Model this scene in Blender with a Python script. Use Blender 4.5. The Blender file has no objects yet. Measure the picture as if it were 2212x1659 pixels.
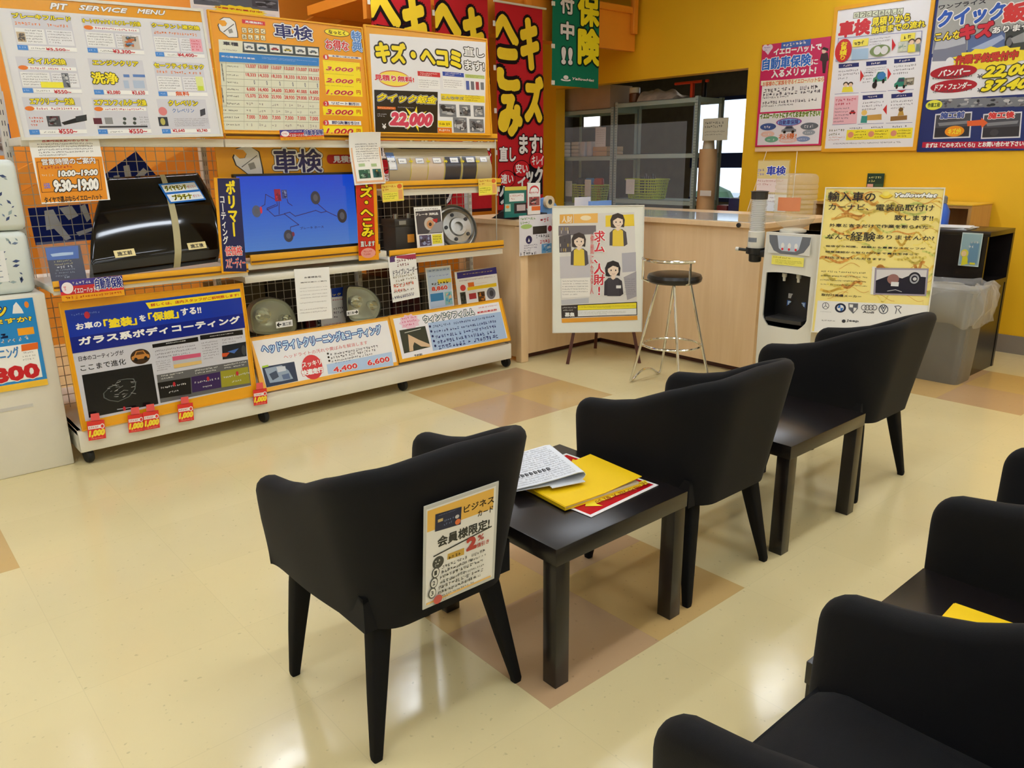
import bpy, bmesh, math, random
from mathutils import Vector, Matrix
random.seed(7)
scene = bpy.context.scene
COL = scene.collection
PI = math.pi
# ------------------------------------------------------------------ camera, world, exposure
FPX, YAW, PITCH, ROLL, CAMH = 1674.25, math.radians(49.187), math.radians(15.978), math.radians(-0.592), 1.3772
PW, PH = 2212.0, 1659.0
fw = Vector((math.cos(PITCH)*math.cos(YAW), math.cos(PITCH)*math.sin(YAW), -math.sin(PITCH)))
rt0 = Vector((math.sin(YAW), -math.cos(YAW), 0.0))
up0 = rt0.cross(fw)
rt = math.cos(ROLL)*rt0 + math.sin(ROLL)*up0
upv = -math.sin(ROLL)*rt0 + math.cos(ROLL)*up0
CAM = Vector((0, 0, CAMH))
cd = bpy.data.cameras.new('camera'); cam = bpy.data.objects.new('camera', cd); COL.objects.link(cam)
cd.sensor_width = 36.0; cd.sensor_fit = 'HORIZONTAL'; cd.lens = FPX/PW*36.0
cd.clip_start = 0.05; cd.clip_end = 200
m = Matrix((( rt.x, upv.x, -fw.x, 0), (rt.y, upv.y, -fw.y, 0), (rt.z, upv.z, -fw.z, CAMH), (0, 0, 0, 1)))
cam.matrix_world = m
scene.camera = cam
world = bpy.data.worlds.new('daylight'); scene.world = world; world.use_nodes = True
wn = world.node_tree.nodes; wl = world.node_tree.links
bg = wn['Background']; bg.inputs['Color'].default_value = (0.72, 0.86, 1.0, 1); bg.inputs['Strength'].default_value = 2.2
scene.view_settings.view_transform = 'Standard'
scene.view_settings.look = 'None'
scene.view_settings.gamma = 1.0
scene.view_settings.use_curve_mapping = False
scene.view_settings.exposure = 0.0
LAMP_POWER = 24.0
scene.cycles.max_bounces = 8; scene.cycles.transparent_max_bounces = 12
scene.cycles.diffuse_bounces = 4; scene.cycles.glossy_bounces = 4; scene.cycles.transmission_bounces = 8
scene.cycles.caustics_reflective = False; scene.cycles.caustics_refractive = False
scene.cycles.sample_clamp_indirect = 4.0

def ray(px, py):
    return fw + rt*((px-PW/2)/FPX) - upv*((py-PH/2)/FPX)
def at_x(px, py, x): d = ray(px, py); return CAM + d*(x/d.x)
def at_y(px, py, y): d = ray(px, py); return CAM + d*(y/d.y)
def at_z(px, py, z=0.0): d = ray(px, py); return CAM + d*((z-CAMH)/d.z)

# ------------------------------------------------------------------ materials
def lin(c):
    r = []
    for v in c[:3]:
        v /= 255.0
        r.append(v/12.92 if v <= 0.04045 else ((v+0.055)/1.055)**2.4)
    return tuple(r)
def new_mat(name):
    mt = bpy.data.materials.new(name); mt.use_nodes = True
    return mt, mt.node_tree.nodes, mt.node_tree.links, mt.node_tree.nodes['Principled BSDF']
def mat(name, rgb, rough=0.5, metal=0.0, vary=0.0, vscale=8.0, bump=0.0, bscale=200.0, coat=0.0, sheen=0.0, spec=0.5):
    mt, n, l, p = new_mat(name)
    c = lin(rgb)
    p.inputs['Base Color'].default_value = (*c, 1)
    p.inputs['Roughness'].default_value = rough; p.inputs['Metallic'].default_value = metal
    p.inputs['Coat Weight'].default_value = coat; p.inputs['Coat Roughness'].default_value = 0.05
    p.inputs['Sheen Weight'].default_value = sheen; p.inputs['Specular IOR Level'].default_value = spec
    if vary or bump:
        tc = n.new('ShaderNodeTexCoord')
    if vary:
        nz = n.new('ShaderNodeTexNoise'); nz.inputs['Scale'].default_value = vscale; nz.inputs['Detail'].default_value = 4
        l.new(tc.outputs['Object'], nz.inputs['Vector'])
        mr = n.new('ShaderNodeMapRange'); mr.inputs['From Min'].default_value = .3; mr.inputs['From Max'].default_value = .7
        mr.inputs['To Min'].default_value = 1-vary; mr.inputs['To Max'].default_value = 1+vary
        l.new(nz.outputs['Fac'], mr.inputs['Value'])
        mx = n.new('ShaderNodeVectorMath'); mx.operation = 'SCALE'; mx.inputs[0].default_value = c
        l.new(mr.outputs['Result'], mx.inputs['Scale']); l.new(mx.outputs['Vector'], p.inputs['Base Color'])
    if bump:
        nb = n.new('ShaderNodeTexNoise'); nb.inputs['Scale'].default_value = bscale; nb.inputs['Detail'].default_value = 2
        l.new(tc.outputs['Object'], nb.inputs['Vector'])
        b = n.new('ShaderNodeBump'); b.inputs['Strength'].default_value = bump; b.inputs['Distance'].default_value = 0.002
        l.new(nb.outputs['Fac'], b.inputs['Height']); l.new(b.outputs['Normal'], p.inputs['Normal'])
    return mt
def wood_mat(name, a, b, rough=0.4, scale=(9, 9, .7)):
    mt, n, l, p = new_mat(name)
    tc = n.new('ShaderNodeTexCoord'); mp = n.new('ShaderNodeMapping'); mp.inputs['Scale'].default_value = scale
    nz = n.new('ShaderNodeTexNoise'); nz.inputs['Scale'].default_value = 3.0; nz.inputs['Detail'].default_value = 6; nz.inputs['Distortion'].default_value = .6
    cr = n.new('ShaderNodeMix'); cr.data_type = 'RGBA'
    cr.inputs['A'].default_value = (*lin(a), 1); cr.inputs['B'].default_value = (*lin(b), 1)
    l.new(tc.outputs['Object'], mp.inputs['Vector']); l.new(mp.outputs['Vector'], nz.inputs['Vector'])
    l.new(nz.outputs['Fac'], cr.inputs['Factor']); l.new(cr.outputs['Result'], p.inputs['Base Color'])
    p.inputs['Roughness'].default_value = rough
    return mt
def ink_mat(name, rough=0.45, spec=0.5, coat=0.0, bump=0.0, translucent=0.0):
    mt, n, l, p = new_mat(name)
    at = n.new('ShaderNodeAttribute'); at.attribute_name = 'ink'
    l.new(at.outputs['Color'], p.inputs['Base Color'])
    p.inputs['Roughness'].default_value = rough; p.inputs['Specular IOR Level'].default_value = spec
    p.inputs['Coat Weight'].default_value = coat; p.inputs['Coat Roughness'].default_value = .08
    if bump:
        tc = n.new('ShaderNodeTexCoord'); nb = n.new('ShaderNodeTexNoise'); nb.inputs['Scale'].default_value = 9
        l.new(tc.outputs['Object'], nb.inputs['Vector'])
        b = n.new('ShaderNodeBump'); b.inputs['Strength'].default_value = bump; b.inputs['Distance'].default_value = 0.02
        l.new(nb.outputs['Fac'], b.inputs['Height']); l.new(b.outputs['Normal'], p.inputs['Normal'])
    return mt
def clear_mat(name, tint=(255, 255, 255), alpha=0.12, rough=0.05):
    # thin clear sheet: mostly transparent with a glossy reflection
    mt, n, l, p = new_mat(name)
    tr = n.new('ShaderNodeBsdfTransparent'); tr.inputs['Color'].default_value = (*lin(tint), 1)
    mx = n.new('ShaderNodeMixShader'); mx.inputs['Fac'].default_value = alpha
    p.inputs['Base Color'].default_value = (*lin(tint), 1); p.inputs['Roughness'].default_value = rough
    l.new(tr.outputs['BSDF'], mx.inputs[1]); l.new(p.outputs['BSDF'], mx.inputs[2])
    l.new(mx.outputs['Shader'], n['Material Output'].inputs['Surface'])
    return mt
def glass_mat(name, tint=(255, 255, 255), rough=0.02, ior=1.45):
    mt, n, l, p = new_mat(name)
    p.inputs['Base Color'].default_value = (*lin(tint), 1); p.inputs['Transmission Weight'].default_value = 1
    p.inputs['Roughness'].default_value = rough; p.inputs['IOR'].default_value = ior
    return mt
def emit_mat(name, rgb, strength):
    mt, n, l, p = new_mat(name)
    p.inputs['Base Color'].default_value = (*lin(rgb), 1)
    p.inputs['Emission Color'].default_value = (*lin(rgb), 1); p.inputs['Emission Strength'].default_value = strength
    return mt

M = {}
M['paper'] = ink_mat('printed_paper', .5, .35)
M['gloss'] = ink_mat('laminated_print', .22, .5)
M['cloth'] = ink_mat('printed_cloth', .85, .15, bump=.35)
M['fabric'] = mat('chair_fabric', (12, 12, 15), .78, bump=.25, bscale=700, sheen=.04, spec=.2)
M['legcloth'] = mat('chair_leg_cover', (13, 13, 14), .8, bump=.2, bscale=700, spec=.2)
M['blackwood'] = mat('black_brown_laminate', (26, 22, 22), .27, vary=.12, vscale=14, spec=.5)
M['yellow_wall'] = mat('yellow_wall_paint', (240, 188, 22), .6, vary=.02, vscale=2)
M['orange'] = mat('orange_paint', (236, 150, 42), .5, vary=.04, vscale=3)
M['brown'] = mat('brown_panel', (88, 54, 24), .6)
M['white_steel'] = mat('off_white_steel', (232, 228, 214), .4, vary=.02)
M['white_plastic'] = mat('white_plastic', (226, 223, 212), .35)
M['white_wall'] = mat('white_wall_paint', (235, 232, 222), .7)
M['rail'] = mat('yellow_orange_rail', (238, 172, 32), .35)
M['railshadow'] = mat('rail_groove_shade', (96, 60, 18), .6)
M['wire'] = mat('zinc_wire', (196, 192, 180), .4, .3)
M['rubber'] = mat('black_rubber', (20, 20, 20), .6)
M['black'] = mat('black_plastic', (14, 14, 15), .4)
M['darkgrey'] = mat('dark_grey_plastic', (50, 48, 46), .45)
M['grey'] = mat('grey_plastic', (116, 114, 108), .5, vary=.03)
M['chrome'] = mat('chrome', (225, 225, 222), .12, 1.0)
M['steel'] = mat('brushed_steel', (168, 168, 164), .35, 1.0, vary=.1, vscale=30)
M['shelfgrey'] = mat('grey_green_steel', (158, 178, 172), .45)
M['maple'] = wood_mat('maple_laminate', (242, 212, 170), (226, 190, 144), .35)
M['redwood'] = wood_mat('dark_red_wood', (96, 48, 34), (64, 30, 22), .4)
M['baseboard'] = mat('grey_vinyl_baseboard', (138, 128, 118), .5)
M['bonnet'] = mat('black_car_paint', (4, 4, 5), .10, coat=.25, spec=.35)
M['lime'] = mat('lime_plastic', (176, 190, 50), .45)
M['card'] = mat('cardboard', (196, 158, 112), .7, vary=.05)
M['red'] = mat('red_plastic', (214, 66, 32), .4)
M['bluep'] = mat('blue_plastic', (92, 148, 214), .4)
M['clear'] = clear_mat('clear_acrylic', (250, 252, 255), .045)
M['film'] = clear_mat('clear_film', (250, 250, 248), .22, .2)
M['lens'] = clear_mat('headlight_lens', (240, 242, 230), .07, .03)
M['silver'] = mat('silver_reflector', (232, 232, 222), .28, .55)
M['water'] = clear_mat('clear_bottle', (248, 246, 238), .18, .06)
M['lamp'] = emit_mat('lamp_diffuser', (236, 244, 255), LAMP_POWER)
M['lampframe'] = mat('lamp_frame', (235, 235, 232), .4)

# ------------------------------------------------------------------ objects
def tag(o, label=None, cat=None, group=None, kind=None):
    if label: o['label'] = label
    if cat: o['category'] = cat
    if group: o['group'] = group
    if kind: o['kind'] = kind
    return o
def thing(name, label, cat, loc=(0, 0, 0), group=None, rz=0.0):
    o = bpy.data.objects.new(name, None); COL.objects.link(o); o.location = loc; o.rotation_euler = (0, 0, rz)
    o.empty_display_size = .1
    return tag(o, label, cat, group)
def wloc(o):
    v = Vector((0, 0, 0))
    while o is not None: v += Vector(o.location); o = o.parent
    return v

class MB:
    """collects shapes (world coordinates) for ONE mesh object"""
    def __init__(s): s.v = []; s.f = []; s.m = []; s.c = []
    def add(s, vs, fs, mi=0, c=None):
        b = len(s.v); s.v += [Vector(v) for v in vs]
        for f in fs: s.f.append([i+b for i in f]); s.m.append(mi); s.c.append(c)
        return s
    def box(s, a, b, bev=0.0, mi=0, c=None, seg=2, M4=None):
        a = Vector(a); b = Vector(b)
        bm = bmesh.new(); bmesh.ops.create_cube(bm, size=1.0)
        for v in bm.verts: v.co = Vector(((a[i]+b[i])/2 + v.co[i]*(b[i]-a[i]) for i in range(3)))
        if bev: bmesh.ops.bevel(bm, geom=bm.edges[:], offset=bev, segments=seg, affect='EDGES', profile=.5)
        if M4 is not None: bm.transform(M4)
        bm.verts.index_update()
        s.add([v.co.copy() for v in bm.verts], [[v.index for v in f.verts] for f in bm.faces], mi, c); bm.free(); return s
    def loft(s, rings, closed=True, cap=True, mi=0, c=None):
        n = len(rings[0]); b = len(s.v)
        for r in rings: s.v += [Vector(p) for p in r]
        def F(f): s.f.append(f); s.m.append(mi); s.c.append(c)
        for i in range(len(rings)-1):
            for j in range(n if closed else n-1):
                k = (j+1) % n; F([b+i*n+j, b+i*n+k, b+(i+1)*n+k, b+(i+1)*n+j])
        if cap and closed:
            F([b+j for j in range(n)][::-1]); F([b+(len(rings)-1)*n+j for j in range(n)])
        return s
    def tube(s, pts, r, n=8, mi=0, c=None, closed=False):
        pts = [Vector(p) for p in pts]; rs = r if isinstance(r, (list, tuple)) else [r]*len(pts)
        rings = []; prev = None
        for i, p in enumerate(pts):
            if closed: t = pts[(i+1) % len(pts)] - pts[i-1]
            else: t = pts[min(i+1, len(pts)-1)] - pts[max(i-1, 0)]
            t.normalize()
            if prev is None:
                a = Vector((0, 0, 1)) if abs(t.z) < .9 else Vector((1, 0, 0))
                u = t.cross(a).normalized()
            else: u = (prev - t*prev.dot(t)).normalized()
            prev = u; w = t.cross(u)
            rings.append([p + (u*math.cos(2*PI*j/n) + w*math.sin(2*PI*j/n))*rs[i] for j in range(n)])
        if closed: rings.append(rings[0])
        return s.loft(rings, True, not closed, mi, c)
    def lathe(s, prof, o=(0, 0, 0), ax=(0, 0, 1), n=32, mi=0, c=None, cap=True):
        o = Vector(o); ax = Vector(ax).normalized()
        a = Vector((0, 0, 1)) if abs(ax.z) < .9 else Vector((1, 0, 0))
        u = ax.cross(a).normalized(); w = ax.cross(u)
        return s.loft([[o + ax*h + (u*math.cos(2*PI*j/n) + w*math.sin(2*PI*j/n))*r for j in range(n)] for r, h in prof], True, cap, mi, c)
    def prism(s, pts, d, mi=0, c=None):
        d = Vector(d); return s.loft([[Vector(p) for p in pts], [Vector(p)+d for p in pts]], True, True, mi, c)
    def grid(s, fn, nu, nv, mi=0, c=None, u0=0, u1=1, v0=0, v1=1):
        b = len(s.v)
        for j in range(nv+1):
            for i in range(nu+1): s.v.append(Vector(fn(u0+(u1-u0)*i/nu, v0+(v1-v0)*j/nv)))
        for j in range(nv):
            for i in range(nu):
                k = b+j*(nu+1)+i; s.f.append([k, k+1, k+nu+2, k+nu+1]); s.m.append(mi); s.c.append(c)
        return s
    def build(s, name, mats, parent=None, loc=None, smooth=True, angle=35, recalc=True):
        if not isinstance(mats, (list, tuple)): mats = [mats]
        me = bpy.data.meshes.new(name); o = bpy.data.objects.new(name, me); COL.objects.link(o)
        if parent is not None:
            o.parent = parent; off = wloc(parent)
            if loc is not None: o.location = Vector(loc) - off; off = Vector(loc)
        else:
            if loc is None:
                xs = [v.x for v in s.v]; ys = [v.y for v in s.v]; loc = ((min(xs)+max(xs))/2, (min(ys)+max(ys))/2, min(v.z for v in s.v))
            o.location = loc; off = Vector(loc)
        me.from_pydata([tuple(v-off) for v in s.v], [], s.f)
        for x in mats: me.materials.append(M[x] if isinstance(x, str) else x)
        me.polygons.foreach_set('material_index', s.m)
        if any(c is not None for c in s.c):
            at = me.color_attributes.new('ink', 'FLOAT_COLOR', 'CORNER'); d = []
            for p in me.polygons:
                c = s.c[p.index] or (200, 200, 200); q = (*lin(c), 1.0)
                for _ in p.loop_indices: d += q
            at.data.foreach_set('color', d)
        if recalc:
            bm = bmesh.new(); bm.from_mesh(me); bmesh.ops.recalc_face_normals(bm, faces=bm.faces[:]); bm.to_mesh(me); bm.free()
        if smooth:
            me.polygons.foreach_set('use_smooth', [True]*len(me.polygons))
            me.set_sharp_from_angle(angle=math.radians(angle))
        me.update()
        return o
def struct(mb, name, mats, **k):
    return tag(mb.build(name, mats, **k), kind='structure')
def dup(root, loc, label=None, group=None, cat=None, rz=None):
    r = root.copy(); COL.objects.link(r); r.location = loc
    if rz is not None: r.rotation_euler = (0, 0, rz)
    if label: r['label'] = label
    if group: r['group'] = group
    for ch in list(root.children):
        c = ch.copy(); COL.objects.link(c); c.parent = r
        for g in ch.children:
            d = g.copy(); COL.objects.link(d); d.parent = c
    return r

# ------------------------------------------------------------------ lettering and printed boards
_tc = {}
def glyphs(text, vert=False, shear=0.0, off=0.0):
    k = (text, vert, shear, round(off, 4))
    if k in _tc: return _tc[k]
    cu = bpy.data.curves.new('lettering', 'FONT'); cu.resolution_u = 2; cu.shear = shear; cu.offset = off
    cu.body = '\n'.join(text) if vert else text
    if vert: cu.align_x = 'CENTER'; cu.space_line = .95
    o = bpy.data.objects.new('lettering', cu); COL.objects.link(o)
    me = bpy.data.meshes.new_from_object(o.evaluated_get(bpy.context.evaluated_depsgraph_get()))
    vs = [(v.co.x, v.co.y) for v in me.vertices]; fs = [list(p.vertices) for p in me.polygons]
    bpy.data.objects.remove(o); bpy.data.curves.remove(cu); bpy.data.meshes.remove(me)
    _tc[k] = (vs, fs); return vs, fs

class Board:
    """a printed sheet or board: a slab of its own size and place, printing stays in its mesh.
       C: its corners in the photograph (TL, TR, BR, BL); pl: the plane it stands in"""
    def __init__(s, C, pl, rot=False):
        ex = None
        if pl[0] == 'y':
            yb, yt = pl[1], pl[2] if len(pl) > 2 else pl[1]
            zb = (at_y(*C[3], yb).z + at_y(*C[2], yb).z)/2; zt = (at_y(*C[0], yt).z + at_y(*C[1], yt).z)/2
            p0 = Vector((0, yb, zb)); ex = Vector((1, 0, 0)); ey = Vector((0, yt-yb, zt-zb)).normalized()
        elif pl[0] == 'x':
            xb, xt = pl[1], pl[2] if len(pl) > 2 else pl[1]
            zb = (at_x(*C[3], xb).z + at_x(*C[2], xb).z)/2; zt = (at_x(*C[0], xt).z + at_x(*C[1], xt).z)/2
            p0 = Vector((xb, 0, zb)); ex = Vector((0, -1, 0)); ey = Vector((xt-xb, 0, zt-zb)).normalized()
        elif pl[0] == 'z':
            p0 = Vector((0, 0, pl[1])); ex = Vector((1, 0, 0)); ey = Vector((0, 1, 0))
        else:
            p0, ex, ey = Vector(pl[1]), Vector(pl[2]).normalized(), Vector(pl[3]).normalized()
        s.p0, s.ex, s.ey = p0, ex, ey; s.en = ex.cross(ey)
        q = [s.hit(*c) for c in C]
        if rot:
            t = Vector((q[1][0]-q[0][0]+q[2][0]-q[3][0], q[1][1]-q[0][1]+q[2][1]-q[3][1])).normalized()
            s.ex, s.ey = ex*t.x+ey*t.y, ey*t.x-ex*t.y
            q = [s.hit(*c) for c in C]
        u0 = (q[0][0]+q[3][0])/2; u1 = (q[1][0]+q[2][0])/2; v0 = (q[2][1]+q[3][1])/2; v1 = (q[0][1]+q[1][1])/2
        s.p0 = s.p0 + s.ex*u0 + s.ey*v0; s.w = u1-u0; s.h = v1-v0
        s.el = []; s.vx, s.vy, s.vs = 0, 0, 1.0
    def hit(s, px, py):
        d = ray(px, py); t = (s.p0-CAM).dot(s.en)/d.dot(s.en); p = CAM+d*t-s.p0
        return (p.dot(s.ex), p.dot(s.ey))
    def view(s, x, y, sc): s.vx, s.vy, s.vs = x, y, sc; return s
    def uv(s, x, y): return s.hit(s.vx+x/s.vs, s.vy+y/s.vs)
    def cl(s, p): return (min(max(p[0], 0), s.w), min(max(p[1], 0), s.h))
    def _put(s, vs, fs, c):
        vs = [s.cl(v)+tuple(v[2:]) for v in vs]
        bb = (min(v[0] for v in vs), min(v[1] for v in vs), max(v[0] for v in vs), max(v[1] for v in vs))
        if bb[2]-bb[0] < 1e-5 or bb[3]-bb[1] < 1e-5: return
        L = 0
        for e in s.el:
            b = e[3]
            if b[0] < bb[2] and bb[0] < b[2] and b[1] < bb[3] and bb[1] < b[3]: L = max(L, e[4]+1)
        s.el.append((vs, fs, c, bb, L))
    def rect(s, x0, y0, x1, y1):
        a = s.uv(x0, y0); b = s.uv(x1, y1)
        return (min(a[0], b[0]), min(a[1], b[1]), max(a[0], b[0]), max(a[1], b[1]))
    def R(s, c, x0, y0, x1, y1): return s.U(c, s.rect(x0, y0, x1, y1))
    def U(s, c, r):
        s._put([(r[0], r[1]), (r[2], r[1]), (r[2], r[3]), (r[0], r[3])], [[0, 1, 2, 3]], c); return s
    def F(s, c, a, b, d, e):      # fractions of the board: left, top, right, bottom
        return s.U(c, (a*s.w, (1-e)*s.h, d*s.w, (1-b)*s.h))
    def sub(s, r, a, b, d, e):    # fractions of a rectangle
        w, h = r[2]-r[0], r[3]-r[1]
        return (r[0]+a*w, r[3]-e*h, r[0]+d*w, r[3]-b*h)
    def Q(s, c, *pts):
        s._put([s.uv(*p) for p in pts], [list(range(len(pts)))], c); return s
    def E(s, c, x0, y0, x1, y1, n=28): return s.EU(c, s.rect(x0, y0, x1, y1), n)
    def EU(s, c, r, n=28):
        cx, cy, a, b = (r[0]+r[2])/2, (r[1]+r[3])/2, (r[2]-r[0])/2, (r[3]-r[1])/2
        s._put([(cx+a*math.cos(2*PI*i/n), cy+b*math.sin(2*PI*i/n)) for i in range(n)], [list(range(n))], c); return s
    def star(s, c, x0, y0, x1, y1, n=12, k=.75):
        r = s.rect(x0, y0, x1, y1); cx, cy, a, b = (r[0]+r[2])/2, (r[1]+r[3])/2, (r[2]-r[0])/2, (r[3]-r[1])/2
        vs = [(cx, cy)]
        for i in range(2*n):
            q = 1 if i % 2 == 0 else k; vs.append((cx+a*q*math.cos(PI*i/n), cy+b*q*math.sin(PI*i/n)))
        s._put(vs, [[0, i+1, (i+1) % (2*n)+1] for i in range(2*n)], c); return s
    def T(s, text, c, x0, y0, x1, y1, **k): return s.TU(text, c, s.rect(x0, y0, x1, y1), **k)
    def T4(s, text, c, tl, tr, br, bl, **k):   # lettering given by its four corners
        q = [s.uv(*p) for p in (tl, tr, br, bl)]
        return s.TU(text, c, ((q[0][0]+q[3][0])/2, (q[2][1]+q[3][1])/2, (q[1][0]+q[2][0])/2, (q[0][1]+q[1][1])/2), **k)
    def TU(s, text, c, r, bold=.02, oc=None, ow=.06, oc2=None, ow2=.1, vert=False, sh=0.0):
        vs, fs = glyphs(text, vert, sh)
        if not vs: return s
        x0 = min(v[0] for v in vs); x1 = max(v[0] for v in vs); y0 = min(v[1] for v in vs); y1 = max(v[1] for v in vs)
        sx = (r[2]-r[0])/max(x1-x0, 1e-6); sy = (r[3]-r[1])/max(y1-y0, 1e-6)
        pts = [(r[0]+(v[0]-x0)*sx, r[1]+(v[1]-y0)*sy) for v in vs]; em = min(math.sqrt(sx*sy), 1.25*min(sx, sy))
        def lay(col, rad, n):
            V = []; K = []
            for i in range(n):
                a = 2*PI*i/n; dx, dy = rad*em*math.cos(a), rad*em*math.sin(a); b0 = len(V)
                V += [(x+dx, y+dy, i*5e-5) for x, y in pts]; K += [[j+b0 for j in f] for f in fs]
            s._put(V, K, col)
        def fat(col, rad):           # heavier letters: the same strokes laid down in a ring of small shifts
            if rad < .001: return s._put(pts, fs, col)
            lay(col, rad, 5 if rad < .03 else (9 if rad < .06 else 16))
        if oc2 is not None: fat(oc2, bold+ow2)
        if oc is not None: fat(oc, bold+ow)
        fat(c, bold)
        return s
    def L(s, c, x0, y0, x1, y1, rows=3, fill=.55, word=(3, 9), seed=None):
        return s.LU(c, s.rect(x0, y0, x1, y1), rows, fill, word, seed)
    def LU(s, c, r, rows=3, fill=.55, word=(3, 9), seed=None):
        # lines too fine to be read: a row of small strokes
        rng = random.Random(seed if seed is not None else len(s.el)*13+rows)
        ch = (r[3]-r[1])/rows; vs = []; fs = []
        for i in range(rows):
            y1 = r[3]-ch*i-ch*.14; y0 = y1-ch*fill; x = r[0]; end = r[2] if i < rows-1 or rows == 1 else r[0]+(r[2]-r[0])*rng.uniform(.5, .95)
            cw = ch*fill*.95
            while x + cw < end:
                if rng.random() < .1: x += cw*.6; continue
                for _ in range(rng.choice((3, 3, 4))):
                    if rng.random() < .55: a = rng.uniform(0, .3); d = rng.uniform(.5, .85); b2 = rng.uniform(0, .8); e = b2+.17
                    else: a = rng.uniform(.05, .7); d = a+.15; b2 = rng.uniform(0, .35); e = rng.uniform(.6, 1)
                    if d-a <= 0: continue
                    n = len(vs); vs += [(x+a*cw, y0+b2*(y1-y0)), (x+d*cw, y0+b2*(y1-y0)), (x+d*cw, y0+e*(y1-y0)), (x+a*cw, y0+e*(y1-y0))]
                    fs.append([n, n+1, n+2, n+3])
                x += cw
        if vs: s._put(vs, fs, c)
        return s
    def line(s, c, pts, w, closed=False):
        P = [Vector(s.uv(*p)) for p in pts]
        if closed: P.append(P[0])
        vs = []; fs = []
        for a, b in zip(P[:-1], P[1:]):
            d = (b-a)
            if d.length < 1e-6: continue
            d.normalize(); nn = Vector((-d.y, d.x))*w/2; d = d*w/2; n = len(vs)
            vs += [tuple(a-d-nn), tuple(b+d-nn), tuple(b+d+nn), tuple(a-d+nn)]; fs.append([n, n+1, n+2, n+3])
        if vs: s._put(vs, fs, c)
        return s
    def P(s, cols, x0, y0, x1, y1, nx=8, ny=6, seed=1): return s.PU(cols, s.rect(x0, y0, x1, y1), nx, ny, seed)
    def PU(s, cols, r, nx=8, ny=6, seed=1):
        # a small photograph: soft patches of its own colours
        rng = random.Random(seed); s.U(cols[0], r); w, h = r[2]-r[0], r[3]-r[1]
        for i in range(nx*ny//3):
            c = rng.choice(cols[1:] or cols); a, b = rng.uniform(.06, .3)*w, rng.uniform(.05, .22)*h
            x, y = r[0]+a+rng.random()*(w-2*a), r[1]+b+rng.random()*(h-2*b)
            k = rng.randint(5, 9); vs = [(x+a*rng.uniform(.6, 1)*math.cos(2*PI*j/k), y+b*rng.uniform(.6, 1)*math.sin(2*PI*j/k)) for j in range(k)]
            s._put(vs, [list(range(k))], c)
        return s
    def car(s, c, x0, y0, x1, y1, glass=(60, 70, 90), tyre=(25, 25, 25)): return s.carU(c, s.rect(x0, y0, x1, y1), glass, tyre)
    def carU(s, c, r, glass=(60, 70, 90), tyre=(25, 25, 25)):
        w, h = r[2]-r[0], r[3]-r[1]; X = lambda p: [(r[0]+a*w, r[1]+b*h) for a, b in p]
        s._put(X([(0, .2), (1, .2), (1, .5), (.85, .62), (.72, 1), (.3, 1), (.16, .62), (0, .5)]), [list(range(8))], c)
        s._put(X([(.24, .64), (.34, .92), (.68, .92), (.76, .64)]), [[0, 1, 2, 3]], glass)
        for a in (.22, .78): s.EU(tyre, (r[0]+(a-.1)*w, r[1], r[0]+(a+.1)*w, r[1]+.4*h), 12)
        return s
    def build(s, name, label=None, cat=None, base=(245, 245, 243), th=.003, mt='paper', group=None, parent=None, bend=None, frame=None, fmat=None, nb=1, quad=None):
        mb = MB(); w, h = s.w, s.h
        def W(u, v, z):
            if bend: z = z + bend(u/w, v/h)
            return s.p0 + s.ex*u + s.ey*v + s.en*z
        nx = ny = 1
        Z0, ZS = (.0015, .0009) if bend else (.0003, .0005)
        if bend: nx = ny = 12
        mb.grid(lambda a, b: W(a*w, b*h, 0), nx, ny, c=base)
        mb.grid(lambda a, b: W(a*w, b*h, -th), nx, ny, c=base)
        rim = [(i/nx*w, 0) for i in range(nx)] + [(w, j/ny*h) for j in range(ny)] + [((1-i/nx)*w, h) for i in range(nx)] + [(0, (1-j/ny)*h) for j in range(ny)]
        mb.loft([[W(u, v, -th) for u, v in rim], [W(u, v, 0) for u, v in rim]], True, False, c=base)
        for vs, fs, c, bb, L in s.el:
            if bend and len(vs) == 4 and len(fs) == 1 and (bb[3]-bb[1] > .02 or bb[2]-bb[0] > .02):
                q = [Vector(v) for v in vs]
                mb.grid(lambda a, b: W(*((q[0]*(1-a)+q[1]*a)*(1-b)+(q[3]*(1-a)+q[2]*a)*b), Z0+ZS*L), 8, 8, c=c)
            else:
                mb.add([W(v[0], v[1], Z0+ZS*L+(v[2] if len(v) > 2 else 0)) for v in vs], fs, c=c)
        pos = W(w/2, 0, 0)
        o = mb.build(name, mt, parent, loc=None if parent is not None else pos, smooth=bool(bend), recalc=False)
        s.obj = o
        if label: tag(o, label, cat, group)
        if frame:
            fb = MB(); t = frame; z0, z1 = -th-.004, .006
            for a, b, c2, d in ((-t, -t, w+t, 0), (-t, h, w+t, h+t), (-t, 0, 0, h), (w, 0, w+t, h)):
                ps = [W(a, b, z0), W(c2, b, z0), W(c2, d, z0), W(a, d, z0)]
                fb.prism(ps, s.en*(z1-z0))
            fb.build('frame', fmat or 'rail', o, smooth=False)
        return o
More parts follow.
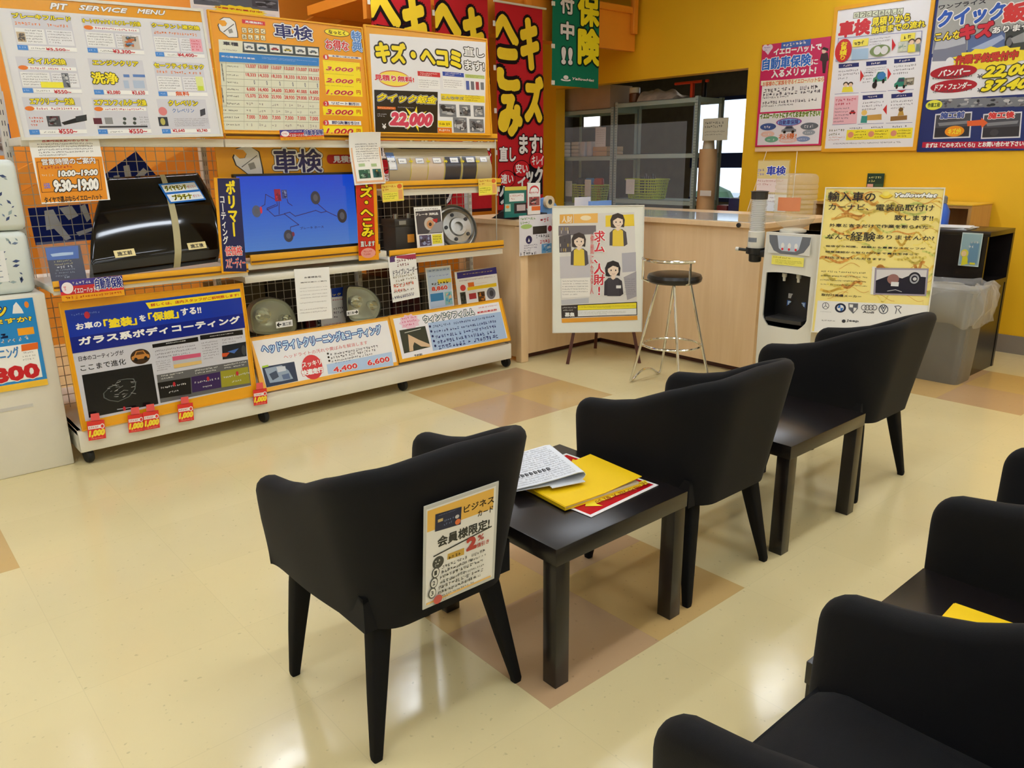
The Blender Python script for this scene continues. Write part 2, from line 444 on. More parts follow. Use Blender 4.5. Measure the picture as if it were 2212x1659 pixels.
# ------------------------------------------------------------------ the room
XW, YB, XL, YF, ZC = 6.35, 7.0, -3.6, -4.2, 3.3
T0 = 0.45
def floor_mat():
    mt, n, l, p = new_mat('vinyl_tile_floor')
    at = n.new('ShaderNodeAttribute'); at.attribute_name = 'ink'
    tc = n.new('ShaderNodeTexCoord')
    nz = n.new('ShaderNodeTexNoise'); nz.inputs['Scale'].default_value = 1.3; nz.inputs['Detail'].default_value = 5
    l.new(tc.outputs['Object'], nz.inputs['Vector'])
    mr = n.new('ShaderNodeMapRange'); mr.inputs['From Min'].default_value = .3; mr.inputs['From Max'].default_value = .7
    mr.inputs['To Min'].default_value = .95; mr.inputs['To Max'].default_value = 1.03
    l.new(nz.outputs['Fac'], mr.inputs['Value'])
    # fine flecks in the vinyl
    vo = n.new('ShaderNodeTexNoise'); vo.inputs['Scale'].default_value = 60; vo.inputs['Detail'].default_value = 1
    l.new(tc.outputs['Object'], vo.inputs['Vector'])
    m2 = n.new('ShaderNodeMapRange'); m2.inputs['From Min'].default_value = .70; m2.inputs['From Max'].default_value = .78
    m2.inputs['To Min'].default_value = 1.0; m2.inputs['To Max'].default_value = .80
    l.new(vo.outputs['Fac'], m2.inputs['Value'])
    # joints between tiles
    sx = n.new('ShaderNodeSeparateXYZ'); l.new(tc.outputs['Object'], sx.inputs[0])
    js = []
    for ax in ('X', 'Y'):
        d = n.new('ShaderNodeMath'); d.operation = 'DIVIDE'; d.inputs[1].default_value = T0; l.new(sx.outputs[ax], d.inputs[0])
        f = n.new('ShaderNodeMath'); f.operation = 'FRACT'; l.new(d.outputs[0], f.inputs[0])
        a = n.new('ShaderNodeMath'); a.operation = 'SUBTRACT'; a.inputs[1].default_value = .5; l.new(f.outputs[0], a.inputs[0])
        b = n.new('ShaderNodeMath'); b.operation = 'ABSOLUTE'; l.new(a.outputs[0], b.inputs[0])
        c = n.new('ShaderNodeMath'); c.operation = 'GREATER_THAN'; c.inputs[1].default_value = .4975; l.new(b.outputs[0], c.inputs[0]); js.append(c)
    mx = n.new('ShaderNodeMath'); mx.operation = 'MAXIMUM'; l.new(js[0].outputs[0], mx.inputs[0]); l.new(js[1].outputs[0], mx.inputs[1])
    m3 = n.new('ShaderNodeMapRange'); m3.inputs['To Min'].default_value = 1.0; m3.inputs['To Max'].default_value = .93; l.new(mx.outputs[0], m3.inputs['Value'])
    k = n.new('ShaderNodeMath'); k.operation = 'MULTIPLY'; l.new(mr.outputs[0], k.inputs[0]); l.new(m2.outputs[0], k.inputs[1])
    k2 = n.new('ShaderNodeMath'); k2.operation = 'MULTIPLY'; l.new(k.outputs[0], k2.inputs[0]); l.new(m3.outputs[0], k2.inputs[1])
    s = n.new('ShaderNodeVectorMath'); s.operation = 'SCALE'; l.new(at.outputs['Color'], s.inputs[0]); l.new(k2.outputs[0], s.inputs['Scale'])
    l.new(s.outputs['Vector'], p.inputs['Base Color'])
    p.inputs['Roughness'].default_value = .16; p.inputs['Specular IOR Level'].default_value = .55
    nb = n.new('ShaderNodeTexNoise'); nb.inputs['Scale'].default_value = 14; nb.inputs['Detail'].default_value = 3
    l.new(tc.outputs['Object'], nb.inputs['Vector'])
    b = n.new('ShaderNodeBump'); b.inputs['Strength'].default_value = .05; b.inputs['Distance'].default_value = .01
    l.new(nb.outputs['Fac'], b.inputs['Height']); l.new(b.outputs['Normal'], p.inputs['Normal'])
    return mt
M['floor'] = floor_mat()
fx0, fy0 = 1.19, 1.239
mb = MB(); i0, i1, j0, j1 = -12, 22, -14, 26
patch = [(1.19, 1.239), (2.54, 3.039), (-.61, 3.039), (4.79, 1.239), (2.54, -2.4), (-.16, -.561)]
rf = random.Random(3)
for i in range(i0, i1):
    for j in range(j0, j1):
        x, y = fx0+i*T0, fy0+j*T0
        c = (226, 210, 160)
        q = rf.randint(-1, 1); c = tuple(v+q for v in c)
        for a, b in patch:
            if -.01 < x-a < .9-T0+.01+.0 and -.01 < y-b < .9-T0+.01:
                c = (206, 172, 112) if ((round((x-a)/T0)+round((y-b)/T0)) % 2) else (196, 162, 122)
        mb.add([(x, y, 0), (x+T0, y, 0), (x+T0, y+T0, 0), (x, y+T0, 0)], [[0, 1, 2, 3]], c=c)
fl = struct(mb, 'floor', 'floor', loc=(fx0, fy0, 0), smooth=False)
struct(MB().box((XL-.1, YF-.1, ZC), (11, 11, ZC+.1)), 'ceiling', 'white_wall', smooth=False)
# right wall with the pass-through opening above the counter
OY0, OY1, OZ0, OZ1 = 4.14, 6.56, .86, 2.15
mb = MB()
mb.box((XW, YF, 0), (XW+.14, OY0, ZC)); mb.box((XW, OY1, 0), (XW+.14, 10.5, ZC))
mb.box((XW, OY0, OZ1), (XW+.14, OY1, ZC)); mb.box((XW, OY0, 0), (XW+.14, OY1, OZ0))
struct(mb, 'wall_right', 'yellow_wall', smooth=False)
struct(MB().box((XW-.012, YF, 0), (XW, 3.3, .13)), 'baseboard_right', 'baseboard', smooth=False)
struct(MB().box((XL, YB, 0), (XW, YB+.1, ZC)), 'wall_back', 'orange', smooth=False)
struct(MB().box((XL-.1, YF, 0), (XL, YB, ZC)), 'wall_left', 'white_wall', smooth=False)
struct(MB().box((XL, YF-.1, 0), (XW, YF, ZC)), 'wall_front', 'white_wall', smooth=False)
# room beyond the opening
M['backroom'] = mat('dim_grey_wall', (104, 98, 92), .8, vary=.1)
BX = 10.6
w1 = (at_x(1500, 214, BX), at_x(1640, 214, BX), at_x(1560, 425, BX))
wy0, wy1, wz0, wz1 = 4.6, w1[0].y, 0.75, w1[0].z
mb = MB()
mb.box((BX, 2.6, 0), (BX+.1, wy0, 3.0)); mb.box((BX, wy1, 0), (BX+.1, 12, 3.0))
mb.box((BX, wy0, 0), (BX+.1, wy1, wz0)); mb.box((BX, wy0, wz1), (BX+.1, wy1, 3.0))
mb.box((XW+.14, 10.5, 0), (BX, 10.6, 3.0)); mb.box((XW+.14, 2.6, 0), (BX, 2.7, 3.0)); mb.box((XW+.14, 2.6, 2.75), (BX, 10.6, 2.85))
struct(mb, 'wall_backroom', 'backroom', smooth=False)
M['navy'] = mat('navy_frame', (34, 48, 96), .5)
zb = at_x(1570, 345, BX).z
mb = MB(); mb.box((BX-.03, wy0, zb-.12), (BX+.05, wy1, zb+.1)); mb.box((BX-.02, wy0, wz1-.05), (BX+.05, wy1, wz1)); mb.box((BX-.02, wy0, wz0), (BX+.05, wy1, wz0+.06))
wf = struct(mb, 'window_1', 'navy', smooth=False)
MB().box((BX+.055, wy0, wz0), (BX+.06, wy1, wz1)).build('pane', 'clear', wf, smooth=False)
p = at_x(1263, 246, BX-.02); q = at_x(1296, 272, BX-.02)
w2 = struct(MB().box((BX-.03, q.y-.03, q.z-.03), (BX-.02, p.y+.03, p.z+.03)), 'window_2', 'white_plastic', smooth=False)
MB().box((BX-.035, q.y, q.z), (BX-.031, p.y, p.z)).build('pane', emit_mat('bright_skylight', (250, 252, 255), 2.5), w2, smooth=False)
M['grass'] = mat('far_hedge', (70, 96, 66), .9, vary=.4, vscale=3)
g = MB()
for k in range(26):
    a = random.uniform(2, 10); g.lathe([(.05, 0), (.45, .12), (.55, .4), (.35, .75), (.02, .9)], (14+random.random(), a, 0), n=8)
tag(g.build('hedge', 'grass'), 'green hedge outside the back room window', 'hedge', kind='stuff')
mb = MB(); mb.box((8.0, 5.6, 2.70), (9.2, 5.76, 2.74)); bl = tag(mb.build('backroom_fill_light', 'lampframe', smooth=False), 'strip light on the ceiling of the back room', 'light'); MB().box((8.02, 5.62, 2.69), (9.18, 5.74, 2.699)).build('diffuser', emit_mat('backroom_fill', (255, 244, 224), 30), bl, smooth=False)  # lamp added to brighten the dark back room
struct(MB().box((BX+.1, -2, -.1), (30, 20, 0)), 'ground', mat('pale_asphalt', (170, 172, 172), .9), smooth=False)

# steel landing with a flight of stairs behind the displays
LY = 5.42
mb = MB()
mb.box((3.3, LY, 2.41), (6.32, LY+.05, 2.74)); mb.box((3.3, LY+.05, 2.55), (6.32, 6.34, 2.62))
mb.box((3.3, LY-.03, 2.74), (6.32, LY+.08, 2.80), .006)
L = tag(mb.build('stair_landing', 'orange', smooth=False), 'orange painted steel landing high up in the corner by the yellow wall', 'landing')
for x in (3.32, 3.9, 4.85, 5.55, 6.24):
    MB().box((x, LY-.05, 2.56), (x+.06, LY-.002, 3.28), .005).build('post', 'orange', L)
MB().box((3.3, LY, 3.0), (6.32, LY+.03, 3.28)).build('railing_panel', mat('dusty_panel', (150, 140, 126), .6), L)
a, b = at_y(640, 72, 6.4), at_y(800, -12, 6.4)
d = (b-a).normalized(); nz = Vector((-d.z, 0, d.x))*.05
mb = MB(); A = a-d*2.6; B = a+d*.72
mb.prism([A-nz, B-nz, B+nz, A+nz], (0, .06, 0)); mb.prism([A-nz*7, B-nz*7, B-nz*1.6, A-nz*1.6], (0, .03, 0))
tag(mb.build('stair_stringer', 'orange', smooth=False), 'orange sloping stair side rising behind the posters', 'stairs')
struct(MB().box((.1, 5.4, 0), (.62, 5.5, 3.1)), 'trim_1', 'brown', smooth=False)

# ceiling lamps
lf = None
def lamp_at(x, y, sx, sy, label):
    t = thing('ceiling_light', label, 'light', (x, y, ZC-.06), 'ceiling light panels')
    mb = MB(); a, b = sx/2, sy/2
    for q in ((-a-.03, -b-.03, a+.03, -b), (-a-.03, b, a+.03, b+.03), (-a-.03, -b, -a, b), (a, -b, a+.03, b)):
        mb.box((x+q[0], y+q[1], ZC-.06), (x+q[2], y+q[3], ZC))
    mb.build('frame', 'lampframe', t, smooth=False)
    MB().box((x-a, y-b, ZC-.045), (x+a, y+b, ZC-.035)).build('diffuser', 'lamp', t, smooth=False)
    return t
for x, y in ((1.95, 5.0), (3.25, 4.98)):
    lamp_at(x, y, .42, .42, 'square ceiling light panel')
for x in (-2.4, -.4, 1.6, 3.6, 5.4):
    for y in (-3.0, -1.0, 1.0, 3.0):
        lamp_at(x, y, 1.2, .16, 'long narrow ceiling light panel')
for x in (.2, 2.0): lamp_at(x, 6.25, 1.2, .16, 'long narrow ceiling light panel')  # panels added only to brighten the orange back wall
for x in (-2.4, -.2): lamp_at(x, 5.2, 1.2, .16, 'long narrow ceiling light panel')

# ------------------------------------------------------------------ armchairs
def sstep(t): t = min(max(t, 0), 1); return t*t*(3-2*t)
def chair_shell(cx, cy):
    HW, YBK, YFR, RC = .262, -.262, .205, .13
    path = []
    for k in range(13): path.append((-HW, YFR+(YBK+RC-YFR)*k/12))
    for k in range(1, 9):
        a = PI+PI/2*k/8; path.append((-HW+RC+RC*math.cos(a), YBK+RC+RC*math.sin(a)))
    for k in range(1, 8): path.append((-HW+RC+(2*HW-2*RC)*k/8, YBK))
    for k in range(0, 9):
        a = 3*PI/2+PI/2*k/8; path.append((HW-RC+RC*math.cos(a), YBK+RC+RC*math.sin(a)))
    for k in range(1, 13): path.append((HW, YBK+RC+(YFR-YBK-RC)*k/12))
    # extra rings near both tips so that the nose is round
    def tip(sgn): return [(sgn*HW, YFR-.0+.055*math.sin(a)) for a in [PI/2*q for q in (1, .95, .89, .82, .74, .65, .54, .41, .25)]]
    path = [(x*(1-.085*sstep((.1-y)/.34)), y) for x, y in path]
    path = tip(-1) + path + tip(1)[::-1]
    n = len(path); rings = []
    for i, (x, y) in enumerate(path):
        a = Vector(path[min(i+1, n-1)]) - Vector(path[max(i-1, 0)]); a.normalize()
        out = Vector((a.y, -a.x)) if False else Vector((-a.y, a.x))
        if i < 9: out = Vector((-1, 0))
        if i >= n-9: out = Vector((1, 0))
        c = Vector((x, y))
        if out.dot(c-Vector((0, .05))) < 0: out = -out
        ax = abs(x)
        if y > YBK+RC: al = YFR-y
        elif ax >= HW-RC-1e-6 and y < YBK+RC: al = YFR-YBK-RC + RC*math.atan2(YBK+RC-y, max(ax-HW+RC, 1e-9))
        else: al = YFR-YBK-RC + RC*PI/2 + HW-RC-ax
        f = sstep((.08-y)/.30)                       # 0 at the arms, 1 at the back
        ks = ((-.06, .600), (0, .612), (.10, .625), (.20, .650), (.275, .684), (.337, .712), (.44, .747), (.54, .764), (.70, .770))
        top = ks[-1][1]
        for (a0, z0), (a1, z1) in zip(ks[:-1], ks[1:]):
            if a0 <= al <= a1: top = z0+(z1-z0)*(al-a0)/(a1-a0); break
        k = min(max((y-YFR)/.055, 0), 1)
        dn = .06*(1-math.sqrt(max(1-k*k, 0)))
        top -= dn; sc = math.sqrt(max(1-k*k, 0))*.85+.15 if k > 0 else 1
        bot = .334
        th = .062 - .012*f
        # profile: outer bottom to top, round over, inner down
        pr = []
        lean = .012 + .030*f                      # outward lean at the top
        for t in (0, .12, .35, .65, .88): pr.append((-.030*(1-t)**1.6 + lean*t*t + .006*math.sin(PI*t), bot+(top-.028-bot)*t))
        oo = lean; 
        for q in range(0, 7):
            ang = PI*q/6; pr.append((oo-th/2+th/2*math.cos(ang), top-.028+.028*math.sin(ang)))
        for t in (.8, .5, .2, 0): pr.append((oo-th-.022*(1-t), .36+(top-.028-.36)*t))
        pr.append((-.03-th*.6, bot+.004))
        mid = oo-th/2
        rings.append([(cx+c.x+out.x*(mid+(d-mid)*sc), cy+c.y+out.y*(mid+(d-mid)*sc), z) for d, z in pr])
    mb = MB(); mb.loft(rings, True, True)
    return mb
def make_chair(cx, cy, label):
    t = thing('armchair', label, 'chair', (cx, cy, 0), 'black tub armchairs')
    chair_shell(cx, cy).build('shell', 'fabric', t, angle=60)
    mb = MB()
    def seat(u, v):
        x = (u-.5)*.44; y = -.20+v*.425
        e = min(u, 1-u)*2; g2 = min(v, 1-v)*2
        z = .448 - .018*(1-min(1, e*3.5))**2 - .022*(1-min(1, g2*3.5))**2 + .006*math.sin(PI*u)*math.sin(PI*v)
        return (cx+x, cy+y, z)
    mb.grid(seat, 16, 16)
    ring = [seat(i/16, 0) for i in range(16)] + [seat(1, i/16) for i in range(16)] + [seat(1-i/16, 1) for i in range(16)] + [seat(0, 1-i/16) for i in range(16)]
    mb.loft([ring, [(a, b+(.006 if b > cy+.2 else 0), .425) for a, b, c in ring], [(a, b, .334) for a, b, c in ring]], True, True)
    mb.build('seat', 'fabric', t, angle=50)
    for sx, sy in ((-1, 1), (1, 1), (-1, -1), (1, -1)):
        rings = []
        for z, w, ox, oy in (((.336, .027, .195, .172), (.30, .027, .198, .177), (.15, .0205, .211, .199), (.012, .0135, .222, .217), (0, .012, .222, .217)) if sy > 0 else ((.336, .027, .164, .163), (.30, .027, .170, .169), (.15, .0205, .197, .193), (.012, .0135, .222, .217), (0, .012, .222, .217))):
            X, Y = cx+sx*ox, cy+sy*oy
            q = []
            for k in range(16):
                a = 2*PI*k/16; cc, ss = math.cos(a), math.sin(a)
                q.append((X+w*math.copysign(abs(cc)**.45, cc), Y+w*math.copysign(abs(ss)**.45, ss), z))
            rings.append(q)
        MB().loft(rings).build('leg', 'legcloth', t, angle=50)
    return t
chA = make_chair(.978, 1.604, 'black fabric armchair with a laminated price sign fixed to its back')
chB = dup(chA, (2.078, 1.518, 0), 'black fabric armchair between the two low tables of the far row')
chC = dup(chA, (3.235, 1.535, 0), 'black fabric armchair nearest to the water cooler and the grey bin')
chD = dup(chA, (1.04, .337, 0), 'black fabric armchair in the near row, its seat cushion in full view')
chE = dup(chA, (2.135, .375, 0), 'black fabric armchair in the near row, beyond the low table with one yellow folder')

# ------------------------------------------------------------------ low tables
def make_table(x, y, label, s=.55, h=.4215):
    t = thing('side_table', label, 'table', (x+s/2, y+s/2, 0), 'low black-brown tables')
    MB().box((x, y, h-.05), (x+s, y+s, h), .002).build('tabletop', 'blackwood', t)
    for a in (.003, s-.053):
        for b in (.003, s-.053):
            MB().box((x+a, y+b, 0), (x+a+.05, y+b+.05, h-.05), .0015).build('leg', 'blackwood', t)
    return t
TH = .4215
tb1 = make_table(1.252, 1.283, 'low black-brown table covered with a newspaper, a yellow folder and a red sheet')
tb2 = dup(tb1, (2.372+.275, 1.272+.275, 0), 'low black-brown table with a bare top in the far row')
tb3 = dup(tb1, (1.304+.272, .074+.275, 0), 'low black-brown table in the near row with a lone yellow folder')

# ------------------------------------------------------------------ gondola display shelf
GX = [.705, 1.613, 2.521, 3.43]
GB = 4.40
G = thing('display_shelf', 'long white shop shelf on castors packed with car service signs', 'shelf', (2.07, 4.2, 0))
mb = MB(); mb.box((GX[0]+.002, 3.95, .068), (GX[3]-.02, 3.97, .175), .006); mb.box((GX[0]+.002, 3.97, .15), (GX[3]-.02, 4.85, .175), .002)
mb.box((GX[0]+.002, 3.96, .068), (GX[0]+.02, 4.4, .175)); mb.box((GX[3]-.04, 3.96, .068), (GX[3]-.02, 4.4, .175))
mb.build('base_deck', 'white_steel', G)
for gx in GX:
    mb = MB(); w = .03
    mb.box((gx-w/2, GB, .07), (gx+w/2, GB+.05, 1.80), .002, c=(226, 223, 214))
    for k in range(34):
        z = .2+k*.047
        for o in (-.007, .004):
            mb.add([(gx+o, GB-.0006, z), (gx+o+.003, GB-.0006, z), (gx+o+.003, GB-.0006, z+.022), (gx+o, GB-.0006, z+.022)], [[0, 1, 2, 3]], c=(70, 70, 74))
    mb.build('upright', 'gloss', G, recalc=False)
mb = MB()
for k in range(56):
    x = GX[0]+.02+k*(GX[3]-GX[0]-.04)/55; mb.box((x-.0016, GB-.004, .18), (x+.0016, GB-.001, 1.50))
for k in range(27): mb.box((GX[0], GB-.007, .2+k*.05-.0016), (GX[3], GB-.004, .2+k*.05+.0016))
mb.build('wire_mesh', 'wire', G, smooth=False)
for k, gx in enumerate((.745, 1.63, 2.545, 3.40)):
    mb = MB(); mb.lathe([(.01, -.014), (.032, -.014), (.036, -.008), (.036, .008), (.032, .014), (.01, .014)], (gx, 4.0, .036), (1, .25, 0), 20)
    mb.box((gx-.02, 3.985, .045), (gx+.02, 4.03, .07), .004)
    mb.build('caster', 'rubber', G)
def shelf(xa, xb, yf, z, th=.03):
    mb = MB(); mb.box((xa+.004, yf, z-th), (xb-.004, GB, z), .002); mb.box((xa+.004, yf, z-th-.004), (xb-.004, yf+.02, z-th))
    return mb.build('shelf', 'white_steel', G)
def railbar(xa, xb, yf, z0, z1):
    mb = MB(); mb.box((xa+.004, yf-.014, z0), (xb-.004, yf-.001, z1), .003); o = mb.build('price_rail', 'rail', G)
    mb = MB(); mb.box((xa+.006, yf-.0165, z0+.012), (xb-.006, yf-.0145, z0+.020)); mb.build('groove_shade', 'railshadow', o)  # dark strip on the rail face, its colour stands in for groove shade
    return o
YT = 4.10
for k in range(3):
    shelf(GX[k], GX[k+1], YT, 1.505, .035); railbar(GX[k], GX[k+1], YT, 1.508, 1.556)
shelf(GX[0], GX[1], 3.96, .855); railbar(GX[0], GX[1], 3.96, .84, .885)
shelf(GX[1], GX[2], 4.03, .805)
shelf(GX[1], GX[2], 4.06, .87); railbar(GX[1]+.05, GX[2]-.05, 4.06, .862, .915)
shelf(GX[2], GX[3], 4.05, .815); railbar(GX[2], GX[3], 4.05, .822, .872)
shelf(GX[2], GX[3], 4.07, 1.222); railbar(GX[2], GX[3], 4.07, 1.228, 1.275)
# dividers and a thin rod seen at the end
MB().tube([(3.40, 4.08, .82), (3.40, 4.08, 1.52)], .003).build('rod', 'wire', G)
mb = MB(); mb.box((GX[0], 4.46, .80), (GX[3], 4.85, .82)); mb.build('shelf', 'white_steel', G, smooth=False)
dkb = [(2.56, .22, .36, (40, 36, 44), 'dark case standing behind the mesh above the car battery'), (2.80, .24, .33, (58, 44, 40), 'dark brown case standing behind the mesh above the brake flyer'), (3.06, .25, .37, (34, 32, 36), 'near black case standing behind the mesh above the wheel hub disc')]
for x, w, hh, c, lab in dkb:
    mb = MB(); mb.box((x, 4.50, .821), (x+w, 4.80, .821+hh), .02, c=c); mb.box((x+.03, 4.4985, .90), (x+w-.03, 4.4999, .97), c=(120, 116, 124)); tag(mb.build('storage_case', 'paper'), lab, 'box', 'dark cases behind the wire mesh')
# cartons on the far side of the wire mesh
cols = [((92, 84, 62), (66, 60, 46)), ((58, 52, 44), (30, 28, 26)), ((120, 44, 52), (96, 30, 40)), ((104, 96, 74), (78, 70, 52)), ((74, 66, 54), (40, 38, 34)), ((88, 40, 44), (60, 30, 34)), ((96, 92, 78), (60, 56, 48))]
names = ['olive carton', 'dark brown carton', 'dark red carton', 'sand-coloured carton', 'grey-brown carton', 'maroon carton', 'pale grey carton']
wher = ['behind the mesh above the left headlight', 'behind the mesh beside the olive one', 'behind the mesh left of the hanging white notice', 'behind the mesh right of the white notice', 'behind the mesh above the right headlight', 'behind the mesh left of the blue price card', 'behind the mesh at the end of the bottom deck']
xs = [1.66, 1.93, 2.16, 2.34, 2.56, 2.80, 3.04]
for k in range(7):
    mb = MB(); x0, x1, hh = xs[k], xs[k]+(.25, .21, .16, .20, .22, .22, .25)[k], (.52, .56, .5, .54, .46, .55, .42)[k]
    mb.box((x0, 4.47, .176), (x1, 4.80, .176+hh), .004, c=cols[k][0])
    mb.box((x0+.02, 4.4685, .24), (x1-.02, 4.4699, .30), c=cols[k][1]); mb.box((x0+.05, 4.4685, .40), (x1-.05, 4.4699, .45), c=cols[k][1])
    tag(mb.build('carton', 'paper'), names[k]+' standing '+wher[k], 'box', 'cartons behind the wire mesh')

# ------------------------------------------------------------------ counters
CT = .99
t = thing('service_counter', 'maple service counter bending round the corner behind the easel', 'counter', (4.0, 4.4, 0))
mb = MB(); mb.box((3.56, 4.02, .03), (3.60, 4.72, CT-.03), .002); mb.build('end_panel', 'maple', t)
MB().box((3.545, 4.0, 0), (3.615, 4.06, CT-.035), .006).build('corner_post', 'maple', t)
MB().box((3.60, 4.06, .04), (4.45, 4.09, CT-.03)).build('front_panel', 'maple', t, smooth=False)
MB().box((4.43, 2.705, .04), (4.46, 4.06, CT-.03)).build('front_panel', 'maple', t, smooth=False)
MB().box((4.46, 2.72, .0), (5.0, 2.75, CT-.03)).build('end_panel', 'maple', t, smooth=False)
mb = MB(); mb.box((3.62, 4.10, 0), (4.5, 4.13, .05)); mb.box((4.475, 2.75, 0), (4.5, 4.10, .05)); mb.build('toe_kick', 'redwood', t, smooth=False)
MB().box((5.0, 2.72, .0), (5.03, 4.74, CT-.03)).build('back_panel', 'maple', t, smooth=False)
mb = MB(); pts = [(3.54, 3.99), (4.40, 3.99), (4.40, 2.69), (5.40, 2.69), (5.40, 4.74), (3.54, 4.74)]
mb.prism([(a, b, CT-.03) for a, b in pts], (0, 0, .03)); mb.build('countertop', 'maple', t, smooth=False)
mb = MB(); mb.box((4.44, 2.75, CT+.0005), (5.08, 4.5, CT+.004)); mb.build('desk_mat', mat('clear_grey_desk_mat', (176, 180, 180), .08, spec=.8), t, smooth=False)
MB().lathe([(.016, 0), (.016, .004), (.012, .012)], (4.40, 2.86, CT-.015), (-1, 0, 0), 16).build('cable_cap', 'black', t)

# bar stool
sx, sy = 3.88, 2.95
st = thing('bar_stool', 'chrome bar stool with a round black seat in front of the counter', 'stool', (sx, sy, 0))
MB().lathe([(.02, .655), (.15, .655), (.163, .665), (.168, .685), (.160, .703), (.13, .712), (.02, .714)], (sx, sy, 0), n=40).build('seat', mat('black_vinyl', (22, 20, 20), .3), st)
for s in (1, -1):
    pts = [(sx-.08, sy+s*.06, .66), (sx-.15, sy+s*.19, .03), (sx-.148, sy+s*.198, .012), (sx-.13, sy+s*.2, .009)]
    pts += [(sx-.13+.26*k/8, sy+s*(.2+.0), .009+.055*math.sin(PI*k/8)) for k in range(1, 8)]
    pts += [(sx+.13, sy+s*.2, .009), (sx+.148, sy+s*.198, .012), (sx+.15, sy+s*.19, .03), (sx+.08, sy+s*.06, .66)]
    MB().tube(pts, .0085, 10).build('leg_frame', 'chrome', st)
MB().tube([(sx+.178*math.cos(2*PI*k/40), sy+.178*math.sin(2*PI*k/40), .262) for k in range(40)], .008, 8, closed=True).build('foot_ring', 'chrome', st)
# the low back: a bar on a bracket at the seat's far left
bar = []
for k in range(17):
    a = math.radians(130+122*k/16); bar.append((sx+.195*math.cos(a), sy+.195*math.sin(a), .80))
MB().tube(bar, .010, 10).build('backrest_bar', 'chrome', st)
for q in (1, 15):
    b = bar[q]; MB().tube([(sx+(b[0]-sx)*.8, sy+(b[1]-sy)*.8, .66), (b[0], b[1], .675), (b[0], b[1], .80)], .0075, 8).build('bracket', 'chrome', st)
# ------------------------------------------------------------------ signs on the display shelf
ORG, YEL, RED, NAVY, BLUE, WHT, BLK, GRY = (232, 160, 30), (250, 226, 40), (206, 30, 40), (28, 36, 104), (30, 96, 190), (248, 248, 246), (20, 18, 20), (214, 214, 220)
PHO = [(120, 124, 132), (70, 74, 84), (160, 162, 166), (40, 42, 50), (196, 196, 198), (94, 90, 96)]
def wrench(b, x, y, s):
    P = [(.10, .12), (.30, 0), (.60, .02), (.86, .22), (.92, .50), (.98, .78), (1.0, 1.0), (.55, 1.0), (.36, .84), (.12, .66), (.02, .40), (.06, .30), (.22, .44), (.40, .42), (.46, .28), (.34, .14)]
    cx, cy = .5, .5
    b.Q(BLK, *[(x+s*(cx+(a-cx)*1.1), y+s*(cy+(c-cy)*1.06)) for a, c in P])
    b.Q((236, 234, 230), *[(x+s*a, y+s*c) for a, c in P])
    b.line((90, 90, 90), [(x+.3*s, y+.72*s), (x+.8*s, y+.34*s)], .004)
    b.Q((150, 148, 140), (x+.5*s, y+.62*s), (x+.7*s, y+.56*s), (x+.78*s, y+.76*s), (x+.58*s, y+.82*s))

# --- pit service menu
b = Board([(-4, -14), (450, 30), (459, 286.5), (40.5, 301)], ('y', 4.06, 4.10), rot=True).view(0, 0, 4.608)
b.F(ORG, 0, 0, 1, .085)
b.T('PIT', WHT, 490, 30, 680, 100, bold=.04, oc=(150, 110, 40), ow=.05, sh=.3); b.T('SERVICE', WHT, 780, 50, 1272, 132, bold=.04, oc=(150, 110, 40), ow=.05, sh=.3); b.T('MENU', WHT, 1360, 88, 1648, 152, bold=.04, oc=(150, 110, 40), ow=.05, sh=.3)
cells = [((95, 110, 770, 525), 'ブレーキフルード', (115, 128, 705, 212), (('¥5,500~', (455, 475, 695, 515)),)),
 ((805, 160, 1440, 550), 'オートマチックオイル(フルード)交換', (812, 180, 1402, 270), (('¥3,300~', (1120, 492, 1345, 542)),)),
 ((1490, 215, 2040, 585), 'クーラント液交換', (1505, 228, 1988, 300), (('¥4,400~', (1765, 528, 1965, 575)),)),
 ((150, 560, 820, 935), 'オイル交換', (278, 575, 658, 645), (('¥550~', (535, 895, 710, 932)),)),
 ((870, 580, 1480, 950), 'エンジンクリア', (918, 596, 1378, 660), (('¥3,080', (1060, 900, 1200, 942)), ('¥3,630', (1310, 902, 1445, 948)))),
 ((1520, 610, 2070, 965), 'セーフティチェック', (1530, 626, 2030, 690), (('無料', (1745, 910, 1885, 955)),)),
 ((215, 965, 870, 1335), 'エアクリーナー交換', (292, 975, 742, 1042), (('¥550~', (580, 1285, 770, 1328)),)),
 ((910, 975, 1510, 1330), 'エアコンフィルター交換', (932, 988, 1460, 1052), (('¥550~', (1280, 1285, 1465, 1325)),)),
 ((1555, 985, 2100, 1325), 'クレベリン', (1672, 1000, 1970, 1052), (('¥2,640', (1715, 1285, 1840, 1318)), ('¥3,740', (1955, 1285, 2065, 1316))))]
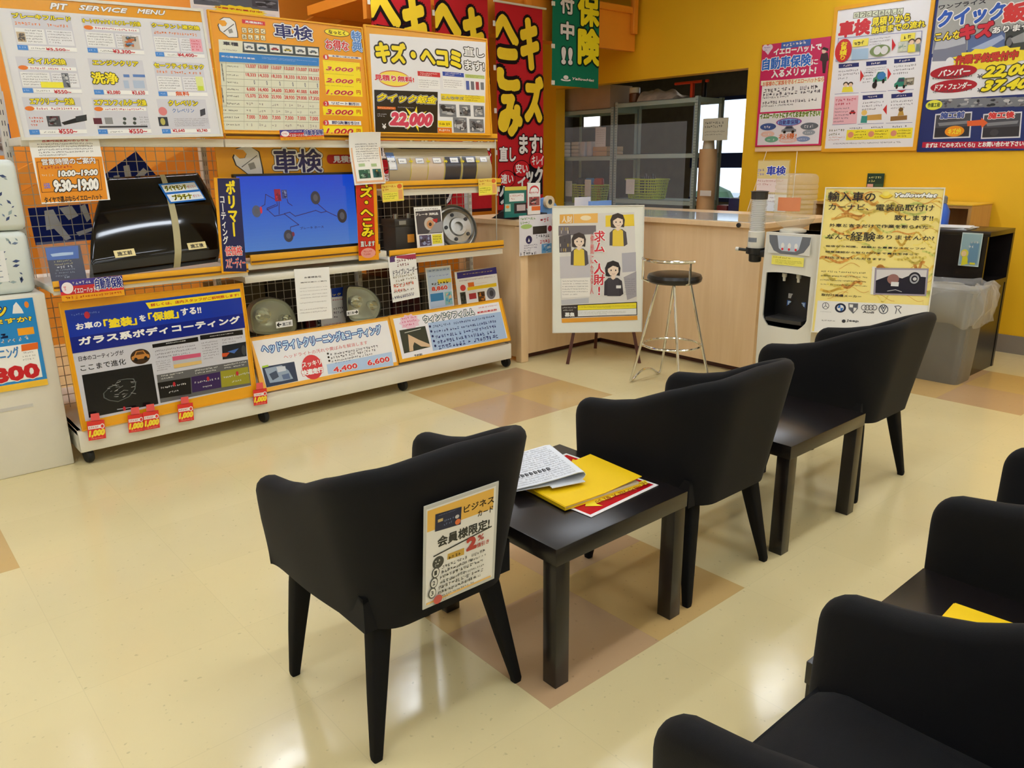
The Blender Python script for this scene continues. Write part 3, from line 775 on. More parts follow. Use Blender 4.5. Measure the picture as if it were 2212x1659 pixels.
for k, (r, ti, tr, prs) in enumerate(cells):
    c = b.rect(*r); b.U((213, 213, 222), c)
    b.T(ti, (250, 232, 40), *tr, bold=.05, oc=(56, 52, 14), ow=.07)
    if k in (0, 2, 5): b.LU((236, 120, 30), b.sub(c, .04, .24, .96, .36), 1, .7)
    elif k not in (4, 8):
        b.U(WHT, b.sub(c, .12, .25, .98, .35)); b.LU((200, 60, 90), b.sub(c, .2, .26, .96, .35), 1, .7); b.EU((232, 120, 30), b.sub(c, .01, .24, .17, .36))
    if k == 4:
        b.T('洗浄', (250, 232, 40), 905, 722, 1180, 835, bold=.05, oc=(56, 52, 14), ow=.06)
        for q, (x0, x1) in enumerate(((1225, 1290), (1320, 1445))):
            b.R((96, 132, 196), x0, 740, x1, 770); b.R((180, 196, 220), x0, 800, x1, 880)
    elif k == 6:
        b.LU((224, 90, 50), b.sub(c, .04, .5, .3, .78), 3, .7); b.PU([(70, 70, 76), (130, 130, 136), (30, 30, 32), (96, 40, 50)], b.sub(c, .34, .5, .57, .78)); b.Q(BLK, (610, 1220), (860, 1140), (865, 1200), (640, 1245)); b.Q((40, 44, 46), (750, 1160), (860, 1140), (865, 1200), (760, 1210))
    elif k == 7:
        b.R((96, 34, 48), 925, 1175, 1020, 1235); b.R((140, 140, 142), 1038, 1170, 1128, 1235)
        for x in (1240, 1340):
            for y in (1183, 1225): b.E((60, 70, 66), x-20, y-16, x+20, y+16)
        b.LU((110, 110, 116), b.sub(c, .82, .5, 1, .78), 4)
        b.R((60, 60, 66), 985, 1255, 1470, 1268)
    elif k == 8:
        b.E((222, 130, 130), 1570, 1065, 1670, 1150); b.T('クレベリン', (96, 130, 190), 1712, 1080, 1935, 1120); b.R((40, 46, 56), 1570, 1165, 1680, 1255); b.E((186, 178, 90), 1590, 1175, 1650, 1245); b.Q((60, 60, 70), (1990, 1095), (2040, 1078), (2045, 1140), (1995, 1160)); b.LU((120, 110, 120), b.sub(c, .28, .55, 1, .8), 5)
    else:
        b.U((240, 240, 240), b.sub(c, .02, .42, .5, .82)); b.U((236, 236, 240), b.sub(c, .53, .42, .98, .82))
        b.LU((96, 96, 104), b.sub(c, .18 if k == 0 else .04, .44, .48, .8), 5); b.LU((110, 104, 112), b.sub(c, .55, .44, .96, .8), 5)
        if k == 0: b.PU([(200, 180, 150), (90, 84, 80), (170, 130, 80)], b.sub(c, .03, .52, .17, .78))
        if k == 1: b.PU([(210, 200, 190), (200, 110, 60), (120, 150, 190), (90, 90, 80)], b.sub(c, .64, .48, .94, .84))
        if k == 2: b.U((240, 170, 186), b.sub(c, .74, .42, .98, .8)); b.LU((210, 60, 70), b.sub(c, .76, .45, .96, .78), 4, .7)
        if k == 3: b.U((246, 236, 60), b.sub(c, .32, .68, .7, .84)); b.PU(PHO, b.sub(c, .7, .42, .82, .82), seed=4)
        if k == 5: b.U((226, 232, 150), b.sub(c, .8, .4, .95, .82)); b.U((206, 224, 60), b.sub(c, .82, .68, .93, .8))
    b.U((74, 140, 220), b.sub(c, 0, .86, .17, .99)); b.LU((170, 206, 246), b.sub(c, .02, .88, .15, .97), 1, .6)
    b.U(WHT, b.sub(c, .18, .87, 1, .98))
    if k not in (4, 5, 8): b.LU((90, 90, 96), b.sub(c, .22, .9, .46, .96), 1, .7)
    for tx, rr in prs: b.T(tx, (196, 36, 52) if k != 5 else (226, 96, 40), *rr, bold=.03)
b.build('menu_board', 'grey and yellow pit service menu board standing at the shelf top, left end', 'sign', base=(228, 228, 232), th=.006, mt='gloss', frame=.012, fmat='white_plastic')

# --- vehicle inspection price board
b = Board([(463, 28), (793, 62), (786.5, 288), (473.6, 286)], ('y', 4.075, 4.11)).view(440, 0, 5.353)
wrench(b, 165, 205, 225)
b.R(RED, 440, 222, 712, 298); b.T('見積無料!', WHT, 475, 238, 680, 285, bold=.03)
for k, ch in enumerate('なっとくあんしん'):
    x, y = 436+72*(k % 4), 316+76*(k//4)+(k % 4)*4
    b.R((70, 60, 30), x, y, x+66, y+68); b.R((250, 236, 190), x+5, y+5, x+61, y+63); b.T(ch, (70, 60, 30), x+13, y+14, x+53, y+56)
b.T('車検', (26, 28, 98), 808, 272, 1262, 472, bold=.03, oc=WHT, ow=.06, oc2=(60, 50, 70), ow2=.085)
b.Q((228, 228, 205), (170, 455), (1335, 545), (1340, 1515), (190, 1500))
b.T('車種', (40, 40, 50), 220, 478, 400, 535, bold=.03); b.L((120, 110, 110), 215, 558, 400, 600, 1, .7)
b.Q((64, 72, 72), (450, 480), (1335, 545), (1335, 665), (450, 605))
for k, cc in enumerate(((150, 156, 160), (60, 110, 140), (190, 60, 50), (200, 180, 70), (130, 130, 130), (120, 124, 120))):
    x, y = 462+148*k, 496+11*k
    b.R((232, 234, 230), x, y, x+126, y+92); b.car(cc, x+14, y+28, x+112, y+72); b.R((64, 72, 72), x, y+92, x+126, y+110)
b.Q((44, 128, 206), (176, 604), (1332, 672), (1332, 765), (180, 712))
b.T('安心整備付き車検', WHT, 200, 640, 592, 690); b.L((206, 228, 250), 670, 655, 1310, 735, 2, .6)
rows = [(768, ['13,037']*6, 1), (868, ['18,333', '14,333', '18,333', '18,333', '18,333', '18,333'], 1), (952, ['0']*6, 2), (1033, ['6,600', '16,400', '24,600', '32,800', '41,000', '6,600'], 1), (1110, ['15,070', '25,930', '25,930', '28,930', '29,830', '17,350'], 1), (1198, None, 0), (1275, None, 0), (1355, ['7,000']*6, 1), (1440, None, 0)]
cxs = [545, 690, 840, 990, 1132, 1275]
for ri, (y, vals, kind) in enumerate(rows):
    b.line((150, 150, 130), [(185 if ri in (0, 3, 6, 7, 8) else 260, y-42), (1335, y-42+(46-ri*3.4))], .0016)
    b.L((50, 50, 44), 265 if ri < 6 else 225, y-16, 420, y+18, 1, .75, seed=ri)
    for k, cx in enumerate(cxs):
        yy = y + k*(9.2-ri*.75)
        if vals:
            w = 16*len(vals[k]) if kind == 1 else 14
            b.T(vals[k], (216, 40, 40) if kind == 1 else (90, 90, 120), cx-w*.62+(40 if kind == 2 else 0), yy-25, cx+w*.62+(40 if kind == 2 else 0), yy+25, bold=.02)
        else: b.L((170, 160, 150), cx-55, yy-20, cx+50, yy+20, 1, .9, seed=k+ri)
for cx in (465, 630, 780, 925, 1070, 1210): b.line((170, 170, 150), [(cx, 740), (cx, 1490)], .0012)
b.line((150, 150, 130), [(255, 715), (262, 1230)], .0016); b.line((150, 150, 130), [(192, 1215), (265, 1220)], .0016)
for y0, y1 in ((735, 940), (1010, 1190)): b.T('整備費用' if y0 < 900 else '法定費用', (40, 40, 40), 198, y0, 238, y1, vert=True)
b.E(BLK, 1388, 316, 1692, 440); b.E((250, 232, 50), 1396, 322, 1684, 432); b.T('なっとく', BLK, 1440, 345, 1636, 408, bold=.03)
b.T('お得な', (210, 60, 60), 1405, 455, 1678, 590, bold=.05, oc=WHT, ow=.06, oc2=BLK, ow2=.1); b.T('特典', (90, 140, 210), 1706, 362, 1832, 596, bold=.05, oc=(220, 234, 250), ow=.06, oc2=BLK, ow2=.1, vert=True)
yy = (255, 232, 30)
for y0, y1, n, ti in ((630, 1120, '1', '★早いほどお得!'), (1168, 1345, '2', 'リピート割引!!'), (1390, 1540, '3', '即決割引!!')):
    b.R(yy, 1375, y0+62, 1838, y1); b.R(WHT, 1440, y0, 1822, y0+58); b.T(ti, (40, 36, 100), 1480, y0+8, 1795, y0+52, bold=.03); b.E((210, 50, 60), 1378, y0-2, 1450, y0+62); b.T(n, WHT, 1402, y0+10, 1424, y0+50, bold=.03)
for y, tx in ((768, '3.000'), (904, '2.000'), (1038, '1.000'), (1265, '3.000'), (1487, '1.000')):
    b.T(tx, (200, 34, 34), 1410, y, 1728, y+64, bold=.045, sh=.25, oc=(255, 244, 170), ow=.03); b.T('円', (200, 34, 34), 1765, y+6, 1815, y+54)
for y in (722, 860, 995): b.L((110, 90, 20), 1395, y-18, 1740, y+16, 1, .7)
b.L((110, 110, 90), 205, 1500, 850, 1530, 1, .6)
b.build('price_board', 'yellow vehicle inspection price table board with a wrench, at the shelf top centre', 'sign', base=(236, 160, 28), th=.006, mt='gloss', frame=.008)

# --- scratch and dent board
b = Board([(791.8, 61.5), (1056.7, 83), (1053, 287.5), (806.2, 287.5)], ('y', 4.075, 4.11)).view(780, 0, 5.53)
b.Q((238, 238, 240), (98, 402), (1490, 505), (1478, 1590), (150, 1590))
b.T('キズ・ヘコミ', (248, 226, 40), 172, 500, 1188, 805, bold=.075, oc=BLK, ow=.085)
b.T('直し', WHT, 1222, 560, 1470, 685, bold=.03, oc=BLK, ow=.07); b.T('ます!', WHT, 1232, 722, 1472, 848, bold=.03, oc=BLK, ow=.07)
b.E((190, 60, 60), 190, 828, 592, 1050); b.E((250, 226, 90), 196, 838, 586, 1040); b.T('見積り無料!', (214, 34, 60), 158, 890, 630, 985, bold=.05, oc=WHT, ow=.06)
for x0, x1, cc in ((672, 945, (206, 50, 56)), (970, 1228, (50, 78, 170))):
    b.R(WHT, x0, 850, x1, 1070); b.R(cc, x0, 848+(x0-672)*.02, x1, 925); b.L(WHT, x0+30, 860, x1-30, 918, 2, .7); b.L((120, 110, 120), x0+12, 945, x1-12, 1062, 4)
b.R((190, 206, 120), 1240, 885, 1475, 945); b.L((100, 80, 40), 1250, 890, 1470, 940, 2, .6)
for k, cc in enumerate(((80, 100, 170), (110, 110, 120), (170, 70, 80), (120, 124, 130))): b.R(cc, 1250+58*k, 965+k*6, 1295+58*k, 1075)
b.Q((24, 22, 26), (155, 1072), (915, 1098), (912, 1592), (172, 1592))
b.T('クイック鈑金', (250, 230, 50), 192, 1115, 905, 1240, bold=.05, sh=.3, oc=BLK, ow=.05, oc2=WHT, ow2=.085)
b.R((226, 110, 40), 190, 1270, 412, 1310); b.L((250, 220, 190), 200, 1275, 400, 1305, 1, .7); b.L((190, 190, 200), 430, 1270, 640, 1300, 1, .7)
b.star((250, 226, 60), 420, 1255, 850, 1580, 9, .35)
b.T('22,000', (214, 66, 96), 335, 1350, 850, 1520, bold=.07, sh=.3, oc=WHT, ow=.07); b.T('¥', WHT, 250, 1478, 300, 1540); b.L((200, 200, 206), 180, 1350, 320, 1400, 2, .7)
b.R((240, 214, 60), 950, 1118, 1478, 1228); b.T('こんなキズ', WHT, 958, 1145, 1225, 1192, oc=(120, 110, 40)); b.L((120, 90, 20), 1240, 1130, 1430, 1215, 3, .65)
for k in range(5): b.P(PHO, *((930, 1240, 1140, 1400), (1170, 1250, 1310, 1390), (1340, 1260, 1472, 1400), (1095, 1400, 1270, 1585), (1290, 1420, 1470, 1585))[k], seed=20+k)
b.R((250, 220, 40), 915, 1440, 1085, 1520); b.L((110, 80, 20), 930, 1455, 1070, 1505, 1, .7); b.R((230, 120, 40), 912, 1522, 1085, 1590); b.L(WHT, 930, 1535, 1070, 1580, 1, .7)
b.build('dent_board', 'white and yellow scratch and dent repair board at the shelf top, right end', 'sign', base=(238, 172, 60), th=.006, mt='gloss', frame=.008)

# --- poster standing behind the price board
b = Board([(413, -40), (603, -30), (606, 110), (416, 110)], ('y', 4.62)).view(380, 0, 5.267)
b.Q((90, 96, 110), (195, -30), (1165, -20), (1165, 130), (205, 45)); b.P([(104, 110, 128), (70, 74, 84), (150, 156, 170)], 210, -30, 520, 40, seed=5); b.P([(70, 70, 82), (40, 42, 50), (130, 134, 150)], 860, -20, 1160, 110, seed=8)
b.R((226, 228, 240), 190, 60, 1165, 560)
b.star(YEL, 400, 25, 1050, 215, 16, .82); b.T('作業予約受付中', (190, 50, 40), 440, 70, 975, 150, bold=.05)
b.R((170, 30, 50), 350, 170, 425, 215)
b.build('poster', 'poster of grey car pictures with a yellow burst, half hidden behind the inspection price board', 'poster', base=(240, 240, 246), th=.003)

# --- opening hours notice hanging from the top rail
b = Board([(64.4, 293.5), (215.9, 290), (234, 432.5), (84.8, 440.5)], ('y', 4.062, 4.074), rot=True).view(0, 280, 4.424)
b.T('営業時間変更のおしらせ', (196, 40, 60), 395, 84, 845, 112); b.L((60, 60, 66), 352, 128, 915, 245, 5, .62)
b.Q((236, 150, 32), (330, 268), (972, 258), (1030, 665), (378, 698))
b.line((110, 50, 20), [(352, 310), (940, 290), (975, 575), (400, 600)], .0022, True)
b.T('営業時間のご案内', WHT, 392, 280, 912, 322, bold=.03, oc=(130, 70, 20), ow=.05)
b.L((190, 50, 40), 388, 345, 700, 370, 1, .8); b.L((250, 230, 200), 395, 425, 530, 445, 1, .7)
b.T('10:00~19:00', WHT, 550, 395, 935, 432, bold=.06, sh=.2, oc=BLK, ow=.07)
b.T('土日祝', (90, 110, 210), 412, 512, 482, 560, bold=.03, oc=(240, 200, 220), ow=.04); b.T('9:30~19:00', WHT, 508, 488, 945, 570, bold=.06, sh=.2, oc=BLK, ow=.07)
b.T('タイヤで選ぶならイエローハット', (40, 30, 20), 420, 648, 980, 650 + 18, bold=.03)
b.build('hours_notice', 'white and orange opening hours notice hanging from the top rail over the black car bonnet', 'notice', th=.002, mt='gloss')

# --- small wobbling strips on the rails
def strip(C, pl, label, v):
    b = Board(C, pl, rot=True); x0, y0 = C[0]; x1, y1 = C[2]; b.F((74, 66, 150), 0, 0, 1, .55); b.F((206, 56, 60), .15, .3, .62, .72); b.F((240, 170, 40), .0, .72, 1, 1)
    r = (0, 0, b.w, b.h); b.TU('自動車保険', (40, 50, 140), b.sub(r, .55, .06, .98, .58), bold=.05, oc=WHT, ow=.07)
    b.TU('イエローハットの', WHT, b.sub(r, .2, .42, .6, .68), bold=.03); b.LU(WHT, b.sub(r, .2, .06, .52, .3), 1, .6); b.LU((200, 60, 30), b.sub(r, .06, .76, .96, .94), 1, .7)
    b.EU((250, 240, 246), b.sub(r, .02, .1, .2, .66)); b.LU((220, 60, 90), b.sub(r, .05, .25, .17, .55), 1, .6)
    b.build('shelf_strip', label, 'label', base=(226, 60, 70), th=.0015, mt='gloss', group='car insurance strips')
strip([(127, 606), (265, 595), (268, 637), (134, 652)], ('y', 3.938), 'car insurance strip on the yellow rail below the black car bonnet', 0)
strip([(600, 281), (693, 279), (706, 300), (610, 303)], ('y', 4.068), 'car insurance strip on the top rail under the inspection price board', 1)

# --- body coating board, leaning at the left bottom
b = Board([(127, 657), (520, 612), (556, 852), (180, 930)], ('y', 3.946, 3.985)).view(120, 580, 4.148)
b.Q((206, 206, 216), (80, 375), (1650, 180), (1752, 1050), (268, 1370))
b.Q((20, 70, 176), (80, 375), (1650, 180), (1655, 205), (83, 400))
b.Q((18, 52, 168), (82, 385), (1652, 192), (1698, 530), (152, 762)); b.Q((14, 34, 134), (128, 620), (1680, 400), (1698, 530), (152, 762))
b.Q(YEL, (805, 308), (1655, 205), (1662, 258), (840, 362)); b.T('詳しくは、店内スタッフがご説明致します!', (206, 30, 40), 850, 315, 1640, 248, bold=.02)
b.L((120, 150, 220), 138, 405, 400, 395, 1, .9); b.E((190, 40, 60), 250, 388, 312, 445)
b.T('お車の', WHT, 178, 495, 412, 522, bold=.04); b.T('「塗装」', YEL, 428, 460, 728, 500, bold=.05); b.T('を', WHT, 748, 422, 808, 468, bold=.04); b.T('「保護」', YEL, 828, 402, 1102, 440, bold=.05); b.T('する!!', WHT, 1118, 362, 1305, 398, bold=.04)
b.T('ガラス系ボディコーティング', WHT, 203, 622, 1652, 485, bold=.045)
b.T('日本のコーティングが', (60, 56, 64), 202, 790, 612, 772); b.T('ここまで進化', (30, 28, 34), 218, 868, 632, 858, bold=.01)
b.E((60, 40, 24), 660, 735, 858, 842); b.car((196, 130, 60), 672, 750, 845, 815, glass=(90, 60, 30))
b.Q((16, 16, 20), (235, 955), (862, 852), (922, 1212), (300, 1338))
for k, cc in enumerate(((90, 94, 92), (24, 25, 26))):
    s_ = 1 if k == 0 else .93
    b.Q(cc, *[(575+(x-575)*s_, 1085+(y-1085)*s_) for x, y in ((425, 1120), (470, 1075), (530, 1040), (560, 1000), (640, 985), (700, 985), (722, 1020), (715, 1080), (660, 1150), (560, 1195), (480, 1185), (430, 1160))])
rg = random.Random(5)
for k in range(24):
    x, y = rg.uniform(460, 690), rg.uniform(1010, 1160); a = rg.uniform(-.6, .2); q = rg.uniform(12, 46)
    b.line(rg.choice([(150, 152, 148), (200, 200, 196), (100, 100, 98)]), [(x, y), (x+q*math.cos(a), y+q*math.sin(a))], .0016)
b.line((170, 170, 176), [(555, 1262), (675, 1245)], .004); b.E((190, 40, 60), 600, 1238, 632, 1272)
b.Q((18, 16, 20), (865, 680), (1275, 612), (1280, 652), (870, 712)); b.Q((18, 16, 20), (1293, 600), (1675, 548), (1680, 592), (1297, 640))
b.T('日本本人が作った品質', WHT, 990, 668, 1165, 650); b.T('信頼が得た日本で最先端', WHT, 1380, 606, 1592, 580)
b.L((110, 106, 116), 885, 730, 1270, 760, 3); b.L((110, 106, 116), 895, 830, 1045, 905, 5); b.L((110, 106, 116), 1305, 660, 1480, 800, 7); b.L((110, 106, 116), 1490, 630, 1690, 655, 2)
b.Q((206, 90, 120), (1045, 790), (1300, 755), (1302, 790), (1050, 828)); b.Q((190, 190, 196), (1050, 828), (1302, 790), (1306, 822), (1055, 862)); b.Q((226, 190, 120), (1055, 862), (1306, 822), (1310, 850), (1062, 895))
b.Q((26, 30, 40), (1490, 692), (1705, 655), (1712, 785), (1497, 816)); b.Q((200, 80, 40), (1490, 760), (1560, 752), (1530, 790), (1492, 792)); b.Q((70, 110, 190), (1540, 745), (1640, 715), (1600, 760)); b.E((60, 64, 70), 1660, 690, 1712, 775)
b.Q((98, 98, 100), (905, 955), (1722, 815), (1752, 1045), (940, 1205))
for pts, cc, y in (([(912, 1025), (1208, 975), (1216, 1122), (936, 1165)], (14, 12, 16), 0), ([(1215, 972), (1472, 925), (1482, 1065), (1224, 1112)], (50, 26, 84), -48), ([(1476, 920), (1722, 880), (1742, 1025), (1487, 1066)], (156, 150, 40), -96)):
    b.Q(cc, *pts); x0 = pts[0][0]
    b.L(WHT, x0+30, 955+y, x0+250, 985+y-22, 2, .6); b.L((226, 226, 226), x0+25, 1060+y, x0+270, 1080+y-42, 1, .8); b.L(WHT, x0+100, 1100+y, x0+200, 1112+y-14, 1, .9); b.E((190, 40, 50), x0+135, 1040+y-22, x0+165, 1075+y-22)
b.build('coating_board', 'blue body coating sign in an orange frame leaning at the shelf bottom left', 'sign', base=(240, 170, 28), th=.006, mt='gloss', frame=.004)

# --- headlight cleaning board
b = Board([(542.5, 730), (836.7, 685.7), (860, 784), (563.7, 852.6)], ('y', 3.946, 4.03)).view(500, 540, 5.183)
b.Q((240, 240, 242), (230, 1022), (1745, 790), (1852, 1252), (392, 1542))
b.T('ヘッドライトクリーニング&コーティング', (196, 226, 248), 325, 1058, 1680, 938, bold=.04, oc=(30, 76, 150), ow=.09)
b.T('ヘッドライトの汚れや黄ばみを解消します', (206, 70, 80), 580, 1178, 1525, 1055, bold=.0)
b.Q((44, 58, 84), (340, 1312), (702, 1250), (746, 1466), (392, 1540)); b.Q((150, 168, 190), (370, 1330), (560, 1290), (640, 1350), (690, 1440), (560, 1470), (430, 1490)); b.Q((210, 216, 226), (500, 1310), (600, 1300), (610, 1350), (520, 1370)); b.Q((60, 74, 96), (420, 1390), (500, 1350), (530, 1420), (460, 1460)); b.Q((90, 110, 146), (560, 1400), (640, 1380), (660, 1440), (580, 1450)); b.Q((170, 206, 60), (340, 1300), (410, 1285), (415, 1305), (345, 1322))
b.E((216, 60, 66), 762, 1195, 1045, 1425); b.T('スッキリ', WHT, 785, 1262, 1005, 1280, bold=.03, oc=(216, 60, 66), ow=.05); b.T('快適走行', WHT, 780, 1352, 1030, 1365, bold=.06, oc=(216, 40, 50), ow=.06)
for k in range(3): b.T('●', (30, 28, 30), 1065+8*k, 1152+40*k, 1092+8*k, 1170+40*k); b.L((80, 76, 82), 1100+8*k, 1150+40*k, 1660-30*k, 1095+40*k, 1, .75)
b.Q((180, 206, 240), (1065, 1282), (1792, 1140), (1816, 1300), (1082, 1390))
b.T('クリーニング', (50, 70, 140), 1155, 1262, 1335, 1240); b.T('クリーニング&コーティング', (50, 70, 140), 1460, 1205, 1760, 1150)
b.T('4,400', (216, 50, 66), 1138, 1318, 1412, 1325, bold=.05, oc=WHT, ow=.05); b.T('6,600', (216, 50, 66), 1518, 1240, 1772, 1252, bold=.05, oc=WHT, ow=.05)
b.build('headlight_board', 'white and blue headlight cleaning sign in an orange frame, bottom centre of the shelf', 'sign', base=(240, 180, 70), th=.006, mt='gloss', frame=.003)

# --- window film board
b = Board([(840.5, 682.7), (1080.2, 646.3), (1103.8, 734.1), (863.3, 783.1)], ('y', 3.946, 4.04)).view(800, 540, 5.924)
b.Q((238, 238, 244), (290, 880), (1640, 665), (1755, 1125), (410, 1395))
b.star((236, 196, 214), 340, 840, 660, 1000, 10, .8); b.L((210, 90, 130), 390, 860, 610, 960, 3, .7)
b.T('ウィンドウフィルム', WHT, 672, 850, 1332, 828, bold=.04, oc=(52, 84, 90), ow=.1)
b.T('プライバシー', (206, 70, 90), 1378, 735, 1620, 712); b.T('断熱効果抜群', (206, 40, 50), 1368, 792, 1620, 775, bold=.03)
b.Q((46, 56, 50), (370, 1030), (700, 972), (766, 1240), (432, 1325)); b.Q((214, 184, 150), (480, 1080), (540, 1110), (620, 1150), (755, 1205), (762, 1240), (650, 1235), (560, 1180), (545, 1230), (550, 1290), (500, 1300), (490, 1200)); b.line((200, 206, 200), [(440, 1060), (640, 1010)], .004)
b.Q((168, 194, 228), (735, 935), (1668, 790), (1745, 1128), (802, 1292))
for k in range(5):
    x, y = 745+17*k, 985+62*k
    b.T('●', (30, 36, 90), x, y-18, x+32, y+8); b.L((40, 46, 110), x+45, y-24, x+860, y-118+k*4, 1, .72, seed=k)
b.T('予約制', (30, 28, 34), 555, 1340, 665, 1350)
b.build('film_board', 'white and pale blue window film sign in an orange frame, bottom right of the shelf', 'sign', base=(238, 178, 50), th=.006, mt='gloss', frame=.003)

# --- television, its header and side strips
t = thing('television', 'flat television showing red brake pipes and four wheels on blue', 'television', (1.95, 4.1, .915))
b = Board([(513, 381.5), (764, 376), (774, 524), (525.5, 546.5)], ('y', 4.085, 4.10)).view(460, 280, 5.184)
dk = (52, 30, 84)
for k in range(24):
    q = k/23; b.F((int(10+66*q), int(70+56*q), int(208-6*q)), 0, k/24, 1, (k+1)/24)
for pts in ([(545, 860), (580, 840), (590, 725), (690, 780)], [(715, 800), (720, 850), (610, 895), (690, 970), (800, 945), (960, 1065), (870, 1090), (865, 1130)], [(740, 800), (740, 945)], [(800, 940), (860, 925), (920, 970), (1150, 905), (1210, 930), (1270, 915), (1385, 970)], [(1170, 830), (1270, 915)], [(830, 780), (840, 820), (885, 850)], [(605, 900), (605, 880), (700, 840)]):
    b.line(dk, pts, .004)
for x0, y0, x1, y1, cc in ((430, 850, 545, 980, (84, 88, 104)), (1085, 690, 1205, 835, (56, 56, 66)), (1385, 890, 1505, 1040, (40, 40, 52)), (785, 1125, 905, 1255, (56, 56, 66))):
    b.E(cc, x0, y0, x1, y1); b.E((84, 84, 92), x0+30, y0+35, x1-30, y1-35)
b.E((206, 40, 60), 520, 860, 556, 940); b.E((120, 40, 60), 880, 1145, 915, 1195)
b.P([(150, 24, 50), (110, 20, 50), (186, 40, 60), (90, 20, 60)], 680, 668, 765, 800, seed=3); b.P([(60, 66, 120), (40, 44, 90), (120, 130, 170)], 765, 675, 835, 770, seed=4)
b.T('ブレーキ ホース', (30, 36, 80), 975, 1090, 1240, 1100)
def screen_mat():
    mt, n, l, p = new_mat('lit_screen')
    at = n.new('ShaderNodeAttribute'); at.attribute_name = 'ink'; l.new(at.outputs['Color'], p.inputs['Emission Color']); p.inputs['Emission Strength'].default_value = .8
    p.inputs['Base Color'].default_value = (.01, .01, .012, 1); p.inputs['Roughness'].default_value = .15
    return mt
M['screen'] = screen_mat()
b.build('screen', base=(46, 104, 220), th=.01, mt='screen', parent=t)
mb = MB(); o, ex, ey, en = b.p0, b.ex, b.ey, b.en
P = lambda u, v, z: o+ex*u+ey*v+en*z
for a0, c0, a1, c1 in ((-.012, -.014, b.w+.012, 0), (-.012, b.h, b.w+.012, b.h+.012), (-.012, 0, 0, b.h), (b.w, 0, b.w+.012, b.h)):
    mb.prism([P(a0, c0, -.03), P(a1, c0, -.03), P(a1, c1, -.03), P(a0, c1, -.03)], en*.034)
mb.prism([P(.02, .02, -.05), P(b.w-.02, .02, -.05), P(b.w-.02, b.h-.02, -.05), P(.02, b.h-.02, -.05)], en*.038)
mb.build('casing', 'black', t, smooth=False)
MB().box((1.80, 4.07, .871), (2.15, 4.18, .893), .004).box((1.94, 4.12, .88), (2.0, 4.15, o.z+.05)).build('stand', 'black', t)

b = Board([(477.4, 317), (800, 319), (800, 535), (478.5, 561)], ('y', 4.195)).view(460, 280, 5.184)
wrench(b, 225, 180, 330); b.T('車検', (26, 30, 98), 672, 222, 1222, 470, bold=.03, oc=WHT, ow=.06, oc2=(60, 44, 20), ow2=.085)
b.R((190, 50, 40), 1300, 280, 1700, 380); b.E((190, 50, 40), 1270, 280, 1340, 380); b.T('見積無料', WHT, 1345, 295, 1690, 365, bold=.04); b.L((70, 50, 20), 655, 150, 1250, 180, 1, .7)
b.build('header_sign', 'yellow vehicle inspection header with a wrench standing behind the television', 'sign', base=(238, 166, 26), th=.008, mt='gloss')
b = Board([(461, 384), (517, 384), (533, 588), (480, 590)], ('y', 3.936, 3.95), rot=True).view(460, 280, 5.184)
b.Q((24, 30, 84), (48, 545), (300, 545), (378, 1590), (118, 1590))
b.T('ポリマ丨', YEL, 142, 572, 285, 1190, bold=.05, vert=True); b.T('コ丨ティング', WHT, 72, 750, 172, 1280, bold=.03, vert=True)
b.T('低価格', (226, 60, 60), 135, 1310, 330, 1405, bold=.03, oc=WHT, ow=.05); b.T('スピーディー', (226, 60, 60), 140, 1440, 362, 1545, bold=.03, oc=WHT, ow=.05)
b.build('polymer_strip', 'tall navy polymer coating strip sign at the left edge of the television', 'sign', base=(238, 170, 30), th=.003, mt='gloss')
b = Board([(764, 375), (811, 377), (820, 560), (779, 564)], ('y', 4.032, 4.036), rot=True).view(460, 280, 5.184)
b.F((206, 44, 34), 0, 0, .84, .94)
b.T('キズ・へこみ', YEL, 1640, 540, 1800, 1195, bold=.05, vert=True, oc=(60, 20, 10), ow=.06)
b.T('直します', WHT, 1652, 1250, 1812, 1302, bold=.03, oc=BLK, ow=.06); b.E((236, 160, 150), 1655, 1330, 1822, 1432); b.L((200, 40, 40), 1685, 1350, 1790, 1410, 2, .6)
b.build('dent_strip', 'tall red dent repair strip sign at the right edge of the television', 'sign', base=(240, 160, 30), th=.003, mt='gloss')
# curled notice over the header
b = Board([(747, 289), (817, 287), (833, 396), (768, 400)], ('y', 4.03, 4.068), rot=True).view(460, 280, 5.184)
b.F((240, 190, 150), .04, .28, .97, .97); b.F((250, 248, 242), .08, .27, .92, .93)
b.L((70, 70, 76), 1575, 160, 1860, 360, 8, .6); b.R((176, 200, 150), 1620, 385, 1690, 415); b.R((176, 200, 150), 1755, 385, 1825, 415); b.P([(46, 96, 70), (30, 60, 50), (150, 190, 160), (40, 110, 90)], 1620, 455, 1755, 545, seed=3); b.P([(40, 110, 110), (30, 60, 60), (210, 190, 90), (30, 80, 80)], 1770, 445, 1885, 535, seed=6)
b.build('curled_notice', 'curled white notice with green drawings hanging between the header sign and the car panel', 'notice', th=.0012, mt='gloss', bend=lambda u, v: .035*max(v-.55, 0)**2*4+.012*math.sin(PI*u))

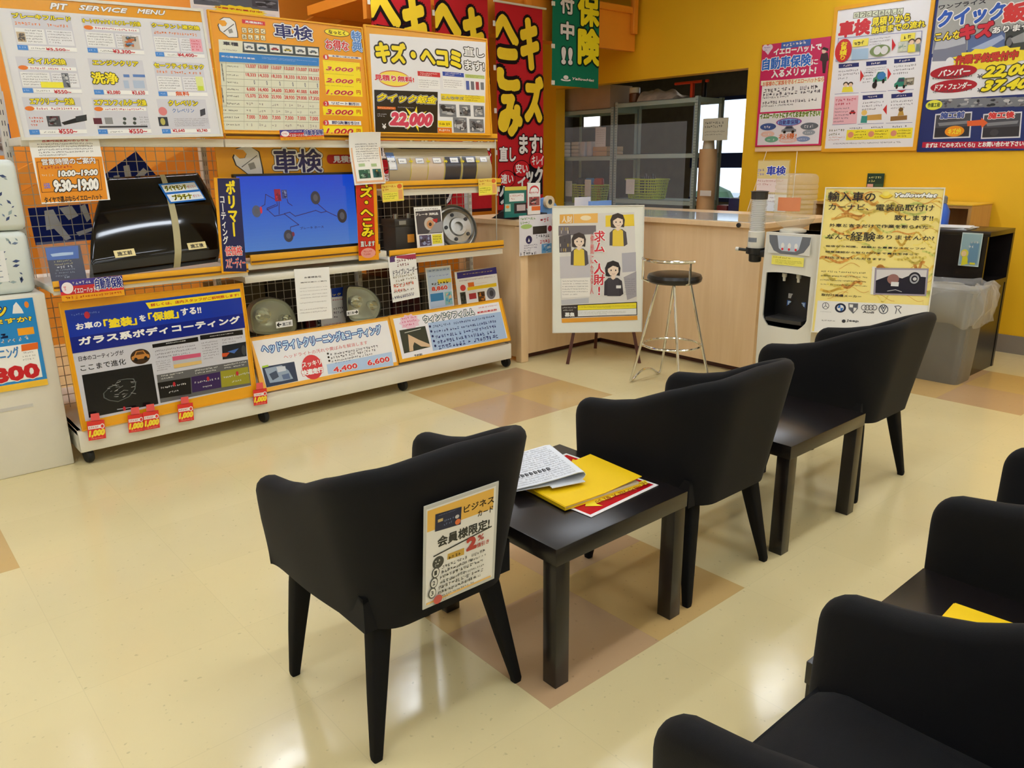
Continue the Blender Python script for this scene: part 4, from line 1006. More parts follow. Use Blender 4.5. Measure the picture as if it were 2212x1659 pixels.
# --- hanging notices and price cards of the lower shelves
b = Board([(636.4, 582.5), (709.6, 576), (719.4, 688), (642.6, 695)], ('y', 4.012, 4.026), rot=True).view(500, 540, 5.183)
b.T('お客様各位', (70, 68, 72), 815, 300, 1005, 305); b.T('臨時休業のご案内', (70, 68, 72), 775, 362, 1065, 350)
for y in (425, 460, 500, 535, 590, 665, 700): b.L((130, 120, 124), 765, y, 1075, y-14, 1, .75)
b.build('white_notice', 'plain white notice sheet hanging from the white shelf below the television', 'notice', th=.001)
b = Board([(840, 553), (902, 548), (902.5, 640), (846, 657)], ('y', 4.024, 4.028), rot=True).view(800, 540, 5.924)
b.Q((176, 60, 90), (330, 60), (600, 45), (600, 110), (330, 125)); b.Q((90, 60, 110), (245, 80), (320, 72), (320, 150), (250, 160)); b.Q(WHT, (310, 100), (590, 130), (560, 210), (320, 190)); b.L((120, 50, 60), 330, 115, 570, 190, 2, .7)
b.T('ドライブレコーダー', (80, 80, 92), 285, 260, 600, 280); b.L((150, 140, 110), 285, 330, 600, 420, 3, .7); b.L((216, 90, 60), 290, 435, 600, 500, 2, .75); b.L((150, 140, 140), 290, 520, 590, 580, 2); b.L((60, 70, 120), 280, 600, 580, 590, 1, .6)
b.build('price_flyer', 'white flyer with a crimson top hanging from the yellow rail above the window film sign', 'notice', th=.001)
b = Board([(919.5, 579), (974.5, 572.5), (980, 664), (927, 672)], ('y', 4.13, 4.16), rot=True).view(800, 540, 5.924)
b.F((196, 214, 236), .04, .04, .96, .96); b.T('エアコンガス', (50, 90, 170), 740, 262, 1010, 250, bold=.03); b.T('クリーニング', (70, 90, 190), 745, 335, 1000, 320, bold=.02); b.R((240, 214, 60), 860, 380, 1035, 410); b.L((70, 60, 40), 770, 400, 1020, 440, 1, .7)
b.T('8,860', (226, 60, 40), 785, 478, 985, 505, bold=.05, oc=WHT, ow=.05); b.R((60, 130, 180), 765, 565, 940, 640); b.P([(150, 200, 196), (90, 160, 190), (230, 190, 150)], 945, 540, 1055, 690, seed=2); b.L((60, 70, 90), 780, 735, 1040, 700, 1, .8)
b.build('price_card', 'pale blue price card with a red price standing behind the window film sign', 'sign', th=.002, mt='gloss')
b = Board([(985.4, 589), (1075.2, 574.5), (1077, 655), (988, 668)], ('y', 4.16, 4.2)).view(800, 540, 5.924)
b.Q((46, 40, 120), (1105, 290), (1630, 205), (1632, 300), (1112, 372)); b.T('ホイールコーティング', (250, 226, 60), 1185, 318, 1560, 262, bold=.03); b.L((160, 110, 140), 1135, 385, 1600, 350, 1, .7); b.E((216, 70, 70), 1145, 450, 1225, 520); b.R((226, 110, 40), 1245, 420, 1330, 465); b.Q((250, 210, 40), (1240, 480), (1610, 420), (1615, 465), (1245, 520)); b.L((190, 60, 40), 1340, 430, 1500, 415, 1, .8)
b.P([(70, 76, 70), (40, 44, 40)], 1145, 545, 1235, 690, seed=2); b.R((180, 50, 60), 1260, 560, 1360, 620); b.P([(90, 60, 30), (200, 120, 40), (60, 30, 30)], 1370, 540, 1475, 650, seed=4); b.E((110, 110, 120), 1480, 490, 1610, 620); b.E((60, 62, 70), 1520, 520, 1580, 590)
b.build('wheel_card', 'white card with a navy heading and a wheel picture at the shelf end', 'sign', th=.002, mt='gloss')
# little yellow talkers on the middle rail
for C, lab in (([(822, 399), (869, 395), (874, 433), (828, 437)], 'small yellow price card at the left end of the rail under the car panel'), ([(1031.5, 387), (1070, 384), (1076, 420), (1036, 422.5)], 'small yellow price card at the right end of the rail under the car panel')):
    b = Board(C, ('y', 4.048), rot=True); r = (0, 0, b.w, b.h)
    b.LU((196, 90, 40), b.sub(r, .04, .05, .7, .4), 2, .7); b.EU((226, 110, 60), b.sub(r, .72, .04, .95, .3)); b.U((250, 240, 90), b.sub(r, .04, .48, .72, .92)); b.LU((110, 96, 50), b.sub(r, .06, .52, .7, .88), 3, .6); b.U((236, 170, 110), b.sub(r, .76, .36, .95, .9))
    b.build('rail_card', lab, 'label', base=(246, 216, 100), th=.001, mt='gloss', group='yellow rail cards')
# red 1,000 tags along the bottom
rt_ = [([(188, 911), (226, 906), (228.5, 946), (191, 953)], 'red price tag at the left end below the blue coating sign'), ([(275, 897), (309, 893), (312, 930), (279, 935.5)], 'red price tag, left one of the overlapping pair below the blue coating sign'), ([(309, 890), (343, 886), (345, 923), (312, 930)], 'red price tag, right one of the overlapping pair below the blue coating sign'), ([(383.5, 874), (417, 869.5), (418.5, 907), (386, 913)], 'red price tag below the dark boxes of the coating sign'), ([(546, 843), (576, 838), (577.5, 872), (549, 876)], 'red price tag in the gap between the coating sign and the headlight sign')]
for k, (C, lab) in enumerate(rt_):
    b = Board(C, ('y', 3.925-.006*(k == 2)), rot=True); r = (0, 0, b.w, b.h)
    b.U((246, 236, 236), b.sub(r, .04, .24, .96, .42)); b.LU((200, 60, 60), b.sub(r, .08, .26, .7, .4), 1, .7); b.EU(WHT, b.sub(r, .72, .2, .97, .46)); b.EU((226, 60, 60), b.sub(r, .76, .24, .93, .42))
    b.TU('1,000', (255, 226, 60), b.sub(r, .06, .5, .94, .84), bold=.07, sh=.2); b.LU((250, 200, 190), b.sub(r, .1, .88, .9, .97), 1, .6)
    o = b.build('price_tag', lab, 'label', base=(226, 52, 48), th=.001, mt='gloss', group='red 1,000 tags')
    top = b.p0+b.ex*b.w*.5+b.ey*b.h
    mb = MB(); mb.prism([top+b.ex*(-.02)+b.ey*-.002, top+b.ex*.02+b.ey*-.002, top+b.ex*.018+b.ey*.035, top+b.ex*(-.018)+b.ey*.035], -b.en*.001)
    mb.build('clip', mat('pink_red_clip', (236, 90, 90), .3), o, smooth=False)
# ------------------------------------------------------------------ goods on the display shelf
# black demonstration bonnet
cs = [at_y(196, 598, 3.985), at_y(474, 560, 3.985), at_y(427, 373, 4.30), at_y(232, 384, 4.30)]
cm = [at_y(165, 442, 4.20), at_y(474, 500, 4.10)]
def bonnet(u, v):
    q = (1-u)*(1-v)*cs[0] + u*(1-v)*cs[1] + u*v*cs[2] + (1-u)*v*cs[3]
    w = sstep(min(1, v*1.25)); q = q + Vector((-.035*math.sin(PI*v)*(1-u)+.035*math.sin(PI*v)*u, 0, 0))
    bul = .055*math.sin(PI*min(max(v, 0), 1))**.8*(1-.35*(2*u-1)**2)
    lip = .03*max(0, .12-v)/.12
    return q + Vector((0, -bul*.9+lip*.9, bul*.3-lip*.5))
t = thing('car_bonnet', 'glossy black car bonnet leaning on the upper left shelf with a beige tape down it', 'car part', (1.15, 4.0, .886))
mb = MB(); mb.grid(bonnet, 30, 24); o = mb.build('panel', 'bonnet', t, angle=60, recalc=False)
so = o.modifiers.new('thickness', 'SOLIDIFY'); so.thickness = .008; so.offset = -1
def on_bonnet(u, v, k=.003):
    p = bonnet(u, v); a = bonnet(u+.01, v)-p; b = bonnet(u, v+.01)-p; n = a.cross(b).normalized()
    if n.y > 0: n = -n
    return p+n*k
MB().grid(lambda a, b: on_bonnet(.56+.055*a+.07*(1-b), .0+b*.995, .0025), 3, 24).build('tape', mat('beige_tape', (176, 166, 124), .6), t, angle=70)
MB().grid(lambda a, b: on_bonnet(.01+.98*a, .045+b*.065-.0*a, .0015), 20, 3).build('lower_lip', mat('satin_dark_grey', (52, 52, 50), .35), t, angle=70)
def sticker(C, dv, text, name='sticker'):
    p = at_y(*C[3], 4.0)
for (u, v), tx in (((.25, .175), '施工前'), ((.81, .165), '施工後')):
    a, b2, c = on_bonnet(u-.075, v-.035, .004), on_bonnet(u+.075, v-.035, .004), on_bonnet(u-.075, v+.035, .004)
    b = Board([(0, 0), (1, 0), (1, 1), (0, 1)], ('p', a, b2-a, c-a)); b.ey = (c-a-b.ex*(c-a).dot(b.ex)).normalized(); b.en = b.ex.cross(b.ey); b.p0 = a; b.w = (b2-a).length; b.h = (c-a).dot(b.ey)
    b.TU(tx, (40, 36, 36), (.15*b.w, .22*b.h, .85*b.w, .78*b.h), bold=.03); b.build('sticker', base=(236, 220, 160), th=.0008, parent=t)
u, v = .77, .80
a, b2, c = on_bonnet(.60, .63, .008), on_bonnet(.93, .65, .008), on_bonnet(.60, .87, .008)
b = Board([(0, 0), (1, 0), (1, 1), (0, 1)], ('p', a, b2-a, c-a)); b.ey = (c-a-b.ex*(c-a).dot(b.ex)).normalized(); b.en = b.ex.cross(b.ey); b.p0 = a; b.w = (b2-a).length; b.h = (c-a).dot(b.ey)
r = (0, 0, b.w, b.h)
for q, tx in ((0, 'ダイヤモンド'), (1, 'プラチナ')):
    k = b.sub(r, .05, .08+.48*q, .97, .45+.48*q); b.U((232, 240, 244), k); b.TU(tx, (36, 40, 20), b.sub(k, .05 if q == 0 else .12, .15, .68, .85), bold=.04, oc=(240, 230, 80), ow=.06); b.TU('ポリマー', (206, 90, 70), b.sub(k, .71, .35, .97, .75))
b.build('label_plate', base=(40, 110, 190), th=.001, mt='gloss', parent=t)

# blue nobori pieces behind the mesh
def cloth_piece(C, y, label, strokes):
    b = Board(C, ('y', y), rot=True); r = (0, 0, b.w, b.h)
    for ps in strokes: b._put([(x*b.w, (1-z)*b.h) for x, z in ps], [list(range(len(ps)))], (206, 208, 214))
    b.build('folded_banner', label, 'banner', base=(30, 44, 118), th=.006, mt='cloth', group='folded blue banners')
cloth_piece([(215, 385), (300, 322), (345, 400), (255, 470)], 4.46, 'folded blue banner with a white character sticking up behind the black car bonnet', [((.1, .5), (.35, .15), (.45, .22), (.2, .6)), ((.3, .75), (.62, .1), (.72, .16), (.42, .85)), ((.5, .5), (.9, .42), (.92, .56), (.52, .62)), ((.7, .55), (.82, .54), (.86, .95), (.74, .95))])
cloth_piece([(66, 452), (190, 438), (205, 520), (72, 528)], 4.46, 'folded blue banner with white strokes lying behind the mesh under the opening hours notice', [((.25, .1), (.4, .08), (.5, .6), (.6, .9), (.5, .95), (.35, .6), (.22, .62)), ((.5, .05), (.72, .02), (.8, .3), (.62, .4)), ((.85, .05), (.95, .0), (1, .4), (.92, .5)), ((.7, .75), (1, .65), (1, .74), (.74, .86))])
MB().box((.8, 4.452, .176), (1.45, 4.8, .85), .01).build('x', 'card') if False else None
# acrylic plaque left of the bonnet
t = thing('plaque', 'clear acrylic plaque with a dark blue card standing left of the black car bonnet', 'plaque', (at_y(140, 630, 4.0).x, 4.0, .856))
b = Board([(99, 536), (172, 529), (190, 609), (112, 620)], ("y", 3.99, 4.02)).view(0, 280, 4.424)
b.Q((40, 100, 190), (430, 1130), (745, 1105), (755, 1230), (450, 1250)); b.Q((190, 214, 240), (480, 1190), (590, 1175), (700, 1170), (700, 1195), (600, 1205), (500, 1215))
b.L((200, 190, 140), 510, 1250, 730, 1290, 2, .6); b.L((220, 220, 226), 540, 1300, 705, 1320, 1, .8); b.L((150, 160, 180), 520, 1335, 740, 1400, 3); b.L((190, 200, 220), 600, 1400, 690, 1425, 1)
b.build('card', base=(26, 40, 78), th=.002, mt='gloss', parent=t)
o, ex, ey, en = b.p0, b.ex, b.ey, b.en
mb = MB(); q = lambda u, v, z: o+ex*u+ey*v+en*z
mb.prism([q(-.03, .0, .003), q(b.w+.03, .0, .003), q(b.w+.03, b.h+.025, .003), q(-.03, b.h+.025, .003)], en*.005); mb.build('acrylic_block', 'clear', t, smooth=False)

# headlight lamps
def headlight(C, y, label, flip, tag_txt, clear):
    p0_ = [at_y(*c, y) for c in C]; p = []
    for i in range(len(p0_)):        # rounded outline through the given points
        a, b_, c_, d_ = (p0_[(i+k) % len(p0_)] for k in (-1, 0, 1, 2))
        for k in range(4):
            q = k/4; p.append(.5*((2*b_)+(c_-a)*q+(2*a-5*b_+4*c_-d_)*q*q+(3*b_-a-3*c_+d_)*q**3))
    n = len(p); cen = sum(p, Vector())/n
    t = thing('headlight', label, 'headlight', (cen.x, y, min(v.z for v in p)), 'car headlights')
    def ring(s, d): return [cen+(v-cen)*s+Vector((0, -d, 0)) for v in p]
    MB().loft([ring(1.02, 0.0), ring(1.03, .03), ring(1.0, .05)], True, False).build('bezel', 'darkgrey' if clear else 'steel', t, angle=50)
    mb = MB(); mb.loft([ring(.98, .045), ring(.9, .025), ring(.86, .03), ring(.6, .0), ring(.2, -.012), ring(.01, -.012)], True, False); mb.build('reflector', 'silver', t, angle=70)
    mb = MB()
    for a, s in (((-.25, .1), .34), ((.25, -.06), .26)):
        ww = max(v.x for v in p)-min(v.x for v in p); c = cen+Vector((ww*a[0], -.0, ww*a[1])); R = ww*s/2
        mb.lathe([(R, .05), (R*.95, .045), (R*.8, .0), (R*.3, -.02), (.004, -.022)], c+Vector((0, -.02, 0)), (0, -1, 0), 24, cap=False)
    mb.build('lamp_cup', 'chrome', t, angle=60)
    MB().loft([ring(1.0, .05), ring(.97, .066), ring(.88, .080), ring(.65, .092), ring(.3, .098), ring(.02, .099)], True, False).build('lens', 'lens' if clear else M['hazy'], t, angle=80)
    return t, cen
M['hazy'] = clear_mat('yellowed_lens', (230, 232, 214), .14, .12)
ol = [(536, 700), (533, 672), (546, 651), (575, 642), (605, 648), (624, 668), (632, 692), (630, 712), (610, 718), (570, 720), (542, 716)]
t, cen = headlight(ol, 4.16, 'hazy old car headlight at the left above the headlight cleaning sign', 0, '', False)
b = Board([(596, 696), (631, 690), (633, 704), (597, 709)], ('y', 4.02)); r = (0, 0, b.w, b.h); b.TU('←', BLK, b.sub(r, .05, .2, .3, .8), bold=.06); b.TU('施工前', (70, 70, 80), b.sub(r, .38, .25, .92, .8), bold=.02); b.build('arrow_sticker', base=(240, 240, 240), th=.001, parent=t)
ol = [(741, 660), (742, 622), (755, 617), (780, 620), (800, 632), (812, 652), (811, 672), (800, 688), (770, 692), (748, 688)]
t, cen = headlight(ol, 4.16, 'clear polished car headlight at the right behind the hanging white notice', 0, '', True)
b = Board([(749, 672), (774, 668), (774, 679), (749, 682)], ('y', 4.02)); r = (0, 0, b.w, b.h); b.TU('施工後', (60, 60, 70), b.sub(r, .05, .25, .62, .8), bold=.02); b.TU('→', BLK, b.sub(r, .68, .2, .95, .8), bold=.06); b.build('arrow_sticker', base=(240, 240, 240), th=.001, parent=t)
b = Board([(716, 623), (741, 620), (748, 697), (650, 712)], ('y', 4.2)).view(500, 540, 5.183)
b.Q((30, 60, 160), (1115, 430), (1255, 412), (1262, 515), (1125, 530)); b.T('ック', (240, 220, 80), 1130, 490, 1225, 505); b.L((206, 90, 110), 1130, 545, 1250, 570, 1); b.L((60, 60, 66), 1140, 640, 1270, 760, 3); b.L((226, 90, 40), 1030, 830, 1270, 815, 1, .8)
b.P([(60, 66, 74), (150, 156, 166), (30, 34, 40)], 790, 780, 1010, 890, seed=2)
b.build('info_card', 'white card with a blue heading half hidden behind the hanging white notice', 'sign', th=.002, mt='gloss')
# spray can by the price card
c = at_y(910, 668, 4.12)
t = thing('spray_bottle', 'small blue and clear spray bottle standing left of the pale blue price card', 'bottle', (c.x, 4.12, .176))
h0 = c.z-.02
MB().lathe([(.026, .0), (.028, .01), (.028, .10), (.022, .13), (.012, .145)], (c.x, 4.12, .176), n=20).build('body', mat('pale_blue_bottle', (180, 214, 226), .25), t)
MB().lathe([(.0285, .03), (.0288, .032), (.0288, .085), (.0285, .087)], (c.x, 4.12, .176), n=20, cap=False).build('label', mat('green_label', (150, 196, 70), .4), t)
MB().lathe([(.016, .145), (.02, .15), (.02, .19), (.012, .21), (.003, .212)], (c.x, 4.12, .176), n=20).build('cap', mat('blue_cap', (110, 130, 206), .35), t)

# beige demonstration car panel with paint strips
b = Board([(822, 321), (1066, 319), (1044, 402), (846, 410)], ('y', 4.125, 4.15)).view(760, 280, 5.03)
b.F((184, 170, 142), 0, 0, 1, 1)
b.Q((40, 34, 44), (455, 178), (1375, 178), (1300, 205), (1150, 222), (700, 228), (540, 212))
b.line((214, 204, 178), [(350, 290), (1540, 270)], .006)
for x0, x1, y0, y1, cc in ((612, 795, 320, 640, (206, 184, 150)), (795, 975, 310, 640, (206, 184, 160)), (985, 1150, 300, 625, (62, 62, 68)), (1175, 1320, 295, 612, (58, 58, 64))):
    b.Q(cc, (x0, y0), (x1, y0-4), (x1-8, y1), (x0-6, y1+5))
for x in (612, 795, 975, 1160, 1325): b.line((206, 190, 70), [(x, 315), (x-8, 630)], .005)
for k, x in enumerate((478, 665, 850, 1035, 1210, 1368)):
    b.R(WHT, x, 318-k*3, x+90-18*(k == 5), 378-k*4); b.line((90, 110, 180), [(x, 318-k*3), (x+88-18*(k == 5), 318-k*3), (x+88-18*(k == 5), 376-k*4), (x, 376-k*4)], .0015, True); b.L((60, 60, 66), x+14, 338-k*3, x+76-16*(k == 5), 362-k*4, 1, .8)
for k, x in enumerate((592, 778, 965, 1146, 1312)): b.Q((220, 200, 50), (x, 342), (x+24, 342), (x+24, 330), (x+44, 350), (x+24, 372), (x+24, 360), (x, 360))
b.R((110, 140, 196), 350, 250, 460, 445); b.R((236, 238, 240), 356, 310, 452, 440); b.L((60, 70, 150), 360, 270, 450, 320, 1, .7); b.L((80, 80, 84), 360, 335, 450, 375, 1, .7)
b.build('bumper_cover', 'beige car body panel with a row of grey and beige paint sample stripes', 'car part', base=(186, 172, 146), th=.004, mt='gloss', bend=lambda u, v: .035*math.sin(PI*min(1, v*1.1))-.0*v)

# brake parts on the lower right shelf
c = at_y(988, 492, 4.16)
t = thing('brake_disc', 'silver wheel hub disc standing on the right hand shelf beside a black flyer', 'car part', (c.x, 4.16, .816))
ax = Vector((-.18, -1, .35)); R = (c.z-.818)/.94
MB().lathe([(R*.25, -.055), (R, -.055), (R*1.0, -.02), (R*.93, -.012), (R*.90, -.03), (R*.84, -.03), (R*.80, .0), (R*.72, .012), (R*.66, .0), (R*.40, .006), (R*.36, .02), (R*.2, .022), (R*.18, .0), (.004, .0)], (c.x, 4.16, .816+R*.98), ax, 48).build('disc', 'steel', t)
a = ax.normalized(); u = a.cross(Vector((0, 0, 1))).normalized(); w = a.cross(u)
for k in range(5):
    q = Vector((c.x, 4.16, .816+R*.98))+a*.004+(u*math.cos(2*PI*k/5)+w*math.sin(2*PI*k/5))*R*.54
    MB().lathe([(.012, 0), (.012, .006)], q, a, 14).build('bolt_hole', 'black', t)
c = at_y(866, 500, 4.2)
t = thing('battery', 'black car battery with a small orange label on the right hand shelf, left end', 'battery', (c.x, 4.2, .816))
mb = MB(); mb.box((c.x-.085, 4.13, .816), (c.x+.075, 4.28, 1.02), .008); mb.box((c.x-.09, 4.125, 1.0), (c.x+.08, 4.285, 1.045), .006); mb.build('case', 'darkgrey', t)
for k in (-.05, .045): MB().lathe([(.014, 1.045), (.014, 1.075)], (c.x+k, 4.18, 0), n=14).build('terminal', 'steel', t)
MB().box((c.x+.0, 4.127, .90), (c.x+.05, 4.129, .95)).build('label', mat('orange_label', (226, 150, 50), .4), t, smooth=False)
MB().box((c.x-.06, 4.1225, 1.012), (c.x-.01, 4.124, 1.036)).build('label', mat('grey_label', (150, 148, 140), .4), t, smooth=False)
c = at_y(905, 528, 4.22)
t = thing('brake_caliper', 'rusty brown brake caliper behind the black flyer', 'car part', (c.x, 4.25, .816))
mb = MB(); mb.box((c.x-.055, 4.23, .816), (c.x+.05, 4.30, .90), .012); mb.lathe([(.04, 0), (.045, .01), (.045, .08), (.03, .09)], (c.x+.0, 4.245, .87), (0, -1, .2), 20); mb.build('caliper_body', mat('rusty_iron', (118, 84, 56), .7, vary=.3, vscale=30), t)
b = Board([(892, 448), (952, 445), (961, 537), (904, 542)], ('y', 4.075, 4.10), rot=True).view(760, 280, 5.03)
b.Q((70, 70, 80), (690, 890), (960, 870), (985, 1120), (715, 1140)); b.L((120, 120, 126), 685, 855, 950, 875, 1, .7); b.T('ブレーキ 消耗品', WHT, 690, 912, 935, 925, bold=.03, oc=(90, 90, 100), ow=.04)
b.E((200, 190, 180), 780, 955, 915, 1090); b.E((206, 150, 110), 808, 985, 895, 1075); b.E((60, 50, 50), 832, 1010, 868, 1048); b.Q((180, 40, 50), (870, 975), (930, 965), (925, 1010), (890, 1000)); b.Q((150, 150, 156), (900, 1020), (985, 990), (988, 1110), (830, 1125))
b.P([(90, 80, 110), (60, 50, 60), (150, 160, 200)], 730, 1150, 870, 1260, seed=3); b.R((236, 226, 70), 870, 1140, 985, 1235); b.L((60, 60, 50), 880, 1150, 980, 1225, 3, .7); b.L((60, 90, 60), 740, 1305, 985, 1285, 1, .8)
b.build('brake_flyer', 'white edged dark flyer with a brake disc picture standing on the right hand shelf', 'sign', th=.002, mt='gloss')

# things behind the far end: black banner bundle lying on the counter
t = thing('banner_bundle', 'folded black cloth banner with white lettering lying on the counter behind the shelf', 'banner', (3.85, 4.5, CT))
def bun(u, v):
    x = 3.62+u*.42; y = 4.16+v*.24+.1*u
    return (x, y, CT+.012+.075*math.sin(PI*v)*(.6+.5*math.sin(3*u+1))*(.3+.7*math.sin(PI*min(1, u*1.1+.05)))+.012*math.sin(14*u+5*v))
mb = MB(); mb.grid(bun, 24, 14); r0 = [bun(i/24, 0) for i in range(25)]+[bun(1, j/14) for j in range(1, 15)]+[bun(1-i/24, 1) for i in range(1, 25)]+[bun(0, 1-j/14) for j in range(1, 14)]
mb.loft([r0, [(a, b, CT+.001) for a, b, c in r0]], True, False); mb.build('cloth', mat('black_cloth', (26, 24, 30), .85), t, angle=70)
up = lambda u, v: Vector(bun(u, v))+Vector((-.002, -.003, .004))
mb = MB()
for a, c, d, e in ((.08, .1, .2, .5), (.22, .15, .30, .42), (.14, .05, .28, .12), (.34, .08, .4, .5), (.42, .2, .55, .3), (.48, .05, .54, .5)): mb.grid(lambda p, q: up(a+(d-a)*p, c+(e-c)*q), 4, 4)
mb.build('lettering', mat('white_cloth_ink', (200, 202, 208), .8), t, angle=70)

# ------------------------------------------------------------------ banners hanging from the landing
def red_banner(dx, label):
    b = Board([(1066, 12), (1172, 8), (1175, 452), (1078, 462)], ('y', 5.33)); b.view(780, 0, 5.53)
    b.F((60, 20, 24), .0, .985, 1, 1)
    for ch, q in (('へ', (1575, 190, 1855, 530)), ('こ', (1625, 605, 1858, 1060)), ('み', (1640, 1150, 1888, 1600)), ('キ', (1918, 230, 2105, 820)), ('ズ', (1955, 930, 2150, 1440))):
        b.T(ch, (240, 206, 50), *q, bold=.085, oc=(26, 14, 16), ow=.085)
    b.view(760, 280, 5.03); b.Q((30, 26, 34), (1590, 620), (1800, 420), (2070, 320), (2072, 700), (1600, 820))
    b.T('直し', (236, 236, 236), 1592, 190, 1765, 340, bold=.04, oc=(40, 14, 18), ow=.06); b.T('ます!', (236, 236, 236), 1805, 60, 2055, 260, bold=.04, oc=(40, 14, 18), ow=.06)
    for k, (ch, x, y) in enumerate((('速い', 1590, 450), ('安い', 1745, 340), ('キレイ', 1920, 250))):
        b.E((26, 16, 20), x-6, y-8, x+176, y+176); b.E((196, 36, 44), x, y, x+170, y+170); b.T(ch, (240, 240, 240), x+22, y+35, x+150, y+132, bold=.03)
    b.T('ク', (226, 228, 230), 1600, 620, 1690, 800, bold=.05, oc=(26, 20, 30), ow=.05); b.T('イ', (226, 228, 230), 1790, 520, 1870, 620, bold=.05); b.T('ック', (226, 228, 230), 1880, 410, 2060, 590, bold=.05)
    if dx:
        b.p0 = b.p0 + b.ex*dx[0] + Vector((0, dx[1], dx[2]))
    o = b.build('nobori_banner', label, 'banner', base=(186, 34, 42), th=.002, mt='cloth', group='red dent repair banners', bend=lambda u, v: .007*math.sin(3.5*u+1.5*v)+.008*math.sin(4*v))
    top = b.p0+b.ey*b.h
    MB().tube([top-b.ex*.01, top+b.ex*(b.w+.03)], .009).build('rod', 'white_plastic', o)
    mb = MB()
    for k in range(5): q = b.p0+b.ey*(b.h*(.1+.2*k)); mb.box(q+Vector((-.02, -.004, -.02)), q+Vector((.004, .004, .02)))
    mb.build('loop', 'white_plastic', o)
    return b
rb = red_banner(None, 'red hanging banner nearest to the counter, its yellow letters in full view')
red_banner((-.595, .02, .02), 'red hanging banner in the middle, only its top showing over the dent repair board')
red_banner((-1.19, -.015, .03), 'red hanging banner furthest from the yellow wall, next to the inspection price board')
b = Board([(1187, -120), (1294, -128), (1297.5, 188), (1198, 189)], ('y', 5.31)).view(1180, 0, 7.54)
b.T('受', (228, 224, 228), 228, -420, 440, -100, bold=.04, oc=(20, 50, 40), ow=.05); b.T('付', (228, 224, 228), 228, -70, 440, 238, bold=.04, oc=(20, 50, 40), ow=.05); b.T('中', (228, 224, 228), 232, 350, 438, 650, bold=.04, oc=(20, 50, 40), ow=.05); b.T('!!', (228, 224, 228), 250, 782, 405, 1042, bold=.05, oc=(20, 50, 40), ow=.05)
b.T('車', (240, 224, 40), 525, -600, 855, -180, bold=.04, oc=(16, 40, 30), ow=.05); b.T('保', (240, 224, 40), 528, -130, 852, 440, bold=.05, oc=(16, 40, 30), ow=.05); b.T('険', (240, 224, 40), 525, 468, 858, 1060, bold=.05, oc=(16, 40, 30), ow=.05)
b.E((236, 230, 234), 230, 1275, 390, 1330); b.E((24, 110, 84), 255, 1270, 365, 1308); b.E((236, 230, 234), 270, 1225, 350, 1300); b.T('YellowHat', (236, 232, 230), 415, 1262, 775, 1330, bold=.04, sh=.25, oc=(30, 40, 40), ow=.06)
o = b.build('nobori_banner', 'green hanging banner with yellow and white letters above the counter opening', 'banner', base=(20, 112, 84), th=.002, mt='cloth', bend=lambda u, v: .006*math.sin(3.5*u+2*v))
mb = MB()
for k in (.005, .26, .55, .8): q = b.p0+b.ey*(b.h*k); mb.box(q+Vector((-.006, -.006, .0)), q+Vector((.03, .003, .035)))
mb.build('loop', 'white_plastic', o)
top = b.p0+b.ey*b.h; MB().tube([top-b.ex*.02, top+b.ex*(b.w+.03)], .009).build('rod', 'white_plastic', o)

# ------------------------------------------------------------------ white cabinet with tissue packs on the left
t = thing('white_cabinet', 'plain white cabinet at the far left beside the display shelf', 'cabinet', (.3, 4.3, 0))
MB().box((-.35, 4.03, .0), (.686, 4.60, .828), .006).build('body', 'white_steel', t)
MB().box((.36, 4.028, .315), (.56, 4.0295, .33)).build('scuff', mat('grey_scuff', (206, 204, 198), .5), t, smooth=False)
b = Board([(-110, 660), (73, 643), (101, 828), (-100, 868)], ('y', 4.022)).view(0, 300, 2.305)
b.F((250, 200, 60), 0, .93, 1, 1); b.F((40, 140, 214), 0, 0, 1, .93); b.F((250, 250, 248), .02, .5, .95, .9)
b.T('エアコン', (250, 226, 60), -190, 850, 35, 880, bold=.05, oc=(30, 40, 90), ow=.06); b.T('効いてますか?', (250, 226, 60), -230, 925, 158, 905, bold=.05, oc=(30, 40, 90), ow=.06)
b.R((250, 170, 40), 85, 945, 172, 970); b.E((240, 140, 50), 118, 810, 146, 840); b.Q((240, 240, 240), (62, 870), (66, 830), (80, 812), (94, 828), (110, 850), (118, 868)); b.L((20, 40, 90), -100, 975, 80, 1005, 1, .8); b.L((220, 234, 246), 0, 990, 172, 1010, 1, .6)
b.T('ガスクリーニング', (60, 130, 200), -180, 1070, 98, 1085, bold=.04, oc=WHT, ow=.05); b.Q((236, 110, 40), (105, 1025), (188, 1012), (190, 1045), (107, 1058)); b.L((170, 170, 176), 107, 1060, 190, 1100, 3)
b.T('1,800', (206, 26, 40), -130, 1165, 198, 1190, bold=.06, oc=WHT, ow=.04)
b.build('aircon_poster', 'blue and white price poster stuck on the white cabinet at the left', 'poster', base=(250, 250, 248), th=.001, mt='gloss')
